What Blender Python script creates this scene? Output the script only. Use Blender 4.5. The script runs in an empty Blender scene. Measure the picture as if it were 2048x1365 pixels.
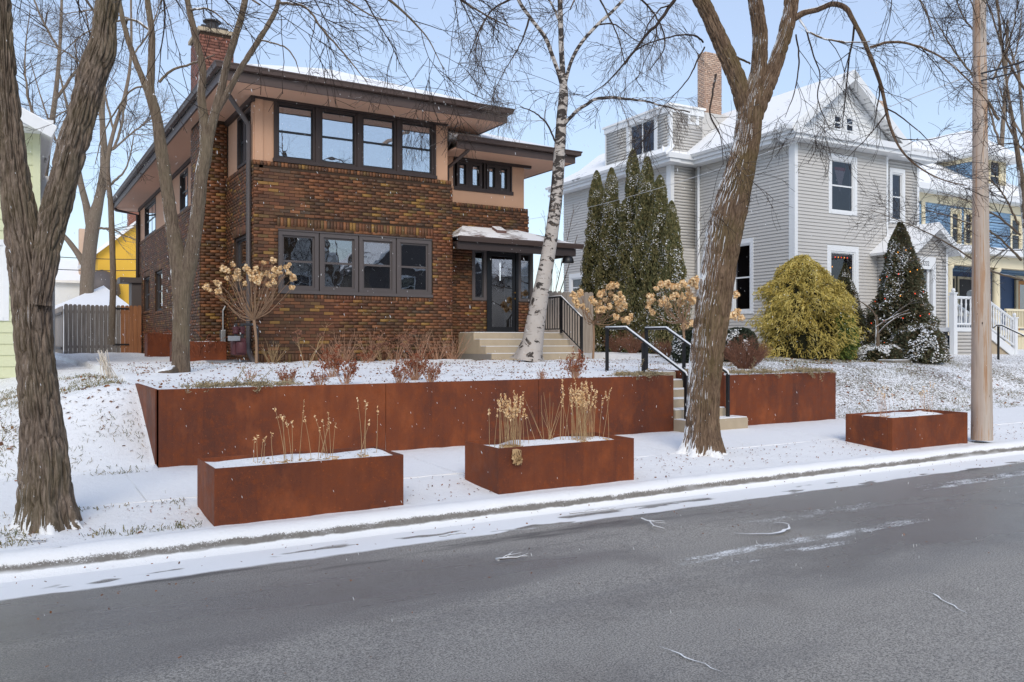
import bpy, math, random
import numpy as np
from mathutils import Matrix, Vector

# ------------------------------------------------------------------ camera, sky, sun
YAW = math.radians(59.03)
DV = np.array([math.cos(YAW), math.sin(YAW), 0.0])      # view direction (level)
RV = np.array([math.sin(YAW), -math.cos(YAW), 0.0])     # right of the view
CH, FP, PX, PY = 1.6, 1690.0, 1024.0, 682.5             # eye height, focal length and centre in photo pixels
scn = bpy.context.scene
col = scn.collection
cd = bpy.data.cameras.new('camera'); cam = bpy.data.objects.new('camera', cd); col.objects.link(cam)
cam.location = (0, 0, CH); cam.rotation_euler = (math.pi/2, 0, YAW - math.pi/2)
cd.sensor_width = 36; cd.lens = 36*FP/2048; cd.clip_end = 1500; cd.clip_start = 0.05
scn.camera = cam
SUN_EL, SUN_AZ = math.radians(36), math.radians(205)    # azimuth clockwise from +Y
w = bpy.data.worlds.new('World'); scn.world = w; w.use_nodes = True
nt = w.node_tree; nt.nodes.clear()
sky = nt.nodes.new('ShaderNodeTexSky'); sky.sky_type = 'NISHITA'; sky.sun_disc = False
sky.sun_elevation = SUN_EL; sky.sun_rotation = SUN_AZ
sky.air_density = 1.3; sky.dust_density = 0.7; sky.ozone_density = 3.0; sky.altitude = 200
bg = nt.nodes.new('ShaderNodeBackground'); bg.inputs[1].default_value = 0.135
out = nt.nodes.new('ShaderNodeOutputWorld')
mixc = nt.nodes.new('ShaderNodeMix'); mixc.data_type = 'RGBA'; mixc.inputs[0].default_value = 0.45
nt.links.new(sky.outputs[0], mixc.inputs[6]); mixc.inputs[7].default_value = (4.4, 4.95, 6.4, 1)   # thin high cloud over the whole sky
nt.links.new(mixc.outputs[2], bg.inputs[0]); nt.links.new(bg.outputs[0], out.inputs[0])
sl = bpy.data.lights.new('sun', 'SUN'); sun = bpy.data.objects.new('sun', sl); col.objects.link(sun)
sl.energy = 1.5; sl.angle = math.radians(28); sl.color = (1.0, 0.90, 0.76)
sdir = Vector((math.sin(SUN_AZ)*math.cos(SUN_EL), math.cos(SUN_AZ)*math.cos(SUN_EL), math.sin(SUN_EL)))
sun.rotation_euler = sdir.to_track_quat('Z', 'Y').to_euler(); sun.location = sdir*50
vs = scn.view_settings; vs.view_transform = 'Standard'; vs.look = 'None'; vs.gamma = 1; vs.use_curve_mapping = False
vs.exposure = 0.36
scn.cycles.max_bounces = 6; scn.cycles.transparent_max_bounces = 8; scn.cycles.diffuse_bounces = 3
scn.cycles.glossy_bounces = 3; scn.cycles.caustics_reflective = False; scn.cycles.caustics_refractive = False

rng = np.random.default_rng(7); random.seed(7)
# ------------------------------------------------------------------ points from the photograph
def ray(px, py):
    return DV + RV*((px-PX)/FP) + np.array([0, 0, (PY-py)/FP])
EYE = np.array([0, 0, CH])
def atD(px, py, D): return EYE + ray(px, py)*D
def onY(px, py, Y): r = ray(px, py); return EYE + r*(Y/r[1])
def onX(px, py, X): r = ray(px, py); return EYE + r*(X/r[0])
def onZ(px, py, z): r = ray(px, py); return EYE + r*((z-CH)/r[2])

class Frame:            # a wall: origin, along, outward normal
    def __init__(s, o, a, n):
        s.o = np.array(o, float); s.a = np.array(a, float); s.n = np.array(n, float)
        s.M = np.array([s.a, s.n, [0, 0, 1]])
    def w(s, p): return s.o + np.asarray(p, float) @ s.M
    def az(s, px, py, off=0.0):
        r = ray(px, py); o = s.o + s.n*off
        t = np.dot(o-EYE, s.n)/np.dot(r, s.n); p = EYE + r*t - o
        return float(np.dot(p, s.a)), float(p[2])
    def A(s, px, off=0.0): return s.az(px, PY, off)[0]
    def shift(s, a, n): return Frame(s.o + s.a*a + s.n*n, s.a, s.n)
WORLD = Frame((0, 0, 0), (1, 0, 0), (0, 1, 0))

# ------------------------------------------------------------------ mesh collecting
class MB:
    def __init__(s): s.v = []; s.f = []; s.n = 0
    def add(s, verts, faces):
        s.v.append(np.asarray(verts, float).reshape(-1, 3)); b = s.n
        s.f.extend([tuple(i+b for i in f) for f in faces]); s.n += len(s.v[-1]); return s
    BF = [(0, 3, 2, 1), (4, 5, 6, 7), (0, 1, 5, 4), (1, 2, 6, 5), (2, 3, 7, 6), (3, 0, 4, 7)]
    def box(s, a0, a1, n0, n1, z0, z1, fr=WORLD):
        p = [(a0, n0, z0), (a1, n0, z0), (a1, n1, z0), (a0, n1, z0), (a0, n0, z1), (a1, n0, z1), (a1, n1, z1), (a0, n1, z1)]
        return s.add(fr.w(p), s.BF)
    def hexa(s, p): return s.add(p, s.BF)
    def prism(s, poly, off):      # polygon (world points) pushed along off
        poly = np.asarray(poly, float); k = len(poly); off = np.asarray(off, float)
        F = [tuple(range(k))[::-1], tuple(range(k, 2*k))] + [(i, (i+1) % k, k+(i+1) % k, k+i) for i in range(k)]
        return s.add(np.vstack([poly, poly+off]), F)
    def tube(s, pts, rad, n=8, cap=True):
        pts = np.asarray(pts, float); rad = np.broadcast_to(np.asarray(rad, float), (len(pts),))
        V, _ = tube_pts(pts[None], rad[None], n); V = V[0].reshape(-1, 3); K = len(pts)
        F = [(i*n+j, i*n+(j+1) % n, (i+1)*n+(j+1) % n, (i+1)*n+j) for i in range(K-1) for j in range(n)]
        if cap: F += [tuple(range(n))[::-1], tuple(range((K-1)*n, K*n))]
        return s.add(V, F)
    def lathe(s, c, prof, n=14, axis=2):
        V = []
        for r, h in prof:
            for j in range(n):
                t = 2*math.pi*j/n; V.append((c[0]+r*math.cos(t), c[1]+r*math.sin(t), c[2]+h))
        K = len(prof); F = [(i*n+j, i*n+(j+1) % n, (i+1)*n+(j+1) % n, (i+1)*n+j) for i in range(K-1) for j in range(n)]
        F += [tuple(range(n))[::-1], tuple(range((K-1)*n, K*n))]
        return s.add(V, F)
    def build(s, name, mat, parent=None, smooth=False, bevel=0):
        me = bpy.data.meshes.new(name)
        me.from_pydata(np.vstack(s.v).tolist() if s.v else [], [], s.f)
        return finish(name, me, mat, parent, smooth, bevel)

def finish(name, me, mat, parent=None, smooth=False, bevel=0):
    if mat is not None: me.materials.append(mat)
    if smooth: me.polygons.foreach_set('use_smooth', np.ones(len(me.polygons), bool))
    o = bpy.data.objects.new(name, me); col.objects.link(o)
    if parent is not None: adopt(o, parent)
    if bevel:
        m = o.modifiers.new('bevel', 'BEVEL'); m.width = bevel; m.segments = 2; m.limit_method = 'ANGLE'
    return o
def adopt(o, p):
    o.parent = p; o.matrix_parent_inverse = Matrix.Translation(-WPOS.get(p.name, Vector((0, 0, 0))))
WPOS = {}
def big(name, V, quads, mat, parent=None, smooth=False, attrs=None):      # arrays straight into a mesh
    V = np.asarray(V, np.float32).reshape(-1, 3); Q = np.asarray(quads, np.int32); k = Q.shape[1]
    me = bpy.data.meshes.new(name); me.vertices.add(len(V)); me.vertices.foreach_set('co', V.ravel())
    me.loops.add(Q.size); me.loops.foreach_set('vertex_index', Q.ravel())
    me.polygons.add(len(Q)); me.polygons.foreach_set('loop_start', np.arange(len(Q), dtype=np.int32)*k)
    if attrs:
        for an, av in attrs.items():
            at = me.attributes.new(an, 'FLOAT', 'POINT'); at.data.foreach_set('value', np.asarray(av, np.float32).ravel())
    me.update(calc_edges=True); me.validate()
    return finish(name, me, mat, parent, smooth)
def tag(o, label=None, cat=None, group=None, kind=None):
    for k, v in (('label', label), ('category', cat), ('group', group), ('kind', kind)):
        if v: o[k] = v
    return o
def thing(name, label, cat, loc=(0, 0, 0), group=None):
    o = bpy.data.objects.new(name, None); col.objects.link(o); o.location = [float(c) for c in loc]; o.empty_display_size = 0.2
    WPOS[o.name] = Vector([float(c) for c in loc])
    return tag(o, label, cat, group)
def dup(o, parent, loc=None, rot=None, scale=None):     # one more object on the same mesh data
    c = o.copy(); col.objects.link(c); c.parent = parent
    c.matrix_parent_inverse = Matrix.Translation(-WPOS.get(parent.name, Vector())) if parent else Matrix()
    if loc is not None: c.location = [float(x) for x in loc]
    if rot is not None: c.rotation_euler = rot
    if scale is not None: c.scale = scale
    return c
def piece(name, me, parent, loc, rot=(0, 0, 0), scale=(1, 1, 1)):
    o = bpy.data.objects.new(name, me); col.objects.link(o)
    if parent is not None:
        o.parent = parent; o.matrix_parent_inverse = Matrix.Translation(-WPOS.get(parent.name, Vector()))
    o.location = [float(x) for x in loc]; o.rotation_euler = rot; o.scale = scale
    return o

# ------------------------------------------------------------------ noise and tubes
def _h(ix, iy, iz, seed):
    n = (ix*374761393 + iy*668265263 + iz*2147483647 + seed*1274126177) & 0xFFFFFFFF
    n = ((n ^ (n >> 13))*1274126177) & 0xFFFFFFFF
    n = ((n ^ (n >> 16))*2246822519) & 0xFFFFFFFF
    return ((n ^ (n >> 15)) & 0xFFFFFF)/float(0xFFFFFF)
def vnoise(p, seed=0):
    p = np.asarray(p, float); i = np.floor(p).astype(np.int64); f = p-i; u = f*f*(3-2*f)
    r = 0
    for dx in (0, 1):
        for dy in (0, 1):
            for dz in (0, 1):
                wgt = (u[..., 0] if dx else 1-u[..., 0])*(u[..., 1] if dy else 1-u[..., 1])*(u[..., 2] if dz else 1-u[..., 2])
                r = r + wgt*_h(i[..., 0]+dx, i[..., 1]+dy, i[..., 2]+dz, seed)
    return r
def norm(v): return v/np.maximum(np.linalg.norm(v, axis=-1, keepdims=True), 1e-9)
def tube_pts(P, R, n):          # P (N,K,3), R (N,K) -> (N,K,n,3)
    T = np.empty_like(P); T[:, 1:-1] = P[:, 2:]-P[:, :-2]; T[:, 0] = P[:, 1]-P[:, 0]; T[:, -1] = P[:, -1]-P[:, -2]; T = norm(T)
    mean = norm(P[:, -1]-P[:, 0])
    ref = np.where((np.abs(mean[:, 2:3]) > 0.8), np.array([[0.31, 0.95, 0.02]]), np.array([[0.05, 0.08, 1.0]]))[:, None, :]
    B = norm(np.cross(T, np.broadcast_to(ref, T.shape))); Nn = np.cross(B, T)
    th = np.arange(n)*2*math.pi/n
    V = P[:, :, None, :] + R[:, :, None, None]*(np.cos(th)[None, None, :, None]*B[:, :, None, :] + np.sin(th)[None, None, :, None]*Nn[:, :, None, :])
    return V, T
def tube_faces(N, K, n):
    b = (np.arange(N)*K*n)[:, None, None]; i = np.arange(K-1)[None, :, None]; j = np.arange(n)[None, None, :]; j2 = (j+1) % n
    q = np.stack([b+i*n+j, b+i*n+j2, b+(i+1)*n+j2, b+(i+1)*n+j], -1)
    return q.reshape(-1, 4)
class Batch:                    # many tubes or leaves in one mesh
    def __init__(s): s.V = []; s.Q = []; s.n = 0
    def addq(s, V, Q):
        V = np.asarray(V).reshape(-1, 3); s.V.append(V); s.Q.append(np.asarray(Q)+s.n); s.n += len(V)
    def tubes(s, P, R, n=4):
        if len(P) == 0: return
        V, _ = tube_pts(P, R, n); s.addq(V, tube_faces(P.shape[0], P.shape[1], n))
    def leaves(s, c, u, v):     # quads c +- u +- v
        V = np.stack([c-u-v, c+u-v, c+u+v, c-u+v], 1); s.addq(V, np.arange(len(c)*4).reshape(-1, 4))
    def build(s, name, mat, parent=None, smooth=False):
        return big(name, np.vstack(s.V), np.vstack(s.Q), mat, parent, smooth)
def resample(pts, step):        # Catmull-Rom through rows (x,y,z,r)
    P = np.asarray(pts, float); P = np.vstack([2*P[0]-P[1], P, 2*P[-1]-P[-2]]); o = []
    for i in range(1, len(P)-2):
        m = max(2, int(np.linalg.norm(P[i+1, :3]-P[i, :3])/step)+1)
        t = np.linspace(0, 1, m, endpoint=False)[:, None]
        o.append(0.5*(2*P[i]+(P[i+1]-P[i-1])*t+(2*P[i-1]-5*P[i]+4*P[i+1]-P[i+2])*t*t+(3*P[i]-P[i-1]-3*P[i+1]+P[i+2])*t**3))
    o.append(P[-2][None]); o = np.vstack(o); o[:, 3] = np.maximum(o[:, 3], 0.001); return o
# ------------------------------------------------------------------ materials
def lin(r, g, b): return tuple(((c/255/12.92) if c/255 <= 0.04045 else ((c/255+0.055)/1.055)**2.4) for c in (r, g, b)) + (1.0,)
class NT:
    def __init__(s, name):
        s.m = bpy.data.materials.new(name); s.m.use_nodes = True; s.t = s.m.node_tree; s.t.nodes.clear()
        s.out = s.t.nodes.new('ShaderNodeOutputMaterial'); s.b = s.t.nodes.new('ShaderNodeBsdfPrincipled')
        s.t.links.new(s.b.outputs[0], s.out.inputs[0])
    def N(s, ty, **k):
        n = s.t.nodes.new(ty)
        for a, b in k.items(): setattr(n, a, b)
        return n
    def L(s, a, b): s.t.links.new(a, b); return s
    def set(s, inp, v):
        if hasattr(v, 'is_output') or isinstance(v, bpy.types.NodeSocket): s.t.links.new(v, inp)
        else: inp.default_value = v
    def obj(s): return s.N('ShaderNodeTexCoord').outputs['Object']
    def pos(s): return s.N('ShaderNodeNewGeometry').outputs['Position']
    def nrm(s): return s.N('ShaderNodeNewGeometry').outputs['Normal']
    def map(s, vec, scale=(1, 1, 1), rot=(0, 0, 0), loc=(0, 0, 0)):
        n = s.N('ShaderNodeMapping'); s.L(vec, n.inputs[0]); n.inputs[1].default_value = loc; n.inputs[2].default_value = rot; n.inputs[3].default_value = scale; return n.outputs[0]
    def noise(s, vec, scale=5, detail=4, rough=0.55, dist=0):
        n = s.N('ShaderNodeTexNoise'); s.L(vec, n.inputs['Vector']); n.inputs['Scale'].default_value = scale; n.inputs['Detail'].default_value = detail
        n.inputs['Roughness'].default_value = rough; n.inputs['Distortion'].default_value = dist; return n.outputs[0]
    def math(s, op, a, b=0.0, c=0.0, clamp=False):
        n = s.N('ShaderNodeMath', operation=op, use_clamp=clamp)
        for i, x in enumerate((a, b, c)): s.set(n.inputs[i], x)
        return n.outputs[0]
    def ss(s, x, lo, hi):
        n = s.N('ShaderNodeMapRange', interpolation_type='SMOOTHSTEP'); s.set(n.inputs[0], x); n.inputs[1].default_value = lo; n.inputs[2].default_value = hi; return n.outputs[0]
    def mix(s, f, a, b, mode='MIX'):
        n = s.N('ShaderNodeMix', data_type='RGBA', blend_type=mode); s.set(n.inputs[0], f); s.set(n.inputs[6], a); s.set(n.inputs[7], b); return n.outputs[2]
    def ramp(s, x, stops, const=False):
        n = s.N('ShaderNodeValToRGB'); s.set(n.inputs[0], x); cr = n.color_ramp; cr.interpolation = 'CONSTANT' if const else 'LINEAR'
        while len(cr.elements) < len(stops): cr.elements.new(0.5)
        for e, (p, c) in zip(cr.elements, stops): e.position = p; e.color = c
        return n.outputs[0]
    def dot(s, v, w):
        n = s.N('ShaderNodeVectorMath', operation='DOT_PRODUCT'); s.L(v, n.inputs[0]); n.inputs[1].default_value = w; return n.outputs['Value']
    def sep(s, v): n = s.N('ShaderNodeSeparateXYZ'); s.L(v, n.inputs[0]); return n.outputs
    def bump(s, h, strength=0.4, dist=0.01):
        n = s.N('ShaderNodeBump'); s.L(h, n.inputs['Height']); n.inputs['Strength'].default_value = strength; n.inputs['Distance'].default_value = dist
        s.L(n.outputs[0], s.b.inputs['Normal']); return s
    def fin(s, colour, rough=0.7, spec=0.4, metal=0.0):
        s.set(s.b.inputs['Base Color'], colour); s.set(s.b.inputs['Roughness'], rough); s.b.inputs['Specular IOR Level'].default_value = spec
        s.set(s.b.inputs['Metallic'], metal); return s.m
SNOW = (0.90, 0.90, 0.89, 1)
def snow_over(k, c, amt=0.62, d=(-0.45, -0.25, 0.86), soft=0.10, scale=30.0, spread=0.5):   # snow caught on the faces turned up and into the wind
    f = k.math('ADD', k.dot(k.nrm(), d), k.math('MULTIPLY', k.math('SUBTRACT', k.noise(k.pos(), scale, 3, 0.6), 0.5), spread*2))
    return k.mix(k.ss(f, amt, amt+soft), c, SNOW)
def plain(name, c, rough=0.6, spec=0.4, var=0.12, scale=8.0, metal=0.0, bump=0.0, snow=None):
    k = NT(name); n = k.noise(k.pos(), scale, 5, 0.6)
    cc = k.mix(n, tuple(x*(1-var) for x in c[:3])+(1,), tuple(min(1, x*(1+var)) for x in c[:3])+(1,))
    if bump: k.bump(k.noise(k.pos(), scale*6, 4), bump, 0.004)
    if snow: cc = snow_over(k, cc, snow)
    return k.fin(cc, rough, spec, metal)
M = {}
BRICKS = [(0.00, lin(86, 60, 42)), (0.18, lin(101, 71, 48)), (0.38, lin(112, 73, 49)), (0.54, lin(98, 73, 48)), (0.64, lin(125, 82, 52)),
          (0.78, lin(144, 96, 62)), (0.85, lin(114, 89, 54)), (0.92, lin(152, 116, 60)), (0.96, lin(86, 69, 54))]
def brick_mat(name, island, stops=BRICKS):
    k = NT(name)
    r = k.N('ShaderNodeNewGeometry').outputs['Random Per Island'] if island else k.N('ShaderNodeObjectInfo').outputs['Random']
    c = k.ramp(r, stops, True); p = k.pos()
    c = k.mix(k.ss(k.noise(p, 1.1, 3), 0.35, 0.75), c, lin(96, 52, 36)) if False else c
    c = k.mix(k.math('MULTIPLY', k.noise(p, 60, 4, 0.7), 0.55), c, k.mix(0.5, c, lin(48, 34, 28)))
    c = k.mix(k.ss(k.noise(p, 0.7, 3), 0.45, 0.8), c, k.mix(0.35, c, lin(120, 60, 38)))
    k.bump(k.noise(p, 90, 4, 0.7), 0.5, 0.004)
    return k.fin(c, 0.62, 0.35)
M['brick'] = brick_mat('brick_piece', False); M['brick_many'] = brick_mat('brick_mass', True)
RED = [(0, lin(122, 80, 66)), (0.3, lin(138, 90, 74)), (0.6, lin(146, 98, 82)), (0.85, lin(116, 82, 70))]
M['chimney'] = brick_mat('chimney_brick', True, RED)
M['tan_brick'] = brick_mat('tan_brick', True, [(0, lin(206, 176, 154)), (0.4, lin(214, 186, 164)), (0.8, lin(196, 164, 142))])
M['mortar'] = plain('dark_mortar', lin(66, 52, 42), 0.9, 0.2, 0.2, 30)
M['stucco'] = plain('tan_stucco', lin(196, 156, 128), 0.85, 0.25, 0.06, 3, bump=0.25)
M['trim'] = plain('dark_brown_trim', lin(58, 48, 45), 0.55, 0.4, 0.14, 6)
M['gutter'] = plain('brown_gutter', lin(80, 65, 59), 0.5, 0.45, 0.08, 3)
M['grey_trim'] = plain('grey_brown_frame', lin(88, 81, 79), 0.55, 0.4, 0.08, 5)
M['soffit'] = plain('tan_soffit', lin(216, 174, 148), 0.8, 0.3, 0.05, 2)
M['black'] = plain('black_metal', lin(22, 22, 24), 0.4, 0.5, 0.2, 10)
M['white'] = plain('white_paint', lin(226, 228, 229), 0.5, 0.4, 0.03, 4)
M['screen_white'] = plain('white_shade', lin(214, 217, 220), 0.8, 0.3, 0.05, 4)
M['dark_room'] = plain('dark_interior', lin(46, 46, 50), 0.9, 0.2, 0.3, 2)  # dark grey painted in for the unlit rooms behind windows
M['concrete'] = plain('tan_concrete', lin(178, 162, 138), 0.85, 0.25, 0.14, 7, bump=0.2)
M['grey_concrete'] = plain('grey_concrete', lin(134, 128, 120), 0.85, 0.25, 0.16, 7, bump=0.3)
M['siding'] = plain('grey_vinyl_siding', lin(195, 192, 187), 0.55, 0.4, 0.03, 2)
M['green_siding'] = plain('pale_green_siding', lin(204, 207, 172), 0.6, 0.4, 0.04, 2)
M['blue'] = plain('blue_clapboard', lin(134, 168, 198), 0.6, 0.4, 0.06, 4)
M['deep_blue'] = plain('deep_blue_wall', lin(72, 98, 136), 0.6, 0.4, 0.08, 4)
M['cream'] = plain('cream_paint', lin(228, 216, 184), 0.6, 0.4, 0.04, 4)
M['orange'] = plain('orange_door', lin(208, 140, 52), 0.5, 0.4, 0.08, 8)
M['yellow'] = plain('yellow_stucco', lin(222, 176, 70), 0.85, 0.2, 0.04, 2)
M['metal_grey'] = plain('galvanised_metal', lin(150, 152, 154), 0.4, 0.5, 0.1, 12, metal=0.4)
M['maroon'] = plain('maroon_meter', lin(84, 44, 48), 0.5, 0.4, 0.1, 12)
M['mailbox'] = plain('grey_mailbox', lin(140, 146, 150), 0.4, 0.5, 0.05, 6, metal=0.3, snow=0.75)
M['brass'] = plain('brass', lin(170, 130, 70), 0.35, 0.5, 0.05, 6, metal=0.8)
M['dark_grey'] = plain('dark_grey_paint', lin(64, 64, 66), 0.6, 0.4, 0.1, 6)
M['purple'] = plain('purple_curtain', lin(64, 56, 96), 0.9, 0.2, 0.4, 6)
M['pink'] = plain('red_star_paper', lin(190, 70, 80), 0.8, 0.2, 0.2, 20)
M['stone'] = plain('dark_stone', lin(84, 78, 72), 0.9, 0.2, 0.35, 6, bump=0.6, snow=0.78)
def glass(name, tint, refl, rough=0.012, fm=1.2):
    k = NT(name); k.t.nodes.remove(k.b)
    tr = k.N('ShaderNodeBsdfTransparent'); tr.inputs[0].default_value = tint
    gl = k.N('ShaderNodeBsdfGlossy'); gl.inputs['Roughness'].default_value = rough; gl.inputs[0].default_value = (0.92, 0.95, 1, 1)
    b = k.N('ShaderNodeBump'); k.L(k.noise(k.pos(), 1.7, 2), b.inputs['Height']); b.inputs['Strength'].default_value = 0.05; b.inputs['Distance'].default_value = 0.05
    k.L(b.outputs[0], gl.inputs['Normal'])
    fr = k.N('ShaderNodeLayerWeight'); fr.inputs[0].default_value = 0.5
    mx = k.N('ShaderNodeMixShader'); k.L(k.math('MULTIPLY_ADD', k.math('POWER', fr.outputs[1], 5.0), fm, refl, True), mx.inputs[0])
    k.L(tr.outputs[0], mx.inputs[1]); k.L(gl.outputs[0], mx.inputs[2]); k.L(mx.outputs[0], k.out.inputs[0]); return k.m
M['glass'] = glass('window_glass', (0.75, 0.79, 0.81, 1), 0.48)
M['glass_dark'] = glass('window_glass_dark', (0.55, 0.56, 0.6, 1), 0.07, fm=0.8)
M['glass_low'] = glass('window_glass_clear', (0.6, 0.63, 0.65, 1), 0.24)
# weathering steel
k = NT('weathering_steel'); p = k.pos()
n1 = k.noise(k.map(p, (1, 1, 0.55)), 1.6, 4, 0.6, 0.4); n2 = k.noise(p, 9, 6, 0.72); n3 = k.noise(p, 120, 3, 0.7)
c = k.ramp(n1, [(0.26, lin(80, 45, 33)), (0.44, lin(101, 52, 31)), (0.58, lin(116, 59, 31)), (0.74, lin(142, 76, 38))])
c = k.mix(k.ss(n2, 0.45, 0.75), c, lin(128, 64, 30)); c = k.mix(k.ss(n3, 0.55, 0.75), c, lin(66, 36, 28)); c = k.mix(k.math('MULTIPLY', k.ss(k.noise(k.map(p, (30, 30, 0.6)), 1, 3), 0.50, 0.75), 0.28), c, lin(70, 40, 33)); c = k.mix(k.math('MULTIPLY', k.ss(k.noise(k.map(p, (2.2, 2.2, 1.3)), 1.2, 5, 0.65), 0.50, 0.70), 0.55), c, lin(150, 80, 40)); c = k.mix(k.math('MULTIPLY', k.ss(k.noise(k.map(p, (1.7, 1.7, 1.0), (0, 0, 0), (9, 3, 4)), 1.1, 4, 0.6), 0.50, 0.70), 0.38), c, lin(72, 42, 36)); c = k.mix(k.ss(k.noise(p, 38, 4, 0.8), 0.60, 0.72), c, lin(160, 84, 40))
k.bump(n3, 0.35, 0.003); M['corten'] = k.fin(c, k.ramp(n2, [(0.3, (0.55,)*3+(1,)), (0.7, (0.85,)*3+(1,))]), 0.35)
# snow sheets
def snow_mat(name, litter_attr=False, base=0.0, shingle=False):
    k = NT(name); p = k.pos()
    if litter_attr:
        at = k.N('ShaderNodeAttribute', attribute_name='litter'); d = at.outputs['Fac']
    else: d = base
    big_ = k.noise(p, 0.9, 3, 0.6); fine = k.noise(k.map(p, (1, 1, 0.5)), 22, 4, 0.75, 0.6)
    f = k.math('ADD', k.math('ADD', fine, k.math('MULTIPLY', big_, 0.22)), k.math('MULTIPLY', d, 0.24))
    g = k.ss(f, 0.84, 0.92)
    lit = k.ramp(k.noise(p, 13, 2), [(0.35, lin(70, 66, 48)), (0.5, lin(96, 82, 56)), (0.66, lin(104, 74, 50))])
    c = k.mix(k.noise(p, 3, 4), (0.89, 0.89, 0.885, 1), (0.93, 0.93, 0.92, 1)); c = k.mix(g, c, lit)
    k.bump(k.math('ADD', k.noise(p, 14, 5, 0.6), k.math('MULTIPLY', k.noise(p, 80, 3, 0.7), 0.5)), 0.7, 0.022)
    k.b.inputs['Subsurface Weight'].default_value = 0.0
    return k.fin(c, 0.75, 0.2)
M['ground'] = snow_mat('snowy_ground', True); M['snow'] = snow_mat('fresh_snow', False, -0.3)
M['soil_snow'] = snow_mat('planter_snow', False, 0.55)
def roof_snow(name, bare, cover, step=0.14, axis=2):
    k = NT(name); p = k.pos(); z = k.sep(p)[2]
    ln = k.math('FRACT', k.math('MULTIPLY', z, 1.0/step))
    m = k.math('ADD', k.noise(p, 1.3, 5, 0.65), k.math('MULTIPLY', k.math('SUBTRACT', ln, 0.5), 0.16))
    c = k.mix(k.ss(m, cover, cover+0.13), (0.90, 0.90, 0.89, 1), bare)
    k.bump(k.math('ADD', k.math('MULTIPLY', ln, 0.6), k.noise(p, 9, 4)), 0.35, 0.02); return k.fin(c, 0.8, 0.2)
M['roof_snow'] = roof_snow('snowy_shingles', lin(120, 112, 108), 0.62, 0.055)
M['porch_roof'] = roof_snow('thin_snow_brown_shingles', lin(112, 92, 84), 0.50, 0.05)
M['grey_roof'] = roof_snow('snowy_grey_shingles', lin(132, 134, 136), 0.60, 0.10)
# asphalt with wet sheen and blown snow
k = NT('asphalt'); p = k.pos(); X, Y, Z = k.sep(p)
agg = k.N('ShaderNodeTexVoronoi'); k.L(p, agg.inputs['Vector']); agg.inputs['Scale'].default_value = 95
c = k.mix(k.ss(k.noise(p, 95, 4, 0.9), 0.40, 0.60), lin(86, 83, 79), lin(186, 180, 170))
c = k.mix(k.math('MULTIPLY', k.ss(agg.outputs['Color'], 0.62, 0.9), 0.55), c, lin(166, 160, 150))
wet = k.ss(k.noise(k.map(p, (0.30, 0.9, 1)), 0.6, 6, 0.55, 0.3), 0.42, 0.58)
c = k.mix(k.math('MULTIPLY', wet, 0.78), c, lin(98, 96, 95)); c = k.mix(k.math('MULTIPLY', k.ss(k.noise(p, 1.4, 4), 0.5, 0.75), 0.3), c, lin(92, 84, 77))
dark = k.math('MULTIPLY', k.ss(k.noise(k.map(p, (0.5, 3, 1)), 1.1, 4), 0.52, 0.7), k.math('MULTIPLY', k.ss(Y, 5.3, 5.9), 0.8)); c = k.mix(dark, c, lin(52, 48, 46))
def band(y0, hw, x0, x1, thr, slope=0.0):
    yy = k.math('ABSOLUTE', k.math('SUBTRACT', k.math('SUBTRACT', Y, k.math('MULTIPLY', X, slope)), k.math('ADD', k.math('MULTIPLY', k.noise(p, 0.7, 3), 0.25), y0-0.125)))
    m = k.math('MULTIPLY', k.math('SUBTRACT', 1.0, k.ss(yy, hw*0.3, hw)), k.math('MULTIPLY', k.ss(X, x0, x0+0.6), k.math('SUBTRACT', 1.0, k.ss(X, x1-0.8, x1))))
    f = k.math('ADD', k.math('ADD', k.math('MULTIPLY', m, 0.30), k.math('MULTIPLY', k.noise(k.map(p, (0.45, 1, 1)), 7, 4, 0.6), 0.45)), k.math('MULTIPLY', k.noise(k.map(p, (0.7, 1, 1)), 60, 4, 0.9), 0.75)); return k.math('MULTIPLY', k.ss(f, thr+0.035, thr+0.13), k.ss(m, 0.0, 0.3))
sn = band(4.60, 0.15, 3.7, 7.6, 0.84); sn = k.math('MAXIMUM', sn, band(4.38, 0.11, 4.0, 6.4, 0.85)); sn = k.math('MAXIMUM', sn, band(5.30, 0.24, 5.2, 8.0, 0.88)); sn = k.math('MAXIMUM', sn, band(5.62, 0.22, 8.2, 18, 0.83)); sn = k.math('MAXIMUM', sn, band(5.25, 0.12, 9.2, 22, 0.85, -0.02))
edge = k.math('ADD', k.math('MULTIPLY', k.noise(k.map(p, (0.5, 1, 1)), 2.2, 5, 0.6), 0.34), -0.17)
sn = k.math('MAXIMUM', sn, k.ss(k.math('ADD', Y, k.math('MULTIPLY', edge, 0.5)), 6.11, 6.17))
bare = k.math('MULTIPLY', k.ss(k.noise(k.map(p, (0.8, 2.2, 1)), 1.3, 3), 0.555, 0.60), k.math('SUBTRACT', 1.0, k.ss(Y, 6.40, 6.5)))
sn = k.math('MULTIPLY', sn, k.math('SUBTRACT', 1.0, bare)); c = k.mix(sn, c, (0.90, 0.90, 0.89, 1))
rg = k.math('SUBTRACT', k.math('ADD', 0.62, k.math('MULTIPLY', sn, 0.25)), k.math('MULTIPLY', wet, 0.40))
k.bump(k.math('ADD', k.noise(p, 120, 4, 0.8), k.math('MULTIPLY', sn, 1.5)), 0.6, 0.007); M['road'] = k.fin(c, rg, 0.5)
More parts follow.
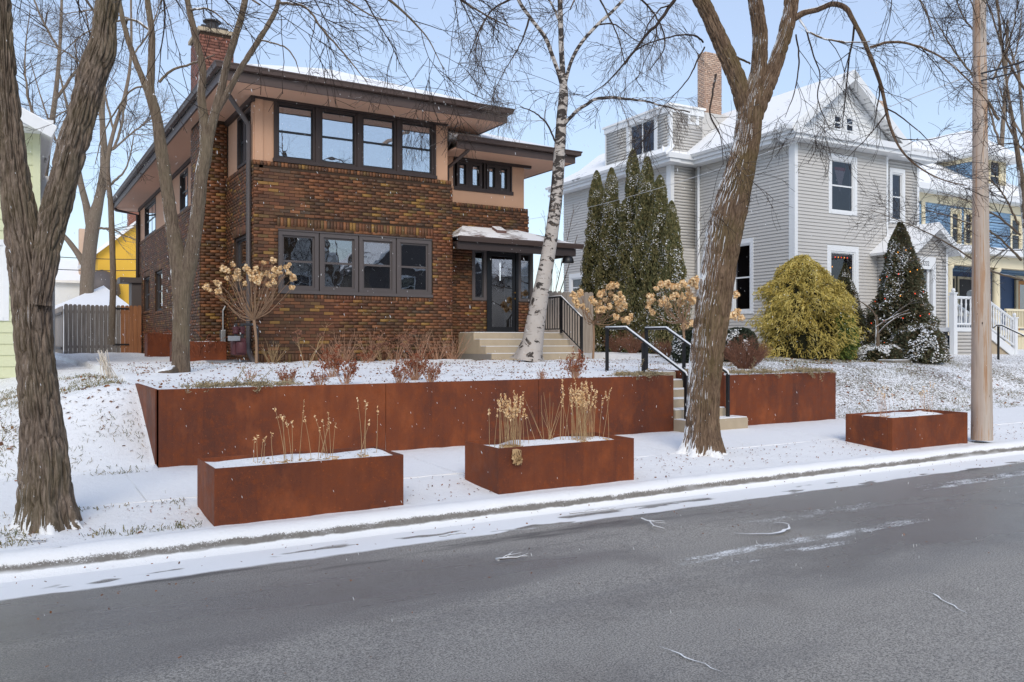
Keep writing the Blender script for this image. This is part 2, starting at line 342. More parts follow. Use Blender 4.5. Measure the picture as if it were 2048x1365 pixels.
# kerb: concrete speckled by clinging snow
k = NT('kerb_concrete'); p = k.pos(); Z = k.sep(p)[2]; N3 = k.sep(k.nrm())
c = k.mix(k.noise(p, 40, 4), lin(104, 99, 92), lin(146, 142, 136)); v = k.N('ShaderNodeTexVoronoi'); k.L(p, v.inputs['Vector']); v.inputs['Scale'].default_value = 85
sp = k.ss(k.math('ADD', k.math('ADD', k.math('MULTIPLY', k.noise(p, 75, 4, 0.85), 0.75), k.math('MULTIPLY', k.noise(k.map(p, (0.5, 1, 1)), 9, 4, 0.6), 0.45)), k.math('MULTIPLY', k.ss(Z, 0.045, 0.115), 0.42)), 0.66, 0.80); sp = k.math('MAXIMUM', sp, k.ss(k.math('ADD', k.math('MULTIPLY', Z, -1.0), k.math('MULTIPLY', k.noise(p, 6, 3), 0.03)), -0.015, 0.0))
c = k.mix(k.math('MAXIMUM', sp, k.ss(N3[2], 0.5, 0.8)), c, (0.90, 0.90, 0.89, 1)); k.bump(k.noise(p, 60, 4, 0.7), 0.7, 0.01); M['kerb'] = k.fin(c, 0.8, 0.2)
# bark
def bark(name, lo, hi, moss, amt=0.74, mossamt=0.55, sc=1.0, spread=0.42):
    k = NT(name); p = k.pos()
    n = k.noise(k.map(p, (12*sc, 12*sc, 1.8*sc)), 3.4, 6, 0.75, 0.4)
    c = k.ramp(n, [(0.36, lo), (0.50, tuple((a+b)/2 for a, b in zip(lo, hi))), (0.62, hi)])
    c = k.mix(k.math('MULTIPLY', k.ss(k.math('ADD', k.noise(p, 1.6, 4, 0.6), k.math('MULTIPLY', k.dot(k.nrm(), (0.6, -0.5, 0)), 0.18)), 0.46, 0.7), mossamt), c, moss)
    nn = k.nrm(); sf = k.math('MAXIMUM', k.dot(nn, (-0.82, 0.42, 0.38)), k.math('MULTIPLY', k.dot(nn, (-0.15, 0, 0.98)), 1.15))
    sf = k.math('ADD', sf, k.math('ADD', k.math('MULTIPLY', k.math('SUBTRACT', k.noise(p, 70, 3, 0.6), 0.5), 0.5), k.math('MULTIPLY', k.math('SUBTRACT', k.noise(p, 3.5, 3, 0.6), 0.5), 1.1)))
    sf = k.math('ADD', sf, k.math('MULTIPLY', k.math('SUBTRACT', 1.0, k.ss(k.sep(p)[2], 0.17, 0.40)), 0.62))
    c = k.mix(k.ss(sf, amt+0.10, amt+0.18), c, SNOW)
    k.bump(k.noise(k.map(p, (14*sc, 14*sc, 3*sc)), 5, 5, 0.75, 0.4), 0.8, 0.012); return k.fin(c, 0.9, 0.15)
M['bark1'] = bark('furrowed_grey_bark', lin(70, 59, 51), lin(144, 128, 114), lin(98, 92, 60), mossamt=0.3)
M['bark4'] = bark('furrowed_brown_bark', lin(74, 58, 47), lin(136, 114, 94), lin(96, 88, 50), 0.76, mossamt=0.4)
M['bark2'] = bark('grey_bark', lin(84, 71, 60), lin(124, 109, 94), lin(122, 112, 90), 0.68, 0.35)
M['bark_far'] = bark('far_bark', lin(108, 94, 80), lin(138, 124, 110), lin(122, 114, 98), 0.9, 0.3)
k = NT('twig_bark'); c = k.mix(k.noise(k.pos(), 4, 2), lin(44, 36, 32), lin(72, 60, 52)); M['twig'] = k.fin(snow_over(k, c, 0.93, (-0.3, -0.1, 0.95), 0.1, 12, 0.35), 0.85, 0.2)
k = NT('pale_twig_bark'); c = k.mix(k.noise(k.pos(), 4, 2), lin(86, 76, 70), lin(122, 110, 100)); M['twig_pale'] = k.fin(snow_over(k, c, 0.88, (-0.3, -0.1, 0.95), 0.1, 12, 0.35), 0.85, 0.2)
k = NT('birch_bark'); p = k.pos(); z = k.sep(p)[2]
c = k.mix(k.noise(p, 5, 4), lin(166, 157, 148), lin(192, 184, 176))
up = k.ss(z, 2.6, 5.2)
pat = k.math('ADD', k.noise(k.map(p, (3.5, 3.5, 5.5)), 1.3, 5, 0.65, 0.6), k.math('MULTIPLY', up, 0.10)); c = k.mix(k.ss(pat, 0.555, 0.60), c, lin(62, 56, 52))
lent = k.noise(k.map(p, (5, 5, 46)), 1.0, 3, 0.6); c = k.mix(k.math('MULTIPLY', k.ss(lent, 0.64, 0.70), 0.8), c, lin(84, 74, 66))
c = k.mix(k.math('MULTIPLY', k.ss(k.noise(k.map(p, (4, 4, 18)), 2, 4), 0.58, 0.7), 0.4), c, lin(176, 150, 128))
k.bump(k.noise(k.map(p, (6, 6, 30)), 2, 4), 0.5, 0.008); M['birch'] = k.fin(c, 0.7, 0.25)
# wood pole, fence boards
def wood(name, a, b, sc=1.0, rough=0.8):
    k = NT(name); p = k.pos(); n = k.noise(k.map(p, (16*sc, 16*sc, 0.9*sc)), 1.5, 5, 0.65); c = k.ramp(n, [(0.32, a), (0.62, b)])
    r = k.N('ShaderNodeObjectInfo').outputs['Random']; c = k.mix(k.math('MULTIPLY', r, 0.35), c, k.mix(0.5, c, (0.1, 0.09, 0.08, 1)))
    k.bump(n, 0.4, 0.006); return k.fin(c, rough, 0.2)
k = NT('weathered_pole_wood'); p = k.pos(); n = k.noise(k.map(p, (15, 15, 0.5)), 1.4, 6, 0.7)
c = k.ramp(n, [(0.30, lin(172, 158, 144)), (0.50, lin(192, 180, 168)), (0.60, lin(178, 146, 118)), (0.74, lin(156, 112, 82))])
c = k.mix(k.math('MULTIPLY', k.ss(k.dot(k.nrm(), (-0.86, 0.2, 0)), 0.35, 0.95), 0.3), c, lin(164, 116, 84)); c = k.mix(k.ss(k.noise(k.map(p, (20, 20, 5)), 1.6, 3), 0.70, 0.74), c, lin(52, 40, 32))
k.bump(n, 0.5, 0.008); M['pole'] = k.fin(c, 0.8, 0.2)
M['fence'] = wood('grey_fence_board', lin(104, 98, 94), lin(136, 130, 124)); M['fence_pale'] = wood('pale_fence_board', lin(160, 148, 138), lin(186, 174, 162))
M['fence_new'] = wood('orange_fence_board', lin(132, 88, 60), lin(160, 110, 76)); M['tan_stem'] = plain('dry_stem', lin(186, 156, 116), 0.85, 0.2, 0.25, 20)
M['brown_stem'] = plain('brown_dry_stem', lin(186, 146, 120), 0.85, 0.2, 0.3, 15); M['red_stem'] = plain('russet_dry_leaf', lin(138, 80, 56), 0.85, 0.2, 0.3, 15)
M['hyd_stem'] = plain('hydrangea_bark', lin(150, 122, 98), 0.85, 0.2, 0.2, 15)
def leafmat(name, cols, snowamt=None, island=True, nf=0.0):
    k = NT(name); r = k.N('ShaderNodeNewGeometry').outputs['Random Per Island']
    c = k.ramp(r, [(i/len(cols), x) for i, x in enumerate(cols)], False)
    if nf: c = k.mix(k.ss(k.noise(k.pos(), nf, 3), 0.4, 0.65), c, cols[-1])
    if snowamt: c = snow_over(k, c, snowamt, (-0.2, -0.2, 0.95), 0.1, 20, 0.5)
    return k.fin(c, 0.75, 0.25)
M['arbor'] = leafmat('arborvitae_foliage', [lin(72, 80, 52), lin(104, 104, 68), lin(142, 130, 90), lin(86, 92, 62), lin(120, 114, 76)])
M['arbor_core'] = plain('shrub_dark_core', lin(40, 40, 28), 0.9, 0.1, 0.3, 8)  # dark tone paints the shade deep inside evergreens; the light cord shares it
M['leaf_snow'] = plain('clinging_snow', (0.90, 0.90, 0.89), 0.8, 0.2, 0.03, 8)
M['gold'] = leafmat('golden_thread_foliage', [lin(172, 154, 80), lin(204, 182, 98), lin(226, 206, 130), lin(138, 130, 66), lin(188, 166, 84)])
M['green_thread'] = leafmat('green_thread_foliage', [lin(98, 116, 58), lin(128, 140, 66), lin(84, 104, 56)])
M['spruce'] = leafmat('spruce_foliage', [lin(76, 82, 60), lin(104, 102, 76), lin(120, 100, 76), lin(88, 92, 70)], None)
M['holly'] = leafmat('dark_shrub_foliage', [lin(40, 50, 40), lin(54, 64, 50), lin(64, 70, 56)], None)
M['floret'] = leafmat('dried_hydrangea_floret', [lin(236, 194, 138), lin(246, 214, 164), lin(220, 172, 116), lin(250, 224, 182)], None)
M['dry_leaf'] = leafmat('fallen_leaf', [lin(118, 76, 48), lin(140, 92, 60), lin(92, 62, 44), lin(150, 104, 72)])
M['grass'] = leafmat('winter_grass', [lin(96, 98, 56), lin(120, 112, 70), lin(74, 80, 46), lin(142, 124, 84)])
M['bush_dry'] = leafmat('dry_shrub_twigs', [lin(134, 92, 74), lin(152, 108, 84), lin(112, 78, 64)])
M['lichen'] = leafmat('grey_trailing_juniper', [lin(158, 142, 112), lin(140, 130, 102), lin(178, 158, 124)])
def emit(name, c, s):
    k = NT(name); k.b.inputs['Emission Color'].default_value = c; k.b.inputs['Emission Strength'].default_value = s; return k.fin(c, 0.4)
M['bulb_red'] = emit('lit_red_bulb', lin(255, 80, 50), 0.9); M['bulb_amber'] = emit('lit_amber_bulb', lin(255, 165, 60), 0.9)
M['tube_light'] = emit('lit_white_tube', (1, 1, 1, 1), 2.5)
# ------------------------------------------------------------------ ground, road, kerb, pavement
WY, WX0, WX1, SX0, SX1 = 9.80, 1.40, 12.50, 8.75, 9.82     # retaining wall line, its ends, the stair gap
def sst(x, a, b): t = np.clip((x-a)/(b-a), 0, 1); return t*t*(3-2*t)
def H(x, y):
    x = np.asarray(x, float); y = np.asarray(y, float); x, y = np.broadcast_arrays(x, y)
    front = 0.135 + 0.06*sst(y, 6.9, 8.0) + 0.035*sst(y, 8.0, 9.6)
    low = 0.23 + 0.41*sst(y, 9.5, 16) + 0.42*sst(y, 15, 21)
    rise = np.minimum(1.07, 0.23+np.clip(y-9.7, 0, 9)*0.5)
    left = low + (rise-low)*sst(x, -1.4, 1.3)*sst(y, 9.5, 9.9)
    lawn = 1.05 + 0.11*sst(y, 10, 16)
    right = 0.23 + 0.84*sst(y, 9.6, 12.6) + 0.22*sst(y, 12, 17)
    bl = sst(x, 12.4, 15.0); lawn2 = lawn
    back = np.where(x < WX0+0.01, left, np.where(x < WX1-0.01, lawn2, right))
    stair = (x > SX0-0.005) & (x < SX1+0.005) & (y < 11.25)
    z = np.where(y < WY+0.01, np.where((x > WX0) & (x < WX1), front, np.where(x <= WX0, np.where(y > 9.5, left, front), np.where(y > 9.6, right, front))), np.where(stair, 0.2, back))
    near = (np.abs(x) < 60) & (y > 6.9) & (y < 60)
    b = vnoise(np.stack([x*1.3, y*1.3, x*0], -1), 3)-0.5; b2 = vnoise(np.stack([x*6, y*6, x*0], -1), 4)-0.5
    rough = sst(y, 9.9, 11)*0.05+0.012
    return np.where(near, z + b*rough + b2*(0.012+0.02*sst(y, 9.9, 11)), z)
def graded(lo, hi, a, b, fine, coarse):
    L = list(np.arange(a, b, fine)); st = fine; x = b
    while x < hi: L.append(x); st *= coarse; x += st
    L.append(hi); st = fine; x = a-fine
    while x > lo: L.append(x); st *= coarse; x -= st
    L.append(lo); return np.array(sorted(L))
gx = graded(-160, 260, -3, 17, 0.085, 1.18); gy = graded(6.80, 320, 6.80, 17.5, 0.085, 1.16)
gx = np.unique(np.concatenate([gx, [WX0-0.002, WX0+0.022, WX1-0.022, WX1+0.002, SX0-0.015, SX0+0.005, SX1-0.005, SX1+0.015]]))
gy = np.unique(np.concatenate([gy[(gy > 6.79)], [WY-0.002, WY+0.022, 11.24, 11.26]]))
XX, YYg = np.meshgrid(gx, gy); ZZ = H(XX, YYg)
nx, ny = len(gx), len(gy); idx = np.arange(nx*ny).reshape(ny, nx)
q = np.stack([idx[:-1, :-1], idx[:-1, 1:], idx[1:, 1:], idx[1:, :-1]], -1).reshape(-1, 4)
lit = 0.15 + 0.20*sst(YYg, 9.9, 11) - 0.5*((YYg > 7.95) & (YYg < 9.6)) + np.where((XX > WX1) & (YYg > 9.6), 0.55*(1-sst(YYg, 13.5, 16))+0.1, 0) + np.where((XX < WX0) & (YYg > 9.6), 0.30, 0) + 0.25*(sst(YYg, 16.6, 17.3)*(XX > 1.4)*(XX < 12))
lit = lit + np.where((XX < 1.2) & (YYg < 7.95), 0.22, 0.10*(YYg < 7.95))
tag(big('ground', np.stack([XX, YYg, ZZ], -1), q, M['ground'], None, True, {'litter': lit}), kind='structure')
far = MB().box(-160, 260, -220, -2.6, -0.3, 0.12); tag(far.build('ground_across_street', M['snow']), kind='structure')
rx = np.concatenate([graded(-160, 260, -4, 24, 1.0, 1.3)]); ry = np.linspace(-2.6, 6.72, 12)
RX, RY = np.meshgrid(rx, ry); RZ = 0.035*np.cos((RY-2.0)/4.7*math.pi/2)-0.02
idx = np.arange(RX.size).reshape(RX.shape); q = np.stack([idx[:-1, :-1], idx[:-1, 1:], idx[1:, 1:], idx[1:, :-1]], -1).reshape(-1, 4)
tag(big('road', np.stack([RX, RY, RZ], -1), q, M['road'], None, True), kind='structure')
# kerb: rounded profile swept along the street, uneven with clinging snow
prof = np.array([(6.60, -0.02), (6.655, 0.0), (6.675, 0.03), (6.69, 0.06), (6.70, 0.085), (6.72, 0.110), (6.75, 0.128), (6.80, 0.137), (6.86, 0.139), (6.90, 0.12)])
kx = np.concatenate([np.arange(-60, -4, 2.0), np.arange(-4, 26, 0.05), np.arange(26, 120, 2.0)])
KX, KI = np.meshgrid(kx, np.arange(len(prof))); PYk = prof[KI, 0]; PZk = prof[KI, 1]
nz = vnoise(np.stack([KX*9, KI*0.9, KX*0], -1), 11)-0.5; nz2 = vnoise(np.stack([KX*1.1, KI*0.0, KX*0], -1), 12)-0.5
wgt = np.sin(np.clip((KI)/9.0, 0, 1)*math.pi)
KYy = PYk + (nz*0.03+nz2*0.05)*wgt; KZz = PZk + nz*0.012*wgt
idx = np.arange(KX.size).reshape(KX.shape); q = np.stack([idx[:-1, :-1], idx[:-1, 1:], idx[1:, 1:], idx[1:, :-1]], -1).reshape(-1, 4)
tag(big('kerb', np.stack([KX, KYy, KZz], -1), q, M['kerb'], None, True), kind='structure')
# pavement: snow-dusted slabs with open joints
pv = bpy.data.objects.new('pavement', None); col.objects.link(pv); tag(pv, kind='structure')
slab = MB().box(-0.755, 0.755, 0, 1.53, -0.08, 0.012); ms = bpy.data.meshes.new('slab'); ms.from_pydata(np.vstack(slab.v).tolist(), [], slab.f); ms.materials.append(M['snow'])
for i in range(-5, 22):
    piece('slab', ms, pv, (1.06-0.7625+1.525*i, 7.97, 0.190), (0.022, 0, 0))

# ------------------------------------------------------------------ weathering-steel retaining wall and the stair between its two halves
t = thing('retaining_wall', 'long rusty weathering steel retaining wall with tapered left end', 'wall', (WX0, WY, 0.2))
def plate(x0, x1, name='plate', z1=1.075): MB().box(x0, x1, WY-0.012, WY+0.026, 0.12, z1).build(name, M['corten'], t, bevel=0.003)
seam = WORLD; xs = onY(771, 800, WY)[0]
plate(WX0, xs-0.003); plate(xs+0.003, 6.3); plate(6.306, SX0)
MB().prism([(WX0-0.012, WY-0.012, 0.12), (WX0-0.012, WY-0.012, 1.075), (WX0-0.012, 11.4, 1.075), (WX0-0.012, 11.4, 0.85), (WX0-0.012, 9.95, 0.14)], (0.034, 0, 0)).build('end_plate', M['corten'], t)
MB().box(SX0-0.03, SX0-0.001, WY+0.026, 11.2, 0.12, 1.07).build('stair_side_plate', M['corten'], t)
t = thing('retaining_wall', 'shorter rusty weathering steel wall to the right of the entry stair', 'wall', (SX1, WY, 0.2))
MB().box(SX1, WX1, WY-0.012, WY+0.026, 0.12, 1.055).build('plate', M['corten'], t, bevel=0.003)
MB().box(WX1-0.03, WX1+0.004, WY+0.026, 11.3, 0.12, 1.055).build('end_plate', M['corten'], t)
MB().box(SX1, SX1+0.03, WY+0.026, 11.6, 0.12, 1.10).build('stair_side_plate', M['corten'], t)
t = thing('garden_stair', 'tan concrete stair rising between the two rusty steel walls', 'stairs', (9.28, 9.6, 0.2))
lv = [0.40, 0.54, 0.68, 0.81, 0.945, 1.075]
for i, z in enumerate(lv):
    y0 = 9.46+0.29*i; x0, x1 = (SX0+0.01, SX1-0.01) if i else (SX0-0.01, SX1+0.18)
    if not i: y1 = WY-0.02
    o = MB().box(x0, x1, y0, (11.3 if i else WY-0.016), 0.15 if i < 2 else lv[i-2], z).build('step', M['concrete'], t, bevel=0.01)
    MB().box(x0+0.01, x1-0.01, y0+0.015, (y0+0.285 if i else WY-0.02), z+0.001, z+0.016).build('step_snow', M['snow'], t, bevel=0.006)
MB().box(SX0, SX1, 11.3, 14.3, 0.9, 1.085).build('path_slab', M['snow'], t)
def rail(pts, posts, label, r=0.021):
    t = thing('handrail', label, 'handrail', posts[0][0])
    MB().tube(pts, r, 8).build('top_rail', M['black'], t, True)
    MB().tube([np.array(p)+(0, 0, r+0.002) for p in pts], r*0.75, 6).build('rail_snow', M['leaf_snow'], t, True)
    for a, b in posts:
        a = np.array(a); b = np.array(b); MB().box(a[0]-0.022, a[0]+0.022, a[1]-0.022, a[1]+0.022, a[2], b[2]).build('post', M['black'], t)
for xr, lab in ((8.85, 'left black handrail of the garden stair with snow along its top'), (9.72, 'right black handrail of the garden stair, partly behind the big trunk')):
    yb, yt = 9.62, 11.06
    A = (xr, yt+0.55, 1.815); B = (xr, yt, 1.815); C_ = (xr, yb, 1.10)
    rail([A, B, C_, (xr, yb-0.02, 1.05)], [((xr, yb, 0.4), (xr, yb, 1.08)), ((xr, 10.62, 0.68), (xr, 10.62, 1.57)), ((xr, yt+0.52, 1.0), (xr, yt+0.52, 1.80))], lab)

# ------------------------------------------------------------------ boulevard planters
def planter(x0, y0, L, Wd, z0, z1, label, name='steel_planter', group='rusty planters along the kerb', fill=0.035):
    t = thing(name, label, 'planter', (x0+L/2, y0+Wd/2, z0), group); th = 0.012
    for nm, b in (('front_plate', (x0, x0+L, y0, y0+th)), ('rear_plate', (x0, x0+L, y0+Wd-th, y0+Wd)), ('side_plate', (x0, x0+th, y0+th, y0+Wd-th)), ('side_plate', (x0+L-th, x0+L, y0+th, y0+Wd-th))):
        MB().box(*b, z0-0.05, z1).build(nm, M['corten'], t, bevel=0.0015)
    n1, n2 = 40, 18; xs = np.linspace(x0+th, x0+L-th, n1); ys = np.linspace(y0+th, y0+Wd-th, n2); A, B = np.meshgrid(xs, ys)
    Z = z1-fill + 0.05*(vnoise(np.stack([A*5, B*5, A*0], -1), int(x0*10)+5)-0.5) + 0.03*np.sin((A-x0)/L*math.pi)*np.sin((B-y0)/Wd*math.pi)
    idx = np.arange(A.size).reshape(A.shape); q = np.stack([idx[:-1, :-1], idx[:-1, 1:], idx[1:, 1:], idx[1:, :-1]], -1).reshape(-1, 4)
    big('soil_surface', np.stack([A, B, Z], -1), q, M['soil_snow'], t, True); return t
planter(1.42, 6.94, 1.62, 0.69, 0.145, 0.590, 'rusty steel planter nearest the camera with sparse dry stalks')
planter(4.04, 6.98, 1.65, 0.69, 0.145, 0.575, 'rusty steel planter holding the tall tan grass clumps', fill=0.045)
planter(10.13, 7.04, 1.73, 0.73, 0.145, 0.575, 'rusty steel planter beside the wooden utility pole', fill=0.04)

road = bpy.data.objects['road']
def ribbon(name, pts, w_, seed):
    P = np.array([onZ(x, y, 0.02) for x, y in pts]); P = resample(np.column_stack([P, np.full(len(P), 1.0)]), 0.03)[:, :3]; T = norm(np.gradient(P, axis=0)); S = np.stack([-T[:, 1], T[:, 0], 0*T[:, 0]], -1); n_ = len(P)
    ww = w_*(0.25+1.3*vnoise(np.stack([np.arange(n_)*0.35, np.zeros(n_), np.zeros(n_)], -1), seed))*np.sin(np.linspace(0.15, math.pi-0.1, n_)); jit = (vnoise(np.stack([np.arange(n_)*0.5, np.ones(n_), np.zeros(n_)], -1), seed)-0.5)[:, None]*S*0.02
    V = np.vstack([P+jit-S*ww[:, None], P+jit+S*ww[:, None]]); V[:, 2] = 0.022+0.0; q = np.array([(i, i+1, n_+i+1, n_+i) for i in range(n_-1)]); adopt(big(name, V, q, M['snow']), road)
ribbon('crack_snow', [(1318, 1294), (1340, 1300), (1365, 1312), (1400, 1325), (1440, 1345)], 0.005, 1); ribbon('crack_snow', [(1836, 1180), (1860, 1186), (1890, 1203), (1935, 1228)], 0.005, 2)
ribbon('snow_arc', [(1468, 1067), (1510, 1068), (1550, 1067), (1575, 1058), (1578, 1050), (1566, 1046), (1548, 1046)], 0.014, 3)
# ------------------------------------------------------------------ walls with openings, bricks, windows
def free(a0, a1, cuts):
    iv = [(a0, a1)]
    for c0, c1 in cuts:
        nv = []
        for s0, s1 in iv:
            if c1 <= s0 or c0 >= s1: nv.append((s0, s1)); continue
            if c0 > s0: nv.append((s0, c0))
            if c1 < s1: nv.append((c1, s1))
        iv = nv
    return iv
def wall_boxes(mb, fr, a0, a1, z0, z1, ops, n0, n1):
    br = sorted({a0, a1} | {x for o in ops for x in o[:2] if a0 < x < a1})
    for s, e in zip(br, br[1:]):
        m = (s+e)/2
        for u, v in free(z0, z1, [(o[2], o[3]) for o in ops if o[0] < m < o[1]]):
            if v-u > 1e-4: mb.box(s, e, n0, n1, u, v, fr)
PITCH, BL, BH, JN = 0.0686, 0.208, 0.0585, 0.007
def lay(fr, a0, a1, z0, z1, ops, sold=(), seed=1, proud=0.013, quoin=True):
    # list of bricks (a0,a1,z0,z1); sold: soldier / rowlock bands (a0,a1,z0,z1,width)
    L = []; ops2 = list(ops) + [s[:4] for s in sold]; row = 0; z = z0; R = random.Random(seed)
    while z+BH <= z1+1e-3:
        off = (row % 2)*(BL+JN)/2 + R.uniform(-0.02, 0.02)
        for s, e in free(a0, a1, [(o[0], o[1]) for o in ops2 if o[2]-0.004 < z+BH/2 < o[3]+0.004]):
            x = a0-off
            while x < e:
                b0, b1 = max(x, s), min(x+BL, e-0.002)
                if b1-b0 > 0.03: L.append((b0, b1, z, z+BH))
                x += BL+JN
        z += PITCH; row += 1
    for s0, s1, zz0, zz1, wd in sold:
        n = max(1, int(round((s1-s0)/(wd+0.010)))); st = (s1-s0)/n
        for i in range(n): L.append((s0+i*st, s0+(i+1)*st-0.010, zz0+0.004, zz1-0.006))
    R2 = random.Random(seed+9)
    return [(fr, b, proud+R2.uniform(-0.003, 0.003)) for b in L]
def lay_build(bricks, parent, many, n_single=0, matk='brick', name='bricks'):
    # the n_single nearest become bricks of their own, the rest one mass
    c = np.array([f.w(((b[0]+b[1])/2, p, (b[2]+b[3])/2)) for f, b, p in bricks]); L = np.array([max(b[1]-b[0], b[3]-b[2]) for f, b, p in bricks])
    key = -L/np.linalg.norm(c-EYE, axis=1); order = np.argsort(key); single = set(order[:n_single].tolist())
    Vs = []; cache = {}
    for i, (f, b, p) in enumerate(bricks):
        if i in single:
            w_, h_ = round(b[1]-b[0], 2), round(b[3]-b[2], 3); kk = (w_, h_, id(f))
            if kk not in cache:
                m = MB().box(-(b[1]-b[0])/2, (b[1]-b[0])/2, -0.03, 0.0, -(b[3]-b[2])/2, (b[3]-b[2])/2, Frame((0, 0, 0), f.a, f.n))
                me = bpy.data.meshes.new('brick'); me.from_pydata(np.vstack(m.v).tolist(), [], m.f); me.materials.append(M['brick']); cache[kk] = me
            piece('brick', cache[kk], parent, f.w(((b[0]+b[1])/2, p, (b[2]+b[3])/2)))
        else:
            q = [(b[0], 0.0, b[2]), (b[1], 0.0, b[2]), (b[1], p, b[2]), (b[0], p, b[2]), (b[0], 0.0, b[3]), (b[1], 0.0, b[3]), (b[1], p, b[3]), (b[0], p, b[3])]
            Vs.append(f.w(q))
    V = np.array(Vs).reshape(-1, 3); F = np.array(MB.BF)[None] + (np.arange(len(Vs))*8)[:, None, None]
    o = big(name, V, F.reshape(-1, 4), M[many], parent); tag(o, kind='stuff'); return o
def window(parent, fr, a0, a1, z0, z1, n=0.0, frame=0.07, sash='double', mat='trim', sashmat='black', recess=0.05, pane='glass', shade=None, name='window', room=True, bar=0.03, muntin=0, inner=False):
    w_ = MB(); w_.box(a0, a0+frame, n-0.12, n+0.012, z0, z1, fr).box(a1-frame, a1, n-0.12, n+0.012, z0, z1, fr)
    w_.box(a0+frame, a1-frame, n-0.12, n+0.012, z1-frame, z1, fr).box(a0+frame, a1-frame, n-0.12, n+0.012, z0, z0+frame*0.8, fr)
    o = w_.build(name, M[mat], parent)
    b0, b1, c0, c1 = a0+frame, a1-frame, z0+frame*0.8, z1-frame; r = n-recess
    s = MB(); s.box(b0, b0+bar, r-0.03, r, c0, c1, fr).box(b1-bar, b1, r-0.03, r, c0, c1, fr).box(b0+bar, b1-bar, r-0.03, r, c1-bar, c1, fr).box(b0+bar, b1-bar, r-0.03, r, c0, c0+bar, fr)
    mid = (c0+c1)/2; hs = [(c0, c1)]
    if sash == 'double': s.box(b0+bar, b1-bar, r-0.03, r+0.004, mid-0.022, mid+0.022, fr); hs = [(c0+bar, mid-0.022), (mid+0.022, c1-bar)]
    else: hs = [(c0+bar, c1-bar)]
    if sash == 'slider': s.box((b0+b1)/2-0.022, (b0+b1)/2+0.022, r-0.03, r+0.004, c0+bar, c1-bar, fr)
    for m in range(muntin):
        x = b0+(b1-b0)*(m+1)/(muntin+1); s.box(x-0.01, x+0.01, r-0.028, r-0.004, c0+bar, c1-bar, fr)
    s.build('sash', M[sashmat], o)
    for h0, h1 in hs: MB().box(b0+bar, b1-bar, r-0.018, r-0.012, h0, h1, fr).build('pane', M[pane], o)
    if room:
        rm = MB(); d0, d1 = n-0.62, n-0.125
        rm.box(a0, a1, d0-0.02, d0, z0, z1, fr).box(a0-0.02, a0, d0, d1, z0, z1, fr).box(a1, a1+0.02, d0, d1, z0, z1, fr).box(a0, a1, d0, d1, z1, z1+0.02, fr).box(a0, a1, d0, d1, z0-0.02, z0, fr); rm.build('dark_backing', M['dark_room'], o)  # closed dark box added behind the pane, standing for an unlit room
    if inner:
        rm = MB(); e = 0.035; rm.box(b0+0.005, b0+e, r-0.075, r-0.04, c0, c1, fr).box(b1-e, b1-0.005, r-0.075, r-0.04, c0, c1, fr).box(b0+e, b1-e, r-0.075, r-0.04, c1-e, c1, fr).box(b0+e, b1-e, r-0.075, r-0.04, mid-0.012, mid+0.03, fr); rm.build('inner_sash', M['screen_white'], o)
    if shade: MB().box(b0+0.01, b1-0.01, r-0.10, r-0.09, c1-(c1-c0)*shade, c1, fr).build('shade', M['screen_white'], o)
    return o

BX0, BX1, BY0, BY1 = 4.37, 8.92, 17.6, 34.9; WGY = 18.2
WGX1 = onY(1056, 430, WGY)[0]
fF = Frame((BX0, BY0, 0), (1, 0, 0), (0, -1, 0)); fL = Frame((BX0, BY0, 0), (0, 1, 0), (-1, 0, 0)); fW = Frame((BX1, WGY, 0), (1, 0, 0), (0, -1, 0))
G0 = 1.14
house = thing('brick_house', 'two storey brown brick house with tan stucco and wide dark eaves', 'house', (BX0, BY0, G0))
bricks = []
# ---- front: lower window band, upper window band
def pz(fr, x0, y0, x1, y1):      # photo box -> (a0,a1,z0,z1) from its left-top and right-bottom corners
    a0, z1 = fr.az(x0, y0); a1, z0 = fr.az(x1, y1); return a0, a1, z0, z1
la0 = fF.A(556); la1 = fF.A(865); lz1 = fF.az(556, 455)[1]; lz0 = fF.az(560, 587)[1]
ua0 = fF.A(548); ua1 = fF.A(872); uz0 = fF.az(560, 323)[1]; TOP = 6.66
BT = uz0-0.02               # brick top
low = (la0, la1, lz0, lz1); FWID = BX1-BX0
core = MB(); wall_boxes(core, fF, 0.12, FWID, G0-0.3, BT-0.05, [low], -0.2, 0.0); core.build('front_wall', M['mortar'], house)
sold = [(la0-0.02, la1+0.02, lz1+0.012, lz1+0.212, 0.062), (la0-0.02, la1+0.02, lz0-0.105, lz0-0.004, 0.062), (0.0, FWID, BT-0.10, BT, 0.062), (0.0, FWID, G0-0.02, G0+0.19, 0.062)]
bricks += lay(fF, 0.0, FWID+0.022, G0+0.20, BT-0.105, [low], sold, 3)
up = (ua0, ua1, uz0, 6.60)
core = MB(); wall_boxes(core, fF, 0.0, FWID-0.09, BT-0.05, TOP, [up], -0.2, -0.03); core.build('stucco', M['stucco'], house)
nxt = [(558, 632), (640, 712), (717, 788), (793, 865)]
for i in range(4):      # lower windows
    w0, w1 = la0+(la1-la0)*i/4, la0+(la1-la0)*(i+1)/4
    window(house, fF, w0+0.012, w1-0.012, lz0+0.07, lz1-0.06, -0.03, 0.085, mat='grey_trim', sashmat='grey_trim', recess=0.025, pane='glass_low', bar=0.04)
f_ = MB(); f_.box(la0, la1, -0.12, 0.035, lz0, lz0+0.068, fF).box(la0, la1, -0.12, 0.0, lz1-0.058, lz1, fF); f_.build('window_sill', M['grey_trim'], house)
uw = ua1-ua0
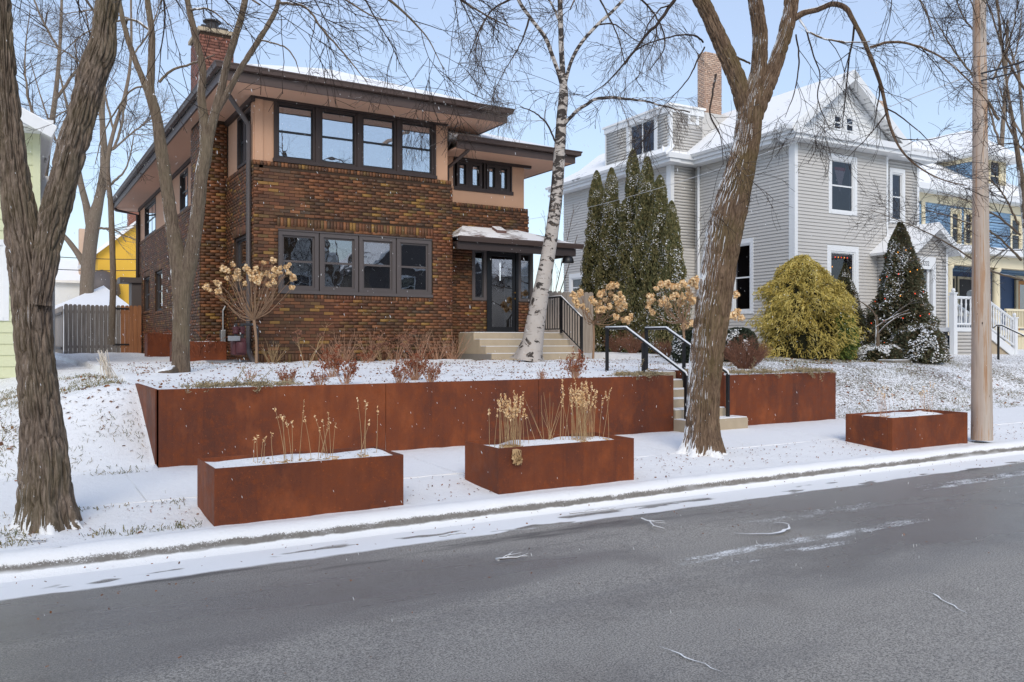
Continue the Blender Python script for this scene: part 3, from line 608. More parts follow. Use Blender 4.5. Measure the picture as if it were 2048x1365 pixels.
for i in range(4):
    w0, w1 = ua0+uw*i/4, ua0+uw*(i+1)/4
    window(house, fF, w0+0.045, w1-0.045, uz0+0.06, 6.585, -0.03, 0.055, mat='trim', recess=0.03, shade=[0.20, 0.14, 0.24, 0.16][i], bar=0.026, inner=True)
m = MB(); m.box(ua0-0.02, ua1+0.02, -0.03, 0.03, uz0-0.015, uz0+0.058, fF); m.build('window_sill', M['trim'], house)
m = MB(); m.box(-0.05, ua1+0.30, -0.03, 0.045, 6.587, 6.66, fF)
for i in range(5): x = ua0+uw*i/4; m.box(x-0.045 if 0 < i else x, x+0.045 if i < 4 else x, -0.10, 0.012, uz0+0.058, 6.587, fF)
m.build('header_trim', M['trim'], house)
# ---- left side
LD = BY1-BY0
CHY0, CHY1, CHX = 20.0-BY0, 21.1-BY0, BX0-3.79
def lz(px, py): return fL.az(px, py)
sw = []
def sidewin(x0, x1, ytop, ybot, **kw):      # photo columns near x1 / far x0 on the left wall
    a0, a1 = max(0.14, fL.A(x1)), fL.A(x0); z1 = fL.az((x0+x1)/2, ytop)[1]; z0 = fL.az((x0+x1)/2, ybot)[1]; sw.append(((a0, a1, z0, z1), kw))
sidewin(468, 499, 472, 582); sidewin(311, 325, 542, 622); sidewin(288, 300, 555, 622)
ops = [x[0] for x in sw]
core = MB(); wall_boxes(core, fL, 0.0, LD, G0-0.3, BT-0.05, ops, -0.2, 0.0); core.build('side_wall', M['mortar'], house)
sold = [(o[0]-0.02, o[1]+0.02, o[3]+0.01, o[3]+0.21, 0.062) for o in ops] + [(o[0]-0.02, o[1]+0.02, o[2]-0.105, o[2]-0.004, 0.062) for o in ops] + [(0, LD, BT-0.10, BT, 0.062)]
bricks += lay(fL, -0.02, LD, G0-0.1, BT-0.105, ops + [(CHY0, CHY1, 0, 9)], sold, 5)
for o, kw in sw: window(house, fL, *o, -0.05, 0.06, mat='trim', sashmat='dark_grey', recess=0.03, bar=0.035)
sw = []
sidewin(472, 510, 218, 345); sidewin(440, 454, 262, 325); sidewin(358, 374, 342, 430); sidewin(288, 310, 398, 470)
ops = [(o[0], o[1], max(o[2], BT+0.02), min(o[3], 6.5)) for o, _ in sw]
core = MB(); wall_boxes(core, fL, 0.0, LD, BT-0.05, TOP, ops, -0.2, -0.03); core.build('side_stucco', M['stucco'], house)
for i, o in enumerate(ops):
    if i == 0:
        md = (o[0]+o[1])/2
        for w0, w1 in ((o[0], md), (md, o[1])): window(house, fL, w0+0.01, w1-0.01, o[2]+0.03, o[3], -0.03, 0.07, bar=0.03, shade=0.2)
    else: window(house, fL, *o, -0.03, 0.07, bar=0.03, muntin=1 if i == 3 else 0)
m = MB(); m.box(-0.04, 3.2, -0.03, 0.05, 6.52, 6.658, fL).box(3.6, LD, -0.03, 0.03, 6.52, 6.658, fL); m.build('header_trim', M['trim'], house)
# ---- wing with the entry
WWD = WGX1-BX1
fWu = fW.shift(0, -0.07)
wz1 = fW.az(1000, 413)[1]; WT = 6.05
wb = pz(fW, 907, 305, 1026, 395)
wo = (fW.A(909), fW.A(1026), fW.az(960, 384)[1], fW.az(960, 322)[1])
DX0, DX1 = fW.A(973), fW.A(1036); DZ0 = 1.80; DZ1 = fW.az(1003, 500)[1]
sl0, sl1 = fW.A(944), fW.A(973); sr0, sr1 = fW.A(1036), fW.A(1066); slz0 = fW.az(958, 601)[1]
dops = [(sl0, sl1, slz0, DZ1), (DX0, DX1, DZ0, DZ1), (sr0, sr1, slz0, DZ1)]
core = MB(); wall_boxes(core, fW, -0.2, WWD, G0-0.3, wz1-0.05, dops, -0.2, 0.0); core.build('wing_wall', M['mortar'], house)
bricks += lay(fW, 0.0, WWD+0.02, G0, wz1-0.105, dops + [(sl0-0.01, sr1+0.01, DZ1-0.005, DZ1+0.32)], [(0, WWD, wz1-0.10, wz1, 0.062)], 8)
core = MB(); wall_boxes(core, fW, -0.2, WWD-0.09, wz1-0.05, WT, [wo], -0.2, -0.05); core.build('wing_stucco', M['stucco'], house)
ow = wo[1]-wo[0]
for i, (s, e) in enumerate([(0.05, 0.265), (0.265, 0.49), (0.55, 0.76), (0.76, 0.97)]):
    window(house, fW, wo[0]+ow*s+0.015, wo[0]+ow*e-0.015, wo[2]+0.09, wo[3]-0.04, -0.06, 0.075, sash='single', bar=0.025, shade=0.9)
m = MB(); m.box(wo[0], wo[1]+0.03, -0.1, -0.02, wo[2], wo[2]+0.088, fW).box(wo[0], wo[1]+0.55, -0.1, 0.0, wo[3]-0.038, wo[3]+0.14, fW)
for s in (0.0, 0.265, 0.52, 0.76, 0.985): m.box(wo[0]+ow*s-0.014, wo[0]+ow*s+(0.03 if s not in (0.265, 0.76) else 0.014), -0.1, -0.045, wo[2]+0.088, wo[3]-0.038, fW)
m.build('header_trim', M['trim'], house)
for s0, s1 in ((sl0, sl1), (sr0, sr1)): window(house, fW, s0, s1-0.0, slz0, DZ1, 0.0, 0.085, sash='single', mat='grey_trim', sashmat='dark_grey', recess=0.03, pane='glass_low', bar=0.02)
MB().box(sl0-0.02, sr1+0.02, -0.1, 0.02, DZ1+0.002, DZ1+0.30, fW).build('door_header', M['trim'], house)
# door
d = MB(); w_ = 0.07; d.box(DX0, DX0+w_, -0.1, 0.03, DZ0, DZ1, fW).box(DX1-w_, DX1, -0.1, 0.03, DZ0, DZ1, fW).box(DX0+w_, DX1-w_, -0.1, 0.03, DZ1-w_, DZ1, fW)
door = d.build('door', M['black'], house)
d = MB(); a0, a1, b0, b1 = DX0+w_+0.005, DX1-w_-0.005, DZ0+0.02, DZ1-w_-0.005
d.box(a0, a0+0.08, -0.04, 0.0, b0, b1, fW).box(a1-0.08, a1, -0.04, 0.0, b0, b1, fW).box(a0+0.08, a1-0.08, -0.04, 0.0, b1-0.09, b1, fW).box(a0+0.08, a1-0.08, -0.04, 0.0, b0, b0+0.13, fW)
d.build('storm_frame', M['black'], door); MB().box(a0+0.08, a1-0.08, -0.025, -0.02, b0+0.13, b1-0.09, fW).build('pane', M['glass_low'], door)
MB().box(a0, a1, -0.6, -0.55, b0, b1, fW).build('inner_door', plain('brown_inner_door', lin(96, 62, 56), 0.6), door)
MB().box(a0+0.14, a0+0.16, -0.45, -0.44, b1-0.62, b1-0.2, fW).box(a1-0.20, a1-0.175, -0.45, -0.44, b1-0.66, b1-0.2, fW).build('light_tube', M['tube_light'], door)
for zz in (b0+0.83, b0+0.98): MB().box(a1-0.045, a1-0.02, 0.0, 0.04, zz, zz+0.03, fW).build('handle', M['brass'], door)
def text(body, size, fr, a, z, n, mat, parent, name, ext=0.004, squeeze=1.0):
    cu = bpy.data.curves.new(name, 'FONT'); cu.body = body; cu.size = size; cu.extrude = ext; cu.align_x = 'CENTER'
    tmp = bpy.data.objects.new(name, cu); col.objects.link(tmp); dg = bpy.context.evaluated_depsgraph_get(); me = bpy.data.meshes.new_from_object(tmp.evaluated_get(dg))
    bpy.data.objects.remove(tmp)
    R = np.array([fr.a, [0, 0, 1], -np.cross(fr.a, [0, 0, 1])*-1]); co = np.array([v.co[:] for v in me.vertices]); co[:, 0] *= squeeze
    W3 = fr.w((a, n, z)) + co[:, 0:1]*fr.a + co[:, 1:2]*np.array([0, 0, 1]) + co[:, 2:3]*fr.n
    me.vertices.foreach_set('co', W3.ravel()); me.update(); return finish(name, me, mat, parent)
text('3236', 0.15, fW, (DX0+DX1)/2, DZ1+0.10, 0.025, M['brass'], house, 'house_number')
# right and rear walls (plain, out of sight) so the house is whole
MB().box(BX1-0.2, BX1, BY0+0.2, BY1, G0-0.3, TOP).build('right_wall', M['mortar'], house)
MB().box(BX0, BX1, BY1-0.2, BY1-0.002, G0-0.3, TOP).build('rear_wall', M['mortar'], house)
MB().box(WGX1-0.2, WGX1, WGY+0.2, 27, G0-0.3, WT).build('wing_side_wall', M['stucco'], house)
# bricks
lay_build(bricks, house, 'brick_many', 298)
# ---- eaves and roof
def hip_roof(parent, x0, x1, y0, y1, ze, pitch, mat, gut='gutter', ridge='y', soff='soffit', fasc=0.19, drop=0.2):
    half = (x1-x0)/2 if ridge == 'y' else (y1-y0)/2; zr = ze+half*pitch
    if ridge == 'y': r0, r1 = ((x0+x1)/2, y0+half, zr), ((x0+x1)/2, y1-half, zr)
    else: r0, r1 = (x0+half, (y0+y1)/2, zr), (x1-half, (y0+y1)/2, zr)
    c = [(x0, y0, ze), (x1, y0, ze), (x1, y1, ze), (x0, y1, ze)]
    V = c+[r0, r1]
    F = [(0, 1, 4), (1, 2, 5, 4), (2, 3, 5), (3, 0, 4, 5)] if ridge == 'y' else [(0, 1, 5, 4), (1, 2, 5), (2, 3, 4, 5), (3, 0, 4)]
    F.append((3, 2, 1, 0))
    r = MB().add(V, F).build('roof', M[mat], parent)
    g = MB(); e = 0.11
    # gutter: a stepped rim outside the fascia
    for (p, q_, nx_, ny_) in ((c[0], c[1], 0, -1), (c[1], c[2], 1, 0), (c[2], c[3], 0, 1), (c[3], c[0], -1, 0)):
        p = np.array(p); q_ = np.array(q_); dv = (q_-p)/np.linalg.norm(q_-p); nn = np.array([nx_, ny_, 0.0])
        prof_ = [(0.0, -0.002), (0.10, -0.002), (0.105, -0.02), (0.085, -0.045), (0.075, -0.11), (0.0, -0.12)]
        A = [p+nn*o+np.array([0, 0, z])-dv*o for o, z in prof_]; B = [q_+nn*o+np.array([0, 0, z])+dv*o for o, z in prof_]
        k_ = len(prof_); g.add(A+B, [(i, (i+1) % k_, k_+(i+1) % k_, k_+i) for i in range(k_)] + [tuple(range(k_))[::-1], tuple(range(k_, 2*k_))])
    g.build('gutter', M[gut], r)
    f = MB(); z1, z0 = ze-0.122, ze-0.122-fasc
    i_ = 0.03
    f.box(x0+i_, x1-i_, y0+i_, y0+i_+0.04, z0, z1).box(x0+i_, x1-i_, y1-i_-0.04, y1-i_, z0, z1).box(x0+i_, x0+i_+0.04, y0+i_+0.04, y1-i_-0.04, z0, z1).box(x1-i_-0.04, x1-i_, y0+i_+0.04, y1-i_-0.04, z0, z1)
    f.build('fascia', M['gutter'], r)
    MB().box(x0+0.07, x1-0.07, y0+0.07, y1-0.07, z0+0.012, z0+0.03).build('soffit', M[soff], r)
    return r
EZ = 6.93
hip_roof(house, BX0-0.86, BX1+1.02, BY0-0.9, BY1+0.9, EZ, 0.40, 'roof_snow')
tipx = onY(1154, 306, WGY-0.9)[0]; wez = onY(1154, 304, WGY-0.9)[2]
def wing_roof(x0, x1, y0, y1, ze, pitch):
    half = (y1-y0)/2; zr = ze+half*pitch; r1 = (x1-half, (y0+y1)/2, zr); r0 = (min(x0, x1-half-0.1), (y0+y1)/2, zr)
    xr_ = max(x0, x1-half); zq = ze+(x1-x0)*pitch if x1-half < x0 else zr
    yq = y0+(zq-ze)/pitch
    r = MB().add([(x0, y0, ze), (x1, y0, ze), (x1, y1, ze), (x0, y1, ze), (x0, yq, zq), (x0, y1-(yq-y0), zq)], [(0, 1, 4), (1, 2, 5, 4), (2, 3, 5), (3, 0, 4, 5), (3, 2, 1, 0)]).build('wing_roof', M['roof_snow'], house)
    prof_ = [(0.0, -0.002), (0.10, -0.002), (0.105, -0.02), (0.085, -0.045), (0.075, -0.11), (0.0, -0.12)]; k_ = 6
    g = MB(); A = [(x0, y0-o, ze+z) for o, z in prof_]; B = [(x1+o, y0-o, ze+z) for o, z in prof_]; C3 = [(x1+o, y1, ze+z) for o, z in prof_]
    F6 = lambda: [(i, (i+1) % k_, k_+(i+1) % k_, k_+i) for i in range(k_)] + [tuple(range(k_))[::-1], tuple(range(k_, 2*k_))]
    g.add(A+B, F6()); g.add(B+C3, F6()); g.build('gutter', M['gutter'], r)
    z1, z0 = ze-0.122, ze-0.29; MB().box(x0, x1-0.03, y0+0.03, y0+0.07, z0, z1).box(x1-0.07, x1-0.03, y0+0.07, y1, z0, z1).build('fascia', M['gutter'], r)
    MB().box(x0, x1-0.07, y0+0.07, y1, z0+0.012, z0+0.03).build('soffit', M['soffit'], r)
wing_roof(BX1+0.005, tipx, WGY-0.9, 27.5, wez, 0.36)
# porch roof over the door
PEY = WGY-0.85; pz_ = onY(1157, 489, PEY)[2]; pxr = onY(1157, 489, PEY)[0]; pxl = BX1+0.04
PR = MB(); rise = 0.36; pw = 0.80
V = [(pxl, PEY, pz_), (pxr, PEY, pz_), (pxr, WGY+0.3, pz_), (pxl, WGY-0.03, pz_), (pxl+0.55, WGY-0.03, pz_+rise), (WGX1-0.35, WGY-0.03, pz_+rise)]
porch = PR.add(V, [(0, 1, 5, 4), (1, 2, 5), (0, 4, 3), (3, 4, 5, 2), (3, 2, 1, 0)]).build('porch_roof', M['porch_roof'], house)
MB().prism([(pxl, PEY, pz_-0.001), (pxl, PEY-0.10, pz_-0.001), (pxl, PEY-0.10, pz_-0.03), (pxl, PEY-0.05, pz_-0.12), (pxl, PEY, pz_-0.12)], (pxr-pxl+0.1, 0, 0)).build('gutter', M['gutter'], porch)
m = MB(); m.box(pxl, pxr-0.06, PEY+0.03, PEY+0.12, pz_-0.30, pz_-0.121).box(pxr-0.15, pxr-0.06, PEY+0.12, WGY+0.3, pz_-0.30, pz_-0.004).box(pxl, pxr-0.15, PEY+0.12, WGY-0.03, pz_-0.16, pz_-0.12); m.build('fascia', M['trim'], porch)
v = MB(); vx = fW.A(988)+BX1; v.hexa([(vx-0.13, 17.80, pz_+0.16), (vx+0.13, 17.80, pz_+0.16), (vx+0.13, 18.08, pz_+0.28), (vx-0.13, 18.08, pz_+0.28), (vx-0.13, 17.80, pz_+0.27), (vx+0.13, 17.80, pz_+0.27), (vx+0.13, 18.08, pz_+0.40), (vx-0.13, 18.08, pz_+0.40)])
v.build('roof_vent', plain('brown_vent', lin(112, 84, 76), 0.6, snow=0.7), porch, bevel=0.01)
# downspouts
def spout(pts, w_=0.045, name='downspout', mat='gutter'): return MB().tube(pts, w_, 8).build(name, M[mat], house, True)
spout([(BX0-0.78, BY0-0.3, 6.72), (BX0-0.5, BY0-0.15, 6.5), (BX0-0.07, BY0+0.10, 6.05), (BX0-0.07, BY0+0.10, 1.45), (BX0-0.10, BY0-0.1, 1.35), (BX0-0.12, BY0-0.45, 1.20), (BX0-0.12, BY0-0.52, 1.13)], 0.05, mat='grey_trim')
spout([(BX1+0.35, WGY-0.86, wez-0.1), (BX1+0.33, WGY-0.8, wez-0.3), (BX1+0.12, WGY-0.15, wez-0.62), (BX1+0.12, WGY-0.12, 4.35)])
spout([(BX1+0.09, WGY-0.12, pz_-0.25), (BX1+0.09, WGY-0.12, G0)], 0.05, mat='trim')
fe = (BX0-0.86, BY1+0.5); spout([(fe[0], fe[1]-0.2, 6.8), (fe[0]+0.1, fe[1]-0.3, 6.55), (BX0-0.08, BY1-0.3, 6.35), (BX0-0.08, BY1-0.3, 1.2)], 0.06, mat='trim')
# chimney on the left wall
chim = MB(); chim.box(BX0-CHX, BX0+0.15, BY0+CHY0, BY0+CHY1, G0-0.3, 8.62).build('chimney_core', M['mortar'], house)
cb = lay(Frame((BX0-CHX, BY0+CHY0, 0), (1, 0, 0), (0, -1, 0)), 0, CHX+0.15, 6.9, 8.6, [], (), 21) + lay(Frame((BX0-CHX, BY0+CHY0, 0), (0, 1, 0), (-1, 0, 0)), -0.02, CHY1-CHY0, 6.9, 8.6, [], (), 22)
ch = lay_build(cb, house, 'chimney', 0, name='chimney_bricks')
cb = lay(Frame((BX0-CHX, BY0+CHY0, 0), (1, 0, 0), (0, -1, 0)), 0, CHX, G0, 6.55, [], (), 23) + lay(Frame((BX0-CHX, BY0+CHY0, 0), (0, 1, 0), (-1, 0, 0)), -0.02, CHY1-CHY0, G0, 6.55, [], (), 24)
lay_build(cb, house, 'brick_many', 0, name='chimney_breast_bricks')
MB().box(BX0-CHX-0.06, BX0+0.21, BY0+CHY0-0.06, BY0+CHY1+0.06, 8.62, 8.70).build('chimney_cap', M['concrete'], house)
cc = (BX0-CHX/2+0.08, BY0+(CHY0+CHY1)/2)
MB().box(cc[0]-0.3, cc[0]+0.3, cc[1]-0.3, cc[1]+0.3, 8.80, 8.86).lathe((cc[0], cc[1], 8.70), [(0.14, 0), (0.14, 0.34), (0.2, 0.34), (0.2, 0.37), (0.02, 0.40)]).build('chimney_cowl', M['dark_grey'], house)
# rear bay porch on the left wall
MB().box(BX0-0.75, BX0, 33.95, 34.88, 3.75, 3.95).build('side_canopy', M['grey_trim'], house); MB().box(BX0-0.35, BX0, 34.05, 34.85, G0, 3.75).build('side_bay', M['grey_trim'], house)
# ---- entry steps, landing
t = thing('entry_steps', 'tan concrete entry steps with snow lines below the front door', 'stairs', (10.6, 17.2, G0))
PXL, PXR = fW.A(916)+BX1, 11.95
ys = [WGY-0.80, WGY-1.09, WGY-1.37, WGY-1.65]; zs = [1.797, 1.635, 1.472, 1.31]
for i, (yy, zz) in enumerate(zip(ys, zs)):
    MB().box(PXL+0.002*i, PXR-0.002*i, yy, WGY-0.02 if i == 0 else ys[i-1]+0.05, G0-0.2, zz).build('step' if i else 'landing', M['concrete'], t, bevel=0.012)
    MB().box(PXL+0.02, PXR-0.02, yy+0.012, yy+(0.74 if i == 0 else 0.275), zz+0.001, zz+0.015).build('step_snow', M['snow'], t, bevel=0.005)
MB().box(PXL-0.012, PXL+0.004, WGY-1.63, WGY-0.02, G0-0.2, 1.30).build('cheek', M['grey_concrete'], t)
# porch railing on the right of the steps
t = thing('stair_railing', 'black metal railing with balusters beside the entry steps', 'railing', (PXR-0.1, 17, 1.3))
xr = PXR-0.12; yA, yB, yC = WGY-0.08, WGY-0.86, WGY-1.72
top = [(xr, yA, 2.70), (xr, yB, 2.70), (xr, yC, 2.17)]; bot = [(xr, yA, 1.90), (xr, yB, 1.90), (xr, yC, 1.40)]
MB().tube(top, 0.024, 8).build('top_rail', M['black'], t, True); MB().tube([np.array(p)+(0, 0, 0.022) for p in top], 0.016, 6).build('rail_snow', M['leaf_snow'], t, True)
MB().tube(bot, 0.016, 6).build('bottom_rail', M['black'], t, True)
for yy, zz0, zz1 in ((yC, 1.12, 2.17), (yB, 1.8, 2.7)): MB().box(xr-0.026, xr+0.026, yy-0.026, yy+0.026, zz0, zz1).build('post', M['black'], t)
for i in range(15):
    yy = yA-(i+0.5)*(yA-yC)/15; s = 0 if yy > yB else (yB-yy)/(yB-yC)
    MB().box(xr-0.008, xr+0.008, yy-0.008, yy+0.008, 1.90-0.5*s, 2.70-0.53*s).build('baluster', M['black'], t)
# hanging lamp at the right end of the porch eave
lp = onY(1136, 505, PEY+0.1); t = thing('porch_lamp', 'black bell shaped lamp hanging under the porch eave', 'lamp', lp)
MB().lathe((lp[0], lp[1], lp[2]-0.27), [(0.145, 0), (0.15, 0.02), (0.14, 0.09), (0.11, 0.15), (0.05, 0.185), (0.02, 0.2)], 16).build('lamp_shade', M['black'], t, True)
MB().tube([(lp[0], lp[1], lp[2]-0.08), (lp[0], lp[1], lp[2]+0.06)], 0.012, 6).build('lamp_stem', M['black'], t)
# wall lantern right of door
lp = fW.w((sr1+0.28, 0.12, 3.05)); t = thing('wall_lantern', 'small black wall lantern right of the front door', 'lamp', lp)
MB().box(lp[0]-0.07, lp[0]+0.07, lp[1]-0.06, lp[1]+0.1, 2.85, 2.9).box(lp[0]-0.09, lp[0]+0.09, lp[1]-0.08, lp[1]+0.11, 3.2, 3.25).box(lp[0]-0.05, lp[0]+0.05, lp[1]-0.04, lp[1]+0.06, 2.9, 3.2).build('lantern_body', M['black'], t)
# ------------------------------------------------------------------ clapboard houses
def boards(fr, a0, a1, z0, z1, ops, pitch=0.1016, proud=0.030):
    L = []; z = z0
    while z < z1-0.02:
        for s, e in free(a0, a1, [(o[0], o[1]) for o in ops if o[2]-0.02 < z+pitch/2 < o[3]+0.02]):
            if e-s > 0.02: L.append((fr, s, e, z, min(z+pitch, z1), proud))
        z += pitch
    return L
def boards_build(L, parent, mat, n_single=0, name='siding'):
    def pts(f, s, e, z, zt, p, o=None): return f.w([(s, 0, z), (e, 0, z), (e, p, z), (s, p, z), (s, 0, zt), (e, 0, zt), (e, 0.003, zt), (s, 0.003, zt)])
    c = np.array([f.w(((s+e)/2, 0, z)) for f, s, e, z, zt, p in L]); ln = np.array([e-s for f, s, e, z, zt, p in L])
    order = np.argsort(np.linalg.norm(c-EYE, axis=1)-ln*0.5); single = set(order[:n_single].tolist()); V = []; cache = {}
    for i, b in enumerate(L):
        if i in single:
            f, s, e, z, zt, p = b; kk = (id(f), round(e-s, 3), round(zt-z, 3))
            if kk not in cache:
                me = bpy.data.meshes.new('clapboard'); me.from_pydata(pts(Frame((0, 0, 0), f.a, f.n), 0, e-s, 0, zt-z, p).tolist(), [], MB.BF); me.materials.append(M[mat]); cache[kk] = me
            piece('clapboard', cache[kk], parent, f.w((s, 0, z)))
        else: V.append(pts(*b))
    if V:
        F = np.array(MB.BF)[None] + (np.arange(len(V))*8)[:, None, None]; tag(big(name, np.array(V).reshape(-1, 3), F.reshape(-1, 4), M[mat], parent), kind='stuff')
def trimwin(parent, fr, o, casing=0.13, mat='white', **kw):       # window with a flat casing round it
    a0, a1, z0, z1 = o; m = MB()
    m.box(a0, a0+casing, -0.02, 0.03, z0, z1, fr).box(a1-casing, a1, -0.02, 0.03, z0, z1, fr).box(a0+casing, a1-casing, -0.02, 0.032, z1-casing*1.15, z1, fr).box(a0+casing, a1-casing, -0.02, 0.04, z0, z0+casing*0.7, fr)
    m.build('window_casing', M[mat], parent)
    kw.setdefault('pane', 'glass_dark'); return window(parent, fr, a0+casing, a1-casing, z0+casing*0.7, z1-casing*1.15, 0.0, 0.045, mat=mat, sashmat=mat, recess=0.02, bar=0.025, **kw)

th = math.radians(-2.0); ga = np.array([math.cos(th), math.sin(th), 0]); gd = np.array([-math.sin(th), math.cos(th), 0])
gF = Frame((20.0, 17.1, 0), ga, -gd); gL = Frame((20.0, 17.1, 0), gd, -ga); GG = 1.2
grey = thing('grey_house', 'grey clapboard house with white gable, corner boards and number 3232', 'house', (20.0, 17.1, GG))
def gw(x, y, z): return np.array([20.0, 17.1, 0]) + ga*x + gd*y + np.array([0, 0, z])      # house-local point
W1 = gF.A(1774); gE = gF.az(1594, 284)[1]
f1 = pz(gF, 1656, 307, 1713, 433); f2 = pz(gF, 1653, 490, 1716, 640)
B = boards(gF, 0.10, W1, GG-0.1, gE, [f1, f2])
core = MB(); wall_boxes(core, gF, 0, W1, GG-0.2, gE, [f1, f2], -0.2, 0.0); core.build('front_wall', M['siding'], grey)
w_ = trimwin(grey, gF, f1, 0.12); fr = gF.shift(0, -0.09)
ma = (f1[0]+f1[1])/2; mz = f1[3]-0.35
MB().prism([gF.w((ma-0.26, -0.10, mz)), gF.w((ma+0.26, -0.10, mz)), gF.w((ma, -0.10, mz-0.75))], gF.n*0.004).build('paper_pennant', plain('pale_pennant', lin(208, 190, 186), 0.8), w_)
MB().prism([gF.w((ma-0.26, -0.094, mz)), gF.w((ma+0.26, -0.094, mz)), gF.w((ma+0.22, -0.094, mz-0.1)), gF.w((ma-0.22, -0.094, mz-0.1))], gF.n*0.004).build('pennant_stripe', M['pink'], w_)
w_ = trimwin(grey, gF, f2, 0.15)
for i in range(7):
    t_ = i/6*math.pi; MB().lathe(gF.w((f2[0]+0.3+(f2[1]-f2[0]-0.6)*i/6, -0.05, f2[3]-0.38-(0.0 if 0 < i < 6 else 0.3))), [(0.001, 0), (0.022, 0.02), (0.022, 0.04), (0.005, 0.06)], 8).build('window_bulb', M['bulb_red' if i % 2 else 'bulb_amber'], w_)
MB().box(-0.03, 0.10, -0.2, 0.03, GG-0.1, gE, gF).build('corner_board', M['white'], grey); MB().box(W1-0.06, W1+0.02, -0.2, 0.03, GG-0.1, gE, gF).build('corner_board', M['white'], grey)
# left side wall, then the deeper wing
y1 = gL.A(1390); WGw = 1.05
sw_ = (gL.A(1508), gL.A(1462), gL.az(1490, 628)[1], gL.az(1490, 478)[1])
B += boards(gL, 0.03, y1, GG-0.1, gE, [sw_])
core = MB(); wall_boxes(core, gL, 0.03, y1, GG-0.2, gE, [sw_], -0.2, 0.0); core.build('side_wall', M['siding'], grey); trimwin(grey, gL, sw_, 0.13)
gWF = Frame(gw(-WGw, y1, 0), ga, -gd); gWL = Frame(gw(-WGw, y1, 0), gd, -ga); WL = gWL.A(1128)
lw = pz(gWL, 1172, 546, 1139, 610); lw = (min(lw[0], lw[1]), max(lw[0], lw[1]), gWL.az(1150, 600)[1], gWL.az(1150, 548)[1])
B += boards(gWF, 0.10, WGw, GG-0.1, gE, []) + boards(gWL, 0.03, WL, GG-0.1, gE-0.02, [lw])
MB().box(0, WGw, -0.2, 0, GG-0.2, gE, gWF).build('wing_front', M['siding'], grey)
core = MB(); wall_boxes(core, gWL, 0.03, WL, GG-0.2, gE, [lw], -0.2, 0); core.build('wing_side', M['siding'], grey); trimwin(grey, gWL, lw, 0.14, shade=1.0)
MB().box(-0.03, 0.12, -0.2, 0.03, GG-0.1, gE, gWF).build('corner_board', M['white'], grey)
MB().tube([gw(-0.06, y1-0.25, GG+0.1), gw(-0.06, y1-0.25, gE)], 0.05, 8).build('downspout', M['white'], grey, True)
# recessed right part
RX0, RY0 = W1, 0.7; gR = Frame(gw(RX0, RY0, 0), ga, -gd); RW = gR.A(1836); rE = gR.az(1800, 322)[1]
r1 = (gR.A(1778), gR.A(1809), gR.az(1793, 447)[1], gR.az(1793, 338)[1])
B += boards(gR, 0.0, RW, GG-0.1, rE, [r1]); core = MB(); wall_boxes(core, gR, -0.05, RW, GG-0.2, rE, [r1], -0.2, 0); core.build('right_wall', M['siding'], grey)
w_ = trimwin(grey, gR, r1, 0.12); MB().box(r1[0]+0.1, r1[1]-0.1, -0.16, -0.15, r1[2], r1[3], gR).build('curtain', M['purple'], w_)
MB().box(RW-0.08, RW+0.03, -0.2, 0.03, GG-0.1, rE, gR).build('corner_board', M['white'], grey)
MB().box(RW-0.15, RW, -8, -0.2, GG-0.2, rE, gR).build('far_side_wall', M['siding'], grey)
boards_build(B, grey, 'siding', 290)
# gable
ax, az_ = gF.az(1697, 150); GH = az_; ov = 0.35
gB = gE+0.42; hw = W1/2+0.15; cx = W1/2
def gab(y, o=0.0): return [gw(cx-hw-o, y, gB-0.0), gw(cx+hw+o, y, gB), gw(cx, y, GH-0.15+o*0.0)]
gbz = MB(); z = gB; gm = []
nb = 13
for i in range(nb):
    t0, t1 = i/nb, (i+1)/nb; za, zb = gB+(GH-0.25-gB)*t0, gB+(GH-0.25-gB)*t1; h0, h1 = hw*(1-t0), hw*(1-t1)
    p = [gw(cx-h0, 0.02, za), gw(cx+h0, 0.02, za), gw(cx+h0, -0.02, za), gw(cx-h0, -0.02, za), gw(cx-h1, 0.02, zb), gw(cx+h1, 0.02, zb), gw(cx+h1, 0.005, zb), gw(cx-h1, 0.005, zb)]
    MB().hexa(p).build('gable_board', M['white'], grey)
gws = [pz(gF, 1664, 231, 1678, 262), pz(gF, 1688, 234, 1703, 264)]
cs = MB(); cs.box(gws[0][0]-0.14, gws[1][1]+0.14, -0.02, 0.05, gws[0][2]-0.12, gws[0][3]+0.1, gF).build('gable_window_casing', M['white'], grey)
for o in gws: window(grey, gF, o[0], o[1], gws[0][2], gws[0][3], 0.075, 0.02, mat='white', sashmat='white', recess=0.0, bar=0.02, pane='glass_dark', room=False, name='gable_window'); MB().box(o[0], o[1], 0.051, 0.054, gws[0][2], gws[0][3], gF).build('dark_backing', M['dark_room'], grey)  # dark sheet on the casing paints the unlit inside behind each pane
# cornice and boxed gutter
m = MB(); m.box(-0.42, W1+0.42, -0.3, 0.42, gE, gE+0.12, gF).box(-0.5, W1+0.5, -0.3, 0.5, gE+0.121, gE+0.30, gF).box(0.51, y1+0.05, -0.05, 0.42, gE, gE+0.12, gL.shift(0, 0)).box(0.30, y1+0.0, -0.05, 0.5, gE+0.121, gE+0.30, gL)
m.box(-0.45, WL+0.4, -0.05, 0.40, gE+0.003, gE+0.118, gWL).box(-0.5, WL+0.45, -0.05, 0.48, gE+0.123, gE+0.29, gWL).box(0, WGw, -0.05, 0.40, gE-0.004, gE+0.125, gWF).box(0, WGw-0.5, -0.05, 0.48, gE+0.128, gE+0.285, gWF)
m.box(0.0, RW+0.4, -0.3, 0.42, rE, rE+0.12, gR).box(0, RW+0.45, -0.3, 0.5, rE+0.121, rE+0.30, gR); m.build('cornice', M['white'], grey)
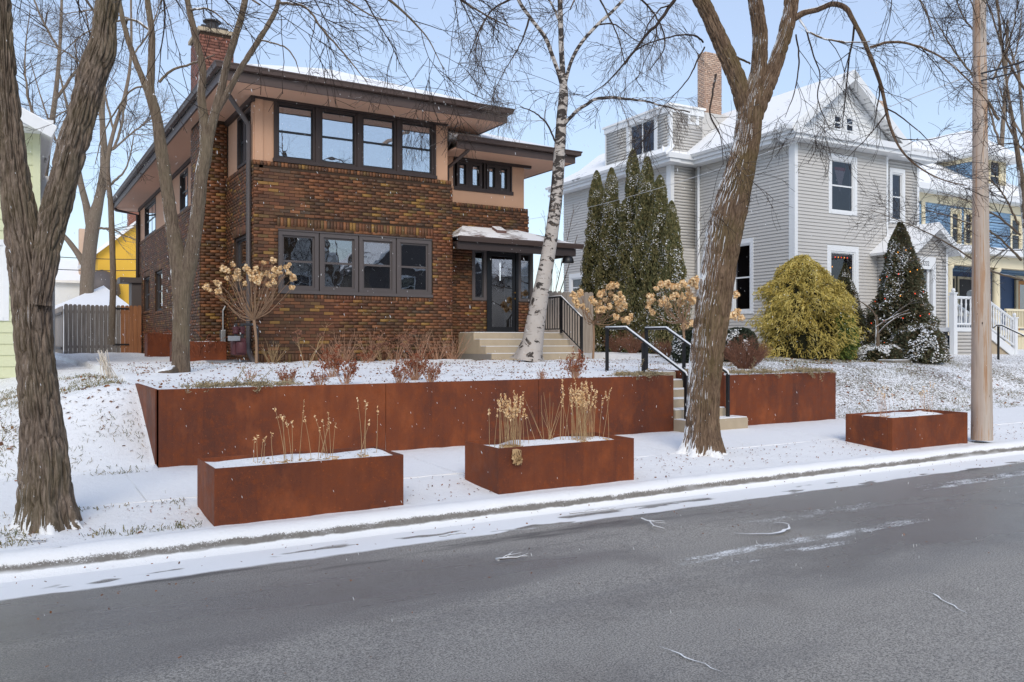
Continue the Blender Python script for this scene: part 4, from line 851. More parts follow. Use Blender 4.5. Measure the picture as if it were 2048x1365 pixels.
# main roof: ridge runs back from the gable
RL = 13.0; x0, x1 = -0.62, W1+0.62; zE = gE+0.30
def slab(name, a, b, c, d, th_, mat, parent):
    a, b, c, d = map(np.array, (a, b, c, d)); n = norm(np.cross(b-a, d-a)); n = n if n[2] > 0 else -n
    return MB().hexa([a-n*th_, b-n*th_, c-n*th_, d-n*th_, a, b, c, d]).build(name, M[mat], parent)
slab('roof', gw(x0, -0.45, zE), gw(cx, -0.45, GH), gw(cx, RL, GH), gw(x0, RL, zE), 0.10, 'grey_roof', grey); slab('roof', gw(x1, -0.45, zE), gw(cx, -0.45, GH), gw(cx, RL, GH), gw(x1, RL, zE), 0.10, 'grey_roof', grey)
for sx in (x0, x1): slab('rake_board', gw(sx, -0.47, zE-0.02), gw(cx, -0.47, GH-0.02), gw(cx, -0.45, GH-0.02), gw(sx, -0.45, zE-0.02), 0.24, 'white', grey)
slab('cornice_snow', gw(x0, -0.5, gE+0.31), gw(x1, -0.5, gE+0.31), gw(x1, 0.0, gE+0.44), gw(x0, 0.0, gE+0.44), 0.1, 'snow', grey)
slab('right_roof', gw(W1-0.2, RY0-0.55, rE+0.31), gw(W1+RW+0.5, RY0-0.55, rE+0.31), gw(W1+RW-0.4, 4, rE+2.6), gw(W1-0.2, 4, rE+2.6), 0.12, 'grey_roof', grey)
# wing roof behind the dormer
xw0 = -WGw-0.6
slab('wing_roof', gw(xw0, y1-0.45, gE+0.29), gw(xw0, y1+WL+0.5, gE+0.29), gw(2.2, y1+WL-2.2, gE+2.6), gw(2.2, y1+2, gE+2.6), 0.1, 'grey_roof', grey)
slab('skirt_roof', gw(x0+0.3, y1-0.3, gE+0.31), gw(xw0, y1-0.3, gE+0.29), gw(xw0+0.8, y1+0.7, gE+0.9), gw(x0+0.3, y1+0.7, gE+0.9), 0.08, 'grey_roof', grey)
# box dormer
gD = Frame(gw(-WGw, y1+0.05, 0), gd, -ga); dz0 = gE+0.29; dz1 = gD.az(1362, 203)[1]; DL = gD.A(1213); gDF = Frame(gw(-WGw, y1+0.05, 0), ga, -gd); DW = gDF.A(1404)
dw = (gD.A(1316), gD.A(1254), gD.az(1285, 317)[1], gD.az(1285, 232)[1]); dw2 = (gDF.A(1375), gDF.A(1397), gDF.az(1386, 250)[1], gDF.az(1386, 220)[1])
core = MB(); wall_boxes(core, gD, 0, DL, dz0, dz1-0.01, [dw], -0.15, 0); wall_boxes(core, gDF, 0.001, DW, dz0, dz1-0.01, [dw2], -0.14, 0); core.build('dormer_wall', M['siding'], grey)
boards_build(boards(gD, 0.02, DL, dz0, dz1-0.2, [dw]) + boards(gDF, 0.1, DW, dz0, dz1-0.2, [dw2]), grey, 'siding', 0, 'dormer_siding')
w_ = trimwin(grey, gD, dw, 0.16, sash='slider'); MB().box(dw[0]+0.1, dw[1]-0.1, -0.16, -0.15, dw[2]+0.05, dw[3]-0.05, gD).build('curtain', M['purple'], w_)
trimwin(grey, gDF, dw2, 0.07, sash='double')
m = MB(); m.box(-0.02, DL+0.08, -0.2, 0.06, dz1-0.20, dz1, gD).box(-0.05, DW+0.05, -0.2, 0.05, dz1-0.21, dz1-0.002, gDF).box(-0.02, 0.10, -0.1, 0.03, dz0, dz1-0.21, gDF).box(DL-0.02, DL+0.06, -0.1, 0.03, dz0, dz1-0.21, gD); m.build('dormer_trim', M['white'], grey)
MB().hexa([gw(-WGw-0.1, y1-0.05, dz1+0.001), gw(DW-WGw+0.1, y1-0.05, dz1+0.001), gw(DW-WGw+0.1, y1+DL+0.2, dz1+0.001), gw(-WGw-0.1, y1+DL+0.2, dz1+0.001), gw(-WGw-0.1, y1-0.05, dz1+0.07), gw(DW-WGw+0.1, y1-0.05, dz1+0.07), gw(DW-WGw+0.1, y1+DL+0.2, dz1+0.07), gw(-WGw-0.1, y1+DL+0.2, dz1+0.07)]).build('dormer_roof_snow', M['snow'], grey)
MB().box(-0.14, DL-0.1, -3.2, -0.16, dz0-0.5, dz1-0.02, gD.shift(0.15, 0)).build('dormer_body', M['siding'], grey)
# chimneys
yC = y1+0.6; gC = Frame(gw(0, yC, 0), ga, -gd); c0, c1 = gC.A(1403), gC.A(1443); cz = gC.az(1423, 106)[1]
c0 += 0.18
cl = lay(gC.shift(c0, 0), 0, c1-c0, gE+0.2, cz, [], (), 31) + lay(Frame(gC.w((c0, 0, 0)), gd, -ga), 0, 0.4, gE+0.2, cz, [], (), 32)
MB().box(c0, c1, -0.4, 0, gE-0.2, cz, gC).build('chimney_core', M['tan_brick'], grey); lay_build(cl, grey, 'tan_brick', 0, name='chimney_bricks')
yC = 4.5; gC = Frame(gw(0, yC, 0), ga, -gd); c0, c1 = gC.A(1738), gC.A(1766); cz = gC.az(1750, 200)[1]
MB().box(c0, c1, -0.8, 0, gE, cz, gC).box(c0-0.08, c1+0.08, -0.88, 0.08, cz-0.3, cz-0.02, gC).build('rear_chimney', M['tan_brick'], grey)
lc = gC.w(((c0+c1)/2, -0.4, cz)); MB().lathe(lc, [(0.14, 0), (0.14, 0.22), (0.2, 0.22), (0.2, 0.26)], 10).build('chimney_cowl', M['dark_grey'], grey)
# entry vestibule
VY = -1.2; gV = Frame(gw(0, VY, 0), ga, -gd); v0, v1 = gV.A(1822), gV.A(1893); vE = gV.az(1893, 497)[1]; vA = gV.az(1858, 447)[1]; vc = (v0+v1)/2
do = (gV.A(1829), gV.A(1870), 2.0, gV.az(1850, 514)[1])
core = MB(); wall_boxes(core, gV, v0, v1, GG-0.1, vE, [do], -0.15, 0); core.box(v0, v0+0.12, -1.9, -0.15, GG-0.1, vE, gV).box(v1-0.12, v1, -1.9, -0.15, GG-0.1, vE, gV); core.prism([gV.w((v0, 0, vE)), gV.w((v1, 0, vE)), gV.w((vc, 0, vA-0.15))], gd*0.15); core.build('vestibule_wall', M['siding'], grey)
Lb = boards(gV, v0, v1, GG, vE, [do]); hh = vE
while hh < vA-0.25: q_ = (v1-v0)/2*(1-(hh+0.05-vE)/(vA-0.15-vE)); Lb += [(gV, vc-q_, vc+q_, hh, hh+0.10, 0.014)]; hh += 0.1016
boards_build(Lb + boards(Frame(gV.w((v0, 0, 0)), gd, -ga), 0, 1.8, GG, vE, []), grey, 'siding', 0, 'vestibule_siding')
m = MB(); m.box(v1-0.06, v1+0.03, -0.1, 0.03, GG, vE, gV).box(do[0], do[0]+0.14, -0.1, 0.03, 2.0, do[3], gV).box(do[1]-0.14, do[1], -0.1, 0.03, 2.0, do[3], gV).box(do[0]+0.14, do[1]-0.14, -0.1, 0.03, do[3]-0.38, do[3], gV); m.build('door_casing', M['white'], grey)
text('3232', 0.20, gV, (do[0]+do[1])/2, do[3]-0.27, 0.031, M['black'], grey, 'house_number', squeeze=0.85)
m = MB(); m.box(do[0]+0.14, do[1]-0.14, -0.14, -0.09, 2.0, do[3]-0.38, gV); dr = m.build('door', M['dark_grey'], grey); MB().box(do[0]+0.22, do[1]-0.34, -0.088, -0.08, 2.75, do[3]-0.48, gV).build('pane', M['glass_low'], dr); MB().box(do[1]-0.30, do[1]-0.20, -0.088, -0.05, 2.0, do[3]-0.38, gV).build('storm_frame', M['white'], dr)
for sx, s_ in ((v0-0.4, -1), (v1+0.4, 1)):
    slab('vestibule_roof', gw(sx, VY-0.35, vE-0.17), gw(vc, VY-0.35, vA), gw(vc, VY+1.9, vA), gw(sx, VY+1.9, vE-0.17), 0.09, 'grey_roof', grey)
    slab('rake_board', gw(sx, VY-0.37, vE-0.2), gw(vc, VY-0.37, vA-0.03), gw(vc, VY-0.35, vA-0.03), gw(sx, VY-0.35, vE-0.2), 0.16, 'white', grey)
# deck, stairs, balustrade
DKY = VY-1.25; d0, d1 = v0+0.25, v1+0.12; dz = 2.0
m = MB(); m.box(d0, d1, 0.0, 1.25, dz-0.12, dz, gV); deck = m.build('porch_deck', M['white'], grey)
boards_build(boards(Frame(gV.w((d0, 1.2, 0)), ga, -gd), 0.1, d1-d0, GG-0.15, dz-0.13, []), grey, 'siding', 0, 'skirt_siding'); MB().box(d0, d0+0.14, 1.16, 1.24, GG-0.2, dz-0.122, gV).build('deck_post', M['white'], grey)
run, nst = 1.45, 5
for i in range(nst): MB().box(d1+run*i/nst, d1+run*(i+1)/nst, 0.06, 1.18, GG-0.2, dz-(dz-GG)*(i+1)/(nst+1), gV).build('porch_step', M['concrete'], grey)
slab('stringer', gV.w((d1, 1.20, dz+0.02)), gV.w((d1+run, 1.20, GG+0.12)), gV.w((d1+run, 1.24, GG+0.12)), gV.w((d1, 1.24, dz+0.02)), 0.24, 'white', grey)
def bal(p0, p1, z0, z1, n, off, dbl=0):
    m = MB(); pts_t = [gV.w((p0[0], p0[1], z0+0.88)), gV.w((p1[0], p1[1], z1+0.88))]; pts_b = [gV.w((p0[0], p0[1], z0+0.1)), gV.w((p1[0], p1[1], z1+0.1))]
    m.tube(pts_t, 0.045, 6).tube(pts_b, 0.035, 6); m.build('rail', M['white'], grey)
    for i in range(n):
        s = (i+0.5)/n; p = gV.w((p0[0]+(p1[0]-p0[0])*s, p0[1]+(p1[1]-p0[1])*s, z0+(z1-z0)*s+0.1))
        MB().lathe(p, [(0.022, 0), (0.022, 0.2), (0.032, 0.3), (0.018, 0.45), (0.030, 0.6), (0.022, 0.62), (0.022, 0.78)], 6).build('baluster', M['white'], grey)
bal((d0+0.05, 1.2), (d1, 1.2), dz, dz, 7, 0); bal((d1+0.05, 1.2), (d1+run, 1.2), dz-0.05, GG+0.15, 11, 0); bal((d1+0.05, 0.1), (d1+run, 0.1), dz-0.05, GG+0.15, 11, 0)
def newel(a, n_, z0, z1):
    m = MB(); m.box(a-0.07, a+0.07, n_-0.07, n_+0.07, z0, z1, gV).box(a-0.09, a+0.09, n_-0.09, n_+0.09, z1+0.001, z1+0.04, gV); p = gV.w((a, n_, z1+0.04)); m.lathe(p, [(0.03, 0), (0.06, 0.06), (0.04, 0.12), (0.005, 0.13)], 8); m.build('newel_post', M['white'], grey)
newel(d0+0.0, 1.2, GG, dz+0.98); newel(d1, 1.2, dz-0.2, dz+0.98); newel(d1+run, 1.2, GG-0.1, GG+1.1); newel(d1+0.02, 0.1, dz-0.2, dz+0.98); newel(d1+run, 0.1, GG-0.1, GG+1.1)
mb_ = gV.w((d1+0.35, 0.62, dz+1.05)); t = thing('mailbox', 'grey metal mailbox on the white porch rail of the grey house', 'mailbox', mb_-np.array([0, 0, 0.15]))
k_ = [(-0.10, -0.13), (0.10, -0.13), (0.10, 0.02), (0.07, 0.09), (0.0, 0.12), (-0.07, 0.09), (-0.10, 0.02)]
MB().prism([mb_ - gd*0.0 + ga*-0.25 + gd*a_ + np.array([0, 0, z_]) for a_, z_ in k_], ga*0.5).build('mailbox_body', M['mailbox'], t); MB().box(mb_[0]-0.03, mb_[0]+0.03, mb_[1]-0.03, mb_[1]+0.03, dz-0.1, mb_[2]-0.125).build('mailbox_post', M['white'], t)
# walkway stairs in the bank with black rail, far right
t = thing('walk_steps', 'grey concrete walk steps set into the snowy bank at the right edge', 'stairs', (18.6, 11.5, 0.7))
for i in range(4):
    yy = 12.9-0.42*i; zz = 1.14-0.17*i; MB().box(18.0, 19.6, yy-0.42, yy+0.05, zz-0.5, zz).build('step', M['grey_concrete'], t, bevel=0.01); MB().box(18.02, 19.58, yy-0.39, yy, zz+0.001, zz+0.018).build('step_snow', M['snow'], t)
a_ = onY(1993, 730, 12.9); rail([(a_[0]-0.08, 12.95, 1.95), (a_[0], 12.9, 2.03), (a_[0], 12.75, 2.02), (a_[0], 11.2, 1.25)], [((a_[0], 12.85, 1.1), (a_[0], 12.85, 2.0)), ((a_[0], 11.25, 0.4), (a_[0], 11.25, 1.26))], 'black metal handrail beside the walk steps at the right edge', 0.018)

# ------------------------------------------------------------------ blue house behind the pole
blue = thing('blue_house', 'blue clapboard house with cream trim and snowy roofs at the right', 'house', (30.5, 20, 1.2))
bF = Frame((30.0, 20.0, 0), (1, 0, 0), (0, -1, 0)); bE = bF.az(1950, 402)[1]; BWd = 9.5
bw = [(bF.A(x0), bF.A(x1), bF.az((x0+x1)/2, y1_)[1], bF.az((x0+x1)/2, y0_)[1]) for x0, x1, y0_, y1_ in ((1900, 1922, 418, 492), (1927, 1948, 420, 494), (2020, 2044, 432, 506))]
core = MB(); wall_boxes(core, bF, -1.2, BWd, 4.4, bE, bw, -0.2, 0); core.build('upper_wall', M['blue'], blue)
boards_build(boards(bF, -1.2, BWd, 4.4, bE-0.45, bw, 0.12), blue, 'blue', 0, 'clapboards')
for o in bw: trimwin(blue, bF, o, 0.12, 'cream', shade=0.0)
m = MB(); m.box(-1.3, BWd+0.2, -0.1, 0.06, bE-0.34, bE, bF)
for a_ in (-1.25, 0.55, BWd): m.box(a_, a_+0.22, -0.1, 0.05, 4.4, bE-0.34, bF)
m.build('frieze', M['cream'], blue); MB().box(-1.9, BWd+0.7, -0.3, 0.65, bE+0.001, bE+0.22, bF).build('cornice', M['white'], blue)
MB().box(-1.2, -1.0, -10, -0.2, 1, bE, bF).box(BWd-0.2, BWd, -10, -0.2, 1, bE, bF).build('side_wall', M['blue'], blue)
x0b, x1b = 30-1.9, 30+BWd+0.7; cxb = (x0b+x1b)/2; zr = bE+4.2
MB().add([(x0b, 19.35, bE+0.22), (x1b, 19.35, bE+0.22), (x1b, 31, bE+0.22), (x0b, 31, bE+0.22), (cxb-0.8, 24.8, zr), (cxb+0.8, 25.6, zr)], [(0, 1, 5, 4), (1, 2, 5), (2, 3, 4, 5), (3, 0, 4), (3, 2, 1, 0)]).build('roof', M['grey_roof'], blue)
# dormer
bD = Frame((30.0, 20.6, 0), (1, 0, 0), (0, -1, 0)); q0, q1 = bD.A(1948), bD.A(2012); e0 = bD.az(1975, 392)[1]; e1 = bD.az(1975, 312)[1]
core = MB(); dws = [(bD.A(1953), bD.A(1974), bD.az(1965, 384)[1], bD.az(1965, 316)[1]), (bD.A(1978), bD.A(2003), bD.az(1990, 386)[1], bD.az(1990, 317)[1])]
wall_boxes(core, bD, q0, q1, e0-0.3, e1, dws, -0.1, 0); core.build('dormer_face', M['cream'], blue)
for o in dws: trimwin(blue, bD, o, 0.09, 'cream')
MB().prism([bD.w((q0-0.02, 0, e0-0.5)), bD.w((q0-0.02, -3.6, e1)), bD.w((q0-0.02, 0, e1))], (0.1, 0, 0)).build('dormer_cheek', M['blue'], blue)
MB().box(q0-0.03, q0-0.021, -3.4, 0, e1-0.35, e1, bD).build('dormer_frieze', M['cream'], blue)
V = [bD.w(p) for p in ((q0-0.6, 0.6, e1), (q1+0.6, 0.6, e1), (q1+0.6, -4.5, e1), (q0-0.6, -4.5, e1), ((q0+q1)/2, -1.0, e1+1.35), ((q0+q1)/2, -4.5, e1+1.35))]
MB().add(V, [(0, 1, 4), (1, 2, 5, 4), (3, 0, 4, 5), (2, 3, 5), (3, 2, 1, 0)]).build('dormer_roof', M['grey_roof'], blue); MB().box(q0-0.62, q1+0.62, -4.4, 0.62, e1-0.16, e1-0.003, bD).build('dormer_eave', M['white'], blue)
# porch of the blue house
bP = Frame((30.0, 17.6, 0), (1, 0, 0), (0, -1, 0)); pe = bP.az(1990, 505)[1]; pf = 2.0
MB().hexa([bP.w(p) for p in ((-2.2, 0.5, pe), (BWd, 0.5, pe), (BWd, -2.4, pe), (-2.2, -2.4, pe), (-2.2, 0.5, pe+0.08), (BWd, 0.5, pe+0.08), (BWd, -2.4, pe+0.65), (-1.0, -2.4, pe+0.65))]).build('porch_roof', M['snow'], blue)
MB().box(-2.25, BWd, -2.4, 0.56, pe-0.18, pe-0.002, bP).build('porch_gutter', M['white'], blue); MB().box(-2.0, BWd, -0.1, 0.2, pe-0.6, pe-0.182, bP).build('porch_beam', M['cream'], blue)
MB().box(-1.2, BWd, -2.45, -2.4, 1, 4.5, bP).build('porch_wall', M['deep_blue'], blue)
for px_ in (1989, ): c_ = bP.w((bP.A(px_), 0.05, 0)); MB().lathe((c_[0], c_[1], 1.9), [(0.19, 0), (0.19, 0.12), (0.15, 0.16), (0.13, pe-2.65), (0.18, pe-2.6), (0.18, pe-2.5)], 14).build('column', M['cream'], blue, True)
c_ = bP.w((-1.6, 0.05, 0)); MB().lathe((c_[0], c_[1], 1.9), [(0.19, 0), (0.19, 0.12), (0.15, 0.16), (0.13, pe-2.65), (0.18, pe-2.6), (0.18, pe-2.5)], 14).build('column', M['cream'], blue, True)
bQ = Frame((30.0, 19.98, 0), (1, 0, 0), (0, -1, 0)); o0, o1 = bQ.A(2028), bQ.A(2066)
m = MB(); m.box(o0, o0+0.16, 0.02, 0.10, pf, 4.35, bQ).box(o1-0.16, o1, 0.02, 0.10, pf, 4.35, bQ).box(o0, o1, 0.02, 0.10, 4.2, 4.4, bQ); m.build('door_casing', M['cream'], blue)
m = MB(); m.box(o0+0.17, o0+0.32, 0.02, 0.07, pf, 4.18, bQ).box(o1-0.32, o1-0.17, 0.02, 0.07, pf, 4.18, bQ).box(o0+0.32, o1-0.32, 0.02, 0.07, 4.03, 4.18, bQ); dr = m.build('door', M['orange'], blue); MB().box(o0+0.32, o1-0.32, 0.03, 0.05, pf, 4.03, bQ).build('pane', M['glass_low'], dr)
for x0, x1 in ((1900, 1905), (1915, 1950)): a_ = bQ.A(x0); b_ = bQ.A(x1); MB().box(a_-0.1, b_+0.1, 0.03, 0.08, 2.6, 4.2, bQ).build('window_casing', M['cream'], blue); MB().box(a_, b_, 0.081, 0.09, 2.75, 4.1, bQ).build('pane', M['dark_grey'], blue)
MB().box(-2, BWd, 0.1, 0.22, pf-0.2, pf, bP).build('porch_floor', M['cream'], blue); MB().box(-2, BWd, -2.4, 0.1, pf-0.15, pf-0.05, bP).build('porch_boards', M['grey_trim'], blue)
m = MB(); a_ = bP.A(2003); m.box(a_, BWd, 0.1, 0.18, pf+0.72, pf+0.80, bP).box(a_, BWd, 0.1, 0.18, pf+0.08, pf+0.14, bP); m.build('porch_rail', M['cream'], blue)
for i in range(26): x = a_+0.07+0.115*i; MB().box(x, x+0.045, 0.12, 0.165, pf+0.141, pf+0.719, bP).build('baluster', M['cream'], blue)
for i in range(22): x = a_+0.1*i; MB().box(x, x+0.07, 0.12, 0.15, 1.0, pf-0.21, bP).build('skirt_board', M['cream'], blue)
# ------------------------------------------------------------------ pale green neighbour at the left edge
gn = thing('green_house', 'pale green sided house with white gable eave behind the left trunk', 'house', (-3, 17, 0.6))
nF = Frame((-9.0, 17.4, 0), (1, 0, 0), (0, -1, 0)); nw = nF.A(78); nE = nF.az(90, 265)[1]
nwin = (nF.A(-60), nF.A(18), nF.az(8, 642)[1], nF.az(8, 480)[1])
core = MB(); wall_boxes(core, nF, 0, nw, 0.3, nE, [nwin], -0.2, 0); core.build('front_wall', M['green_siding'], gn); boards_build(boards(nF, 0, nw-0.1, 0.55, nE, [nwin], 0.2, 0.022), gn, 'green_siding', 60)
trimwin(gn, nF, nwin, 0.09); MB().box(nw-0.1, nw+0.02, -0.2, 0.03, 0.4, nE, nF).build('corner_board', M['green_siding'], gn)
xe = onY(113, 255, 16.9); ap = np.array([-4.0, 16.9, xe[2]+2.3])
for sx in (xe[0], -8.0-xe[0]): slab('roof', (sx, 16.8, xe[2]), (-4, 16.8, xe[2]+2.3), (-4, 30, xe[2]+2.3), (sx, 30, xe[2]), 0.12, 'roof_snow', gn); slab('rake_board', (sx, 16.78, xe[2]-0.03), (-4, 16.78, xe[2]+2.27), (-4, 16.8, xe[2]+2.27), (sx, 16.8, xe[2]-0.03), 0.2, 'white', gn)
MB().prism([(xe[0]-0.3, 17.38, nE), (-8+0.3-xe[0], 17.38, nE), (-4, 17.38, xe[2]+2.0)], (0, 0.02, 0)).build('gable_wall', M['green_siding'], gn); MB().box(-8.2, xe[0]-0.05, 16.82, 17.4, nE-0.05, nE+0.1).build('eave_return', M['white'], gn)
MB().box(-8.5, onY(110, 300, 22)[0], 22, 22.2, 0.5, nE).build('rear_wing', M['siding'], gn); MB().box(-8.5, nw-9.0-0.3, 17.61, 22, 0.4, nE-0.02).build('house_body', M['siding'], gn)
# ------------------------------------------------------------------ houses beyond the fence
yh = thing('yellow_house', 'bright yellow stucco house with snowy roof behind the fence', 'house', (5, 60, 1)); p0 = onY(196, 505, 60); p1 = onY(300, 425, 60); pb = onY(196, 620, 60)
MB().prism([(p0[0], 60, 0.5), (p1[0]+6, 60, 0.5), (p1[0]+6, 60, p1[2]+1.0), (p1[0]+3, 60, p1[2]+2.6), (p0[0], 60, p0[2])], (0, 9, 0)).build('wall', M['yellow'], yh)
d_ = np.array([p1[0]+3-p0[0], 0, p1[2]+2.6-p0[2]]); slab('roof', (p0[0]-0.6, 59.6, p0[2]-0.3), (p1[0]+3, 59.6, p1[2]+2.75), (p1[0]+3, 69, p1[2]+2.75), (p0[0]-0.6, 69, p0[2]-0.3), 0.2, 'snow', yh)
c_ = onY(272, 440, 62); MB().box(c_[0]-0.45, c_[0]+0.45, 62, 62.9, c_[2]-3, onY(272, 418, 62)[2]).build('chimney', M['chimney'], yh); c_ = onY(207, 560, 58.6)
MB().lathe((c_[0], 59.6, 3.5), [(1.0, 0), (1.0, c_[2]-4.4), (1.1, c_[2]-4.3), (1.0, c_[2]-3.6), (0.6, c_[2]-3.0), (0.05, c_[2]-2.8)], 16).build('turret', M['grey_trim'], yh, True)
gr = thing('garage', 'low garage with a smooth snow covered roof behind the wood fence', 'garage', (2.5, 44, 1)); a_ = onY(96, 618, 42); b_ = onY(272, 618, 42); c_ = onY(210, 572, 45)
MB().box(a_[0]+0.3, b_[0]-0.3, 42.4, 49, 0.8, a_[2]+0.05).build('wall', M['white'], gr); MB().add([(a_[0], 42, a_[2]), (b_[0], 42, a_[2]), (b_[0], 49.5, a_[2]), (a_[0], 49.5, a_[2]), (c_[0], 45.7, c_[2]+0.05)], [(0, 1, 4), (1, 2, 4), (2, 3, 4), (3, 0, 4), (3, 2, 1, 0)]).build('roof', M['snow'], gr)
ph = thing('pale_house', 'distant pale house with a brick chimney seen between the left trunks', 'house', (0, 70, 1)); a_ = onY(110, 560, 72); b_ = onY(225, 500, 72)
MB().box(a_[0], b_[0], 72, 80, 0.5, onY(150, 560, 72)[2]).build('wall', M['screen_white'], ph); slab('roof', (a_[0]-0.5, 71.5, onY(150, 562, 72)[2]), (b_[0]+0.5, 71.5, onY(150, 562, 72)[2]), (b_[0]+0.5, 77, onY(150, 520, 77)[2]), (a_[0]-0.5, 77, onY(150, 520, 77)[2]), 0.2, 'snow', ph)
c_ = onY(170, 470, 73); MB().box(c_[0]-0.4, c_[0]+0.4, 73, 73.8, c_[2]-4, onY(170, 458, 73)[2]).build('chimney', M['tan_brick'], ph)
# ------------------------------------------------------------------ fences: every board its own piece
def fence(label, p0, p1, z0, ztop, mat, bw=0.14, dog=True, extra=None):
    p0 = np.array(p0, float); p1 = np.array(p1, float); L = np.linalg.norm(p1-p0); a = (p1-p0)/L; n = np.array([a[1], -a[0], 0]); t = thing('wood_fence', label, 'fence', (p0[0], p0[1], z0)); f = Frame(p0, a, n)
    k_ = int(L/bw); R = random.Random(int(p0[0]*100))
    for i in range(k_):
        s, e = i*bw, (i+1)*bw-0.006; h = ztop+R.uniform(-0.015, 0.015); o = R.uniform(-0.006, 0.006); poly = [(s, o, z0), (e, o, z0), (e, o, h-0.05), (e-0.03, o, h), (s+0.03, o, h), (s, o, h-0.05)]
        mt = mat if not callable(mat) else mat((i+0.5)/k_)
        MB().prism([f.w(q_) for q_ in poly], -n*0.02).build('board', M[mt], t)
    for zz in (z0+0.3, ztop-0.3): MB().box(0, L, -0.075, -0.035, zz, zz+0.09, f).build('rail', M['fence'], t)
    return t, f
fx0 = onY(128, 650, 33.6)[0]
t, f = fence('grey dog-eared wood fence with gate and orange boards beside the house', (fx0, 33.6, 0), (BX0-0.05, 33.6, 0), 1.05, onY(230, 611, 33.6)[2], lambda s: 'fence_new' if s > 0.70 else 'fence')
for zz in (1.45, 2.75): MB().box(1.55, 2.1, 0.005, 0.03, zz, zz+0.05, f).build('gate_hinge', M['black'], t)
fence('pale wood fence panel running back at the left lot line', (fx0-0.02, 33.7, 0), (onY(108, 660, 38)[0], 38, 0), 1.0, onY(130, 612, 33.7)[2], 'fence_pale')
fence('pale wood fence between the entry railing and the evergreens', (WGX1+0.1, 19.0, 0), (onY(1194, 640, 19.0)[0], 19.0, 0), 1.1, onY(1160, 585, 19.0)[2], 'fence_pale', 0.15)
# ------------------------------------------------------------------ trees
WS = 1.0
def limb3(path, D):             # photo path (px, py, width px[, depth shift]) -> points and radii
    o = []
    for q_ in path:
        d = D + (q_[3] if len(q_) > 3 else 0.0); p = atD(q_[0], q_[1], d); o.append((*p, q_[2]*0.5*d/FP*0.93*WS/math.sqrt(1+((q_[0]-PX)/FP)**2)))
    return np.array(o)
def bark_tube(rows, nseg, amp, seed, freq=26.0, flare=0.0, lobes=6, step=None):
    P = resample(rows, step or 0.02); K = len(P)
    V, T = tube_pts(P[None, :, :3], P[None, :, 3]*0+1.0, nseg); N_ = V[0]-P[:, None, :3]          # unit radial
    s = np.concatenate([[0], np.cumsum(np.linalg.norm(np.diff(P[:, :3], axis=0), axis=1))])
    th_ = np.arange(nseg)*2*math.pi/nseg; rm = P[:, 3].mean()
    c = np.stack([np.cos(th_)[None]*rm*freq + 0*s[:, None], np.sin(th_)[None]*rm*freq + 0*s[:, None], s[:, None]*freq*0.13 + 0*th_[None]], -1)
    wob = vnoise(c*0.35+7.7, seed+5)*1.3; c2 = c.copy(); c2[..., 0] += wob; c2[..., 1] -= wob
    n1 = 1-np.abs(2*vnoise(c2, seed)-1); n2 = vnoise(c2*np.array([2.3, 2.3, 3.2]), seed+1); n3 = vnoise(c*0.16, seed+2)
    n4 = vnoise(c2*np.array([1.6, 1.6, 0.9])+31.0, seed+3); n4 = 1-np.abs(2*n4-1)
    d = (-(n1**4)*1.1 - 0.5*n4**5 + 0.55*n2)*amp + (n3-0.5)*amp*0.7
    R = P[:, 3][:, None]*(1+0.0*th_[None])
    if flare:
        h = P[:, 2]-P[0, 2]; fl = (0.45*np.exp(-np.maximum(h, 0)/0.30)+0.75*np.exp(-np.maximum(h, 0)/0.07))[:, None]
        R = R*(1+flare*fl*(0.55+0.45*np.cos(lobes*th_[None]+seed)+0.5*(vnoise(np.stack([np.cos(th_)*2, np.sin(th_)*2, th_*0], -1), seed+8)[None]-0.5)))
    sc = np.clip(P[:, 3]/0.06, 0.15, 1)[:, None]
    V = P[:, None, :3] + N_*(R+d*sc)[..., None]
    return V.reshape(-1, 3), tube_faces(1, K, nseg)
def grow(P, R, M_, ln, ang, K2=6, droop=0.0, wob=0.12, rf=0.55, rend=0.0026, t0=0.2, t1=1.0, rmax=0.05, seed=1, up=0.0):
    g = np.random.default_rng(seed); N_, K = P.shape[:2]
    if N_ == 0: return P[:0], R[:0]
    idx = np.repeat(np.arange(N_), M_); m = len(idx); t = g.uniform(t0, t1, m)*(K-1.001); i = t.astype(int); f = (t-i)[:, None]
    base = P[idx, i]*(1-f)+P[idx, i+1]*f; rb = R[idx, i]*(1-f[:, 0])+R[idx, i+1]*f[:, 0]
    tan = norm(P[idx, i+1]-P[idx, i]); perp = norm(np.cross(tan, g.normal(size=(m, 3)))); a = g.uniform(ang[0], ang[1], m)[:, None]
    d = norm(np.cos(a)*tan+np.sin(a)*perp+np.array([0, 0, up])); L = g.uniform(ln[0], ln[1], m)*(1.15-0.6*t/(K-1))
    out = [base]; pos = base; curl = g.normal(size=(m, 3))*wob*0.5
    for k_ in range(K2-1):
        d = norm(d+curl+g.normal(size=(m, 3))*wob+np.array([0, 0, -droop])); pos = pos+d*(L/(K2-1))[:, None]; out.append(pos)
    C_ = np.stack(out, 1); r0 = np.minimum(rb*rf, rmax); w_ = np.linspace(1, 0, K2)[None]; Rr = np.maximum(r0[:, None]*(0.25+0.75*w_), rend)
    return C_, Rr
def even(rows, K=14):
    rows = np.asarray(rows); s = np.concatenate([[0], np.cumsum(np.linalg.norm(np.diff(rows[:, :3], axis=0), axis=1))]); t = np.linspace(0, s[-1], K)
    return np.stack([np.interp(t, s, rows[:, j]) for j in range(4)], -1)
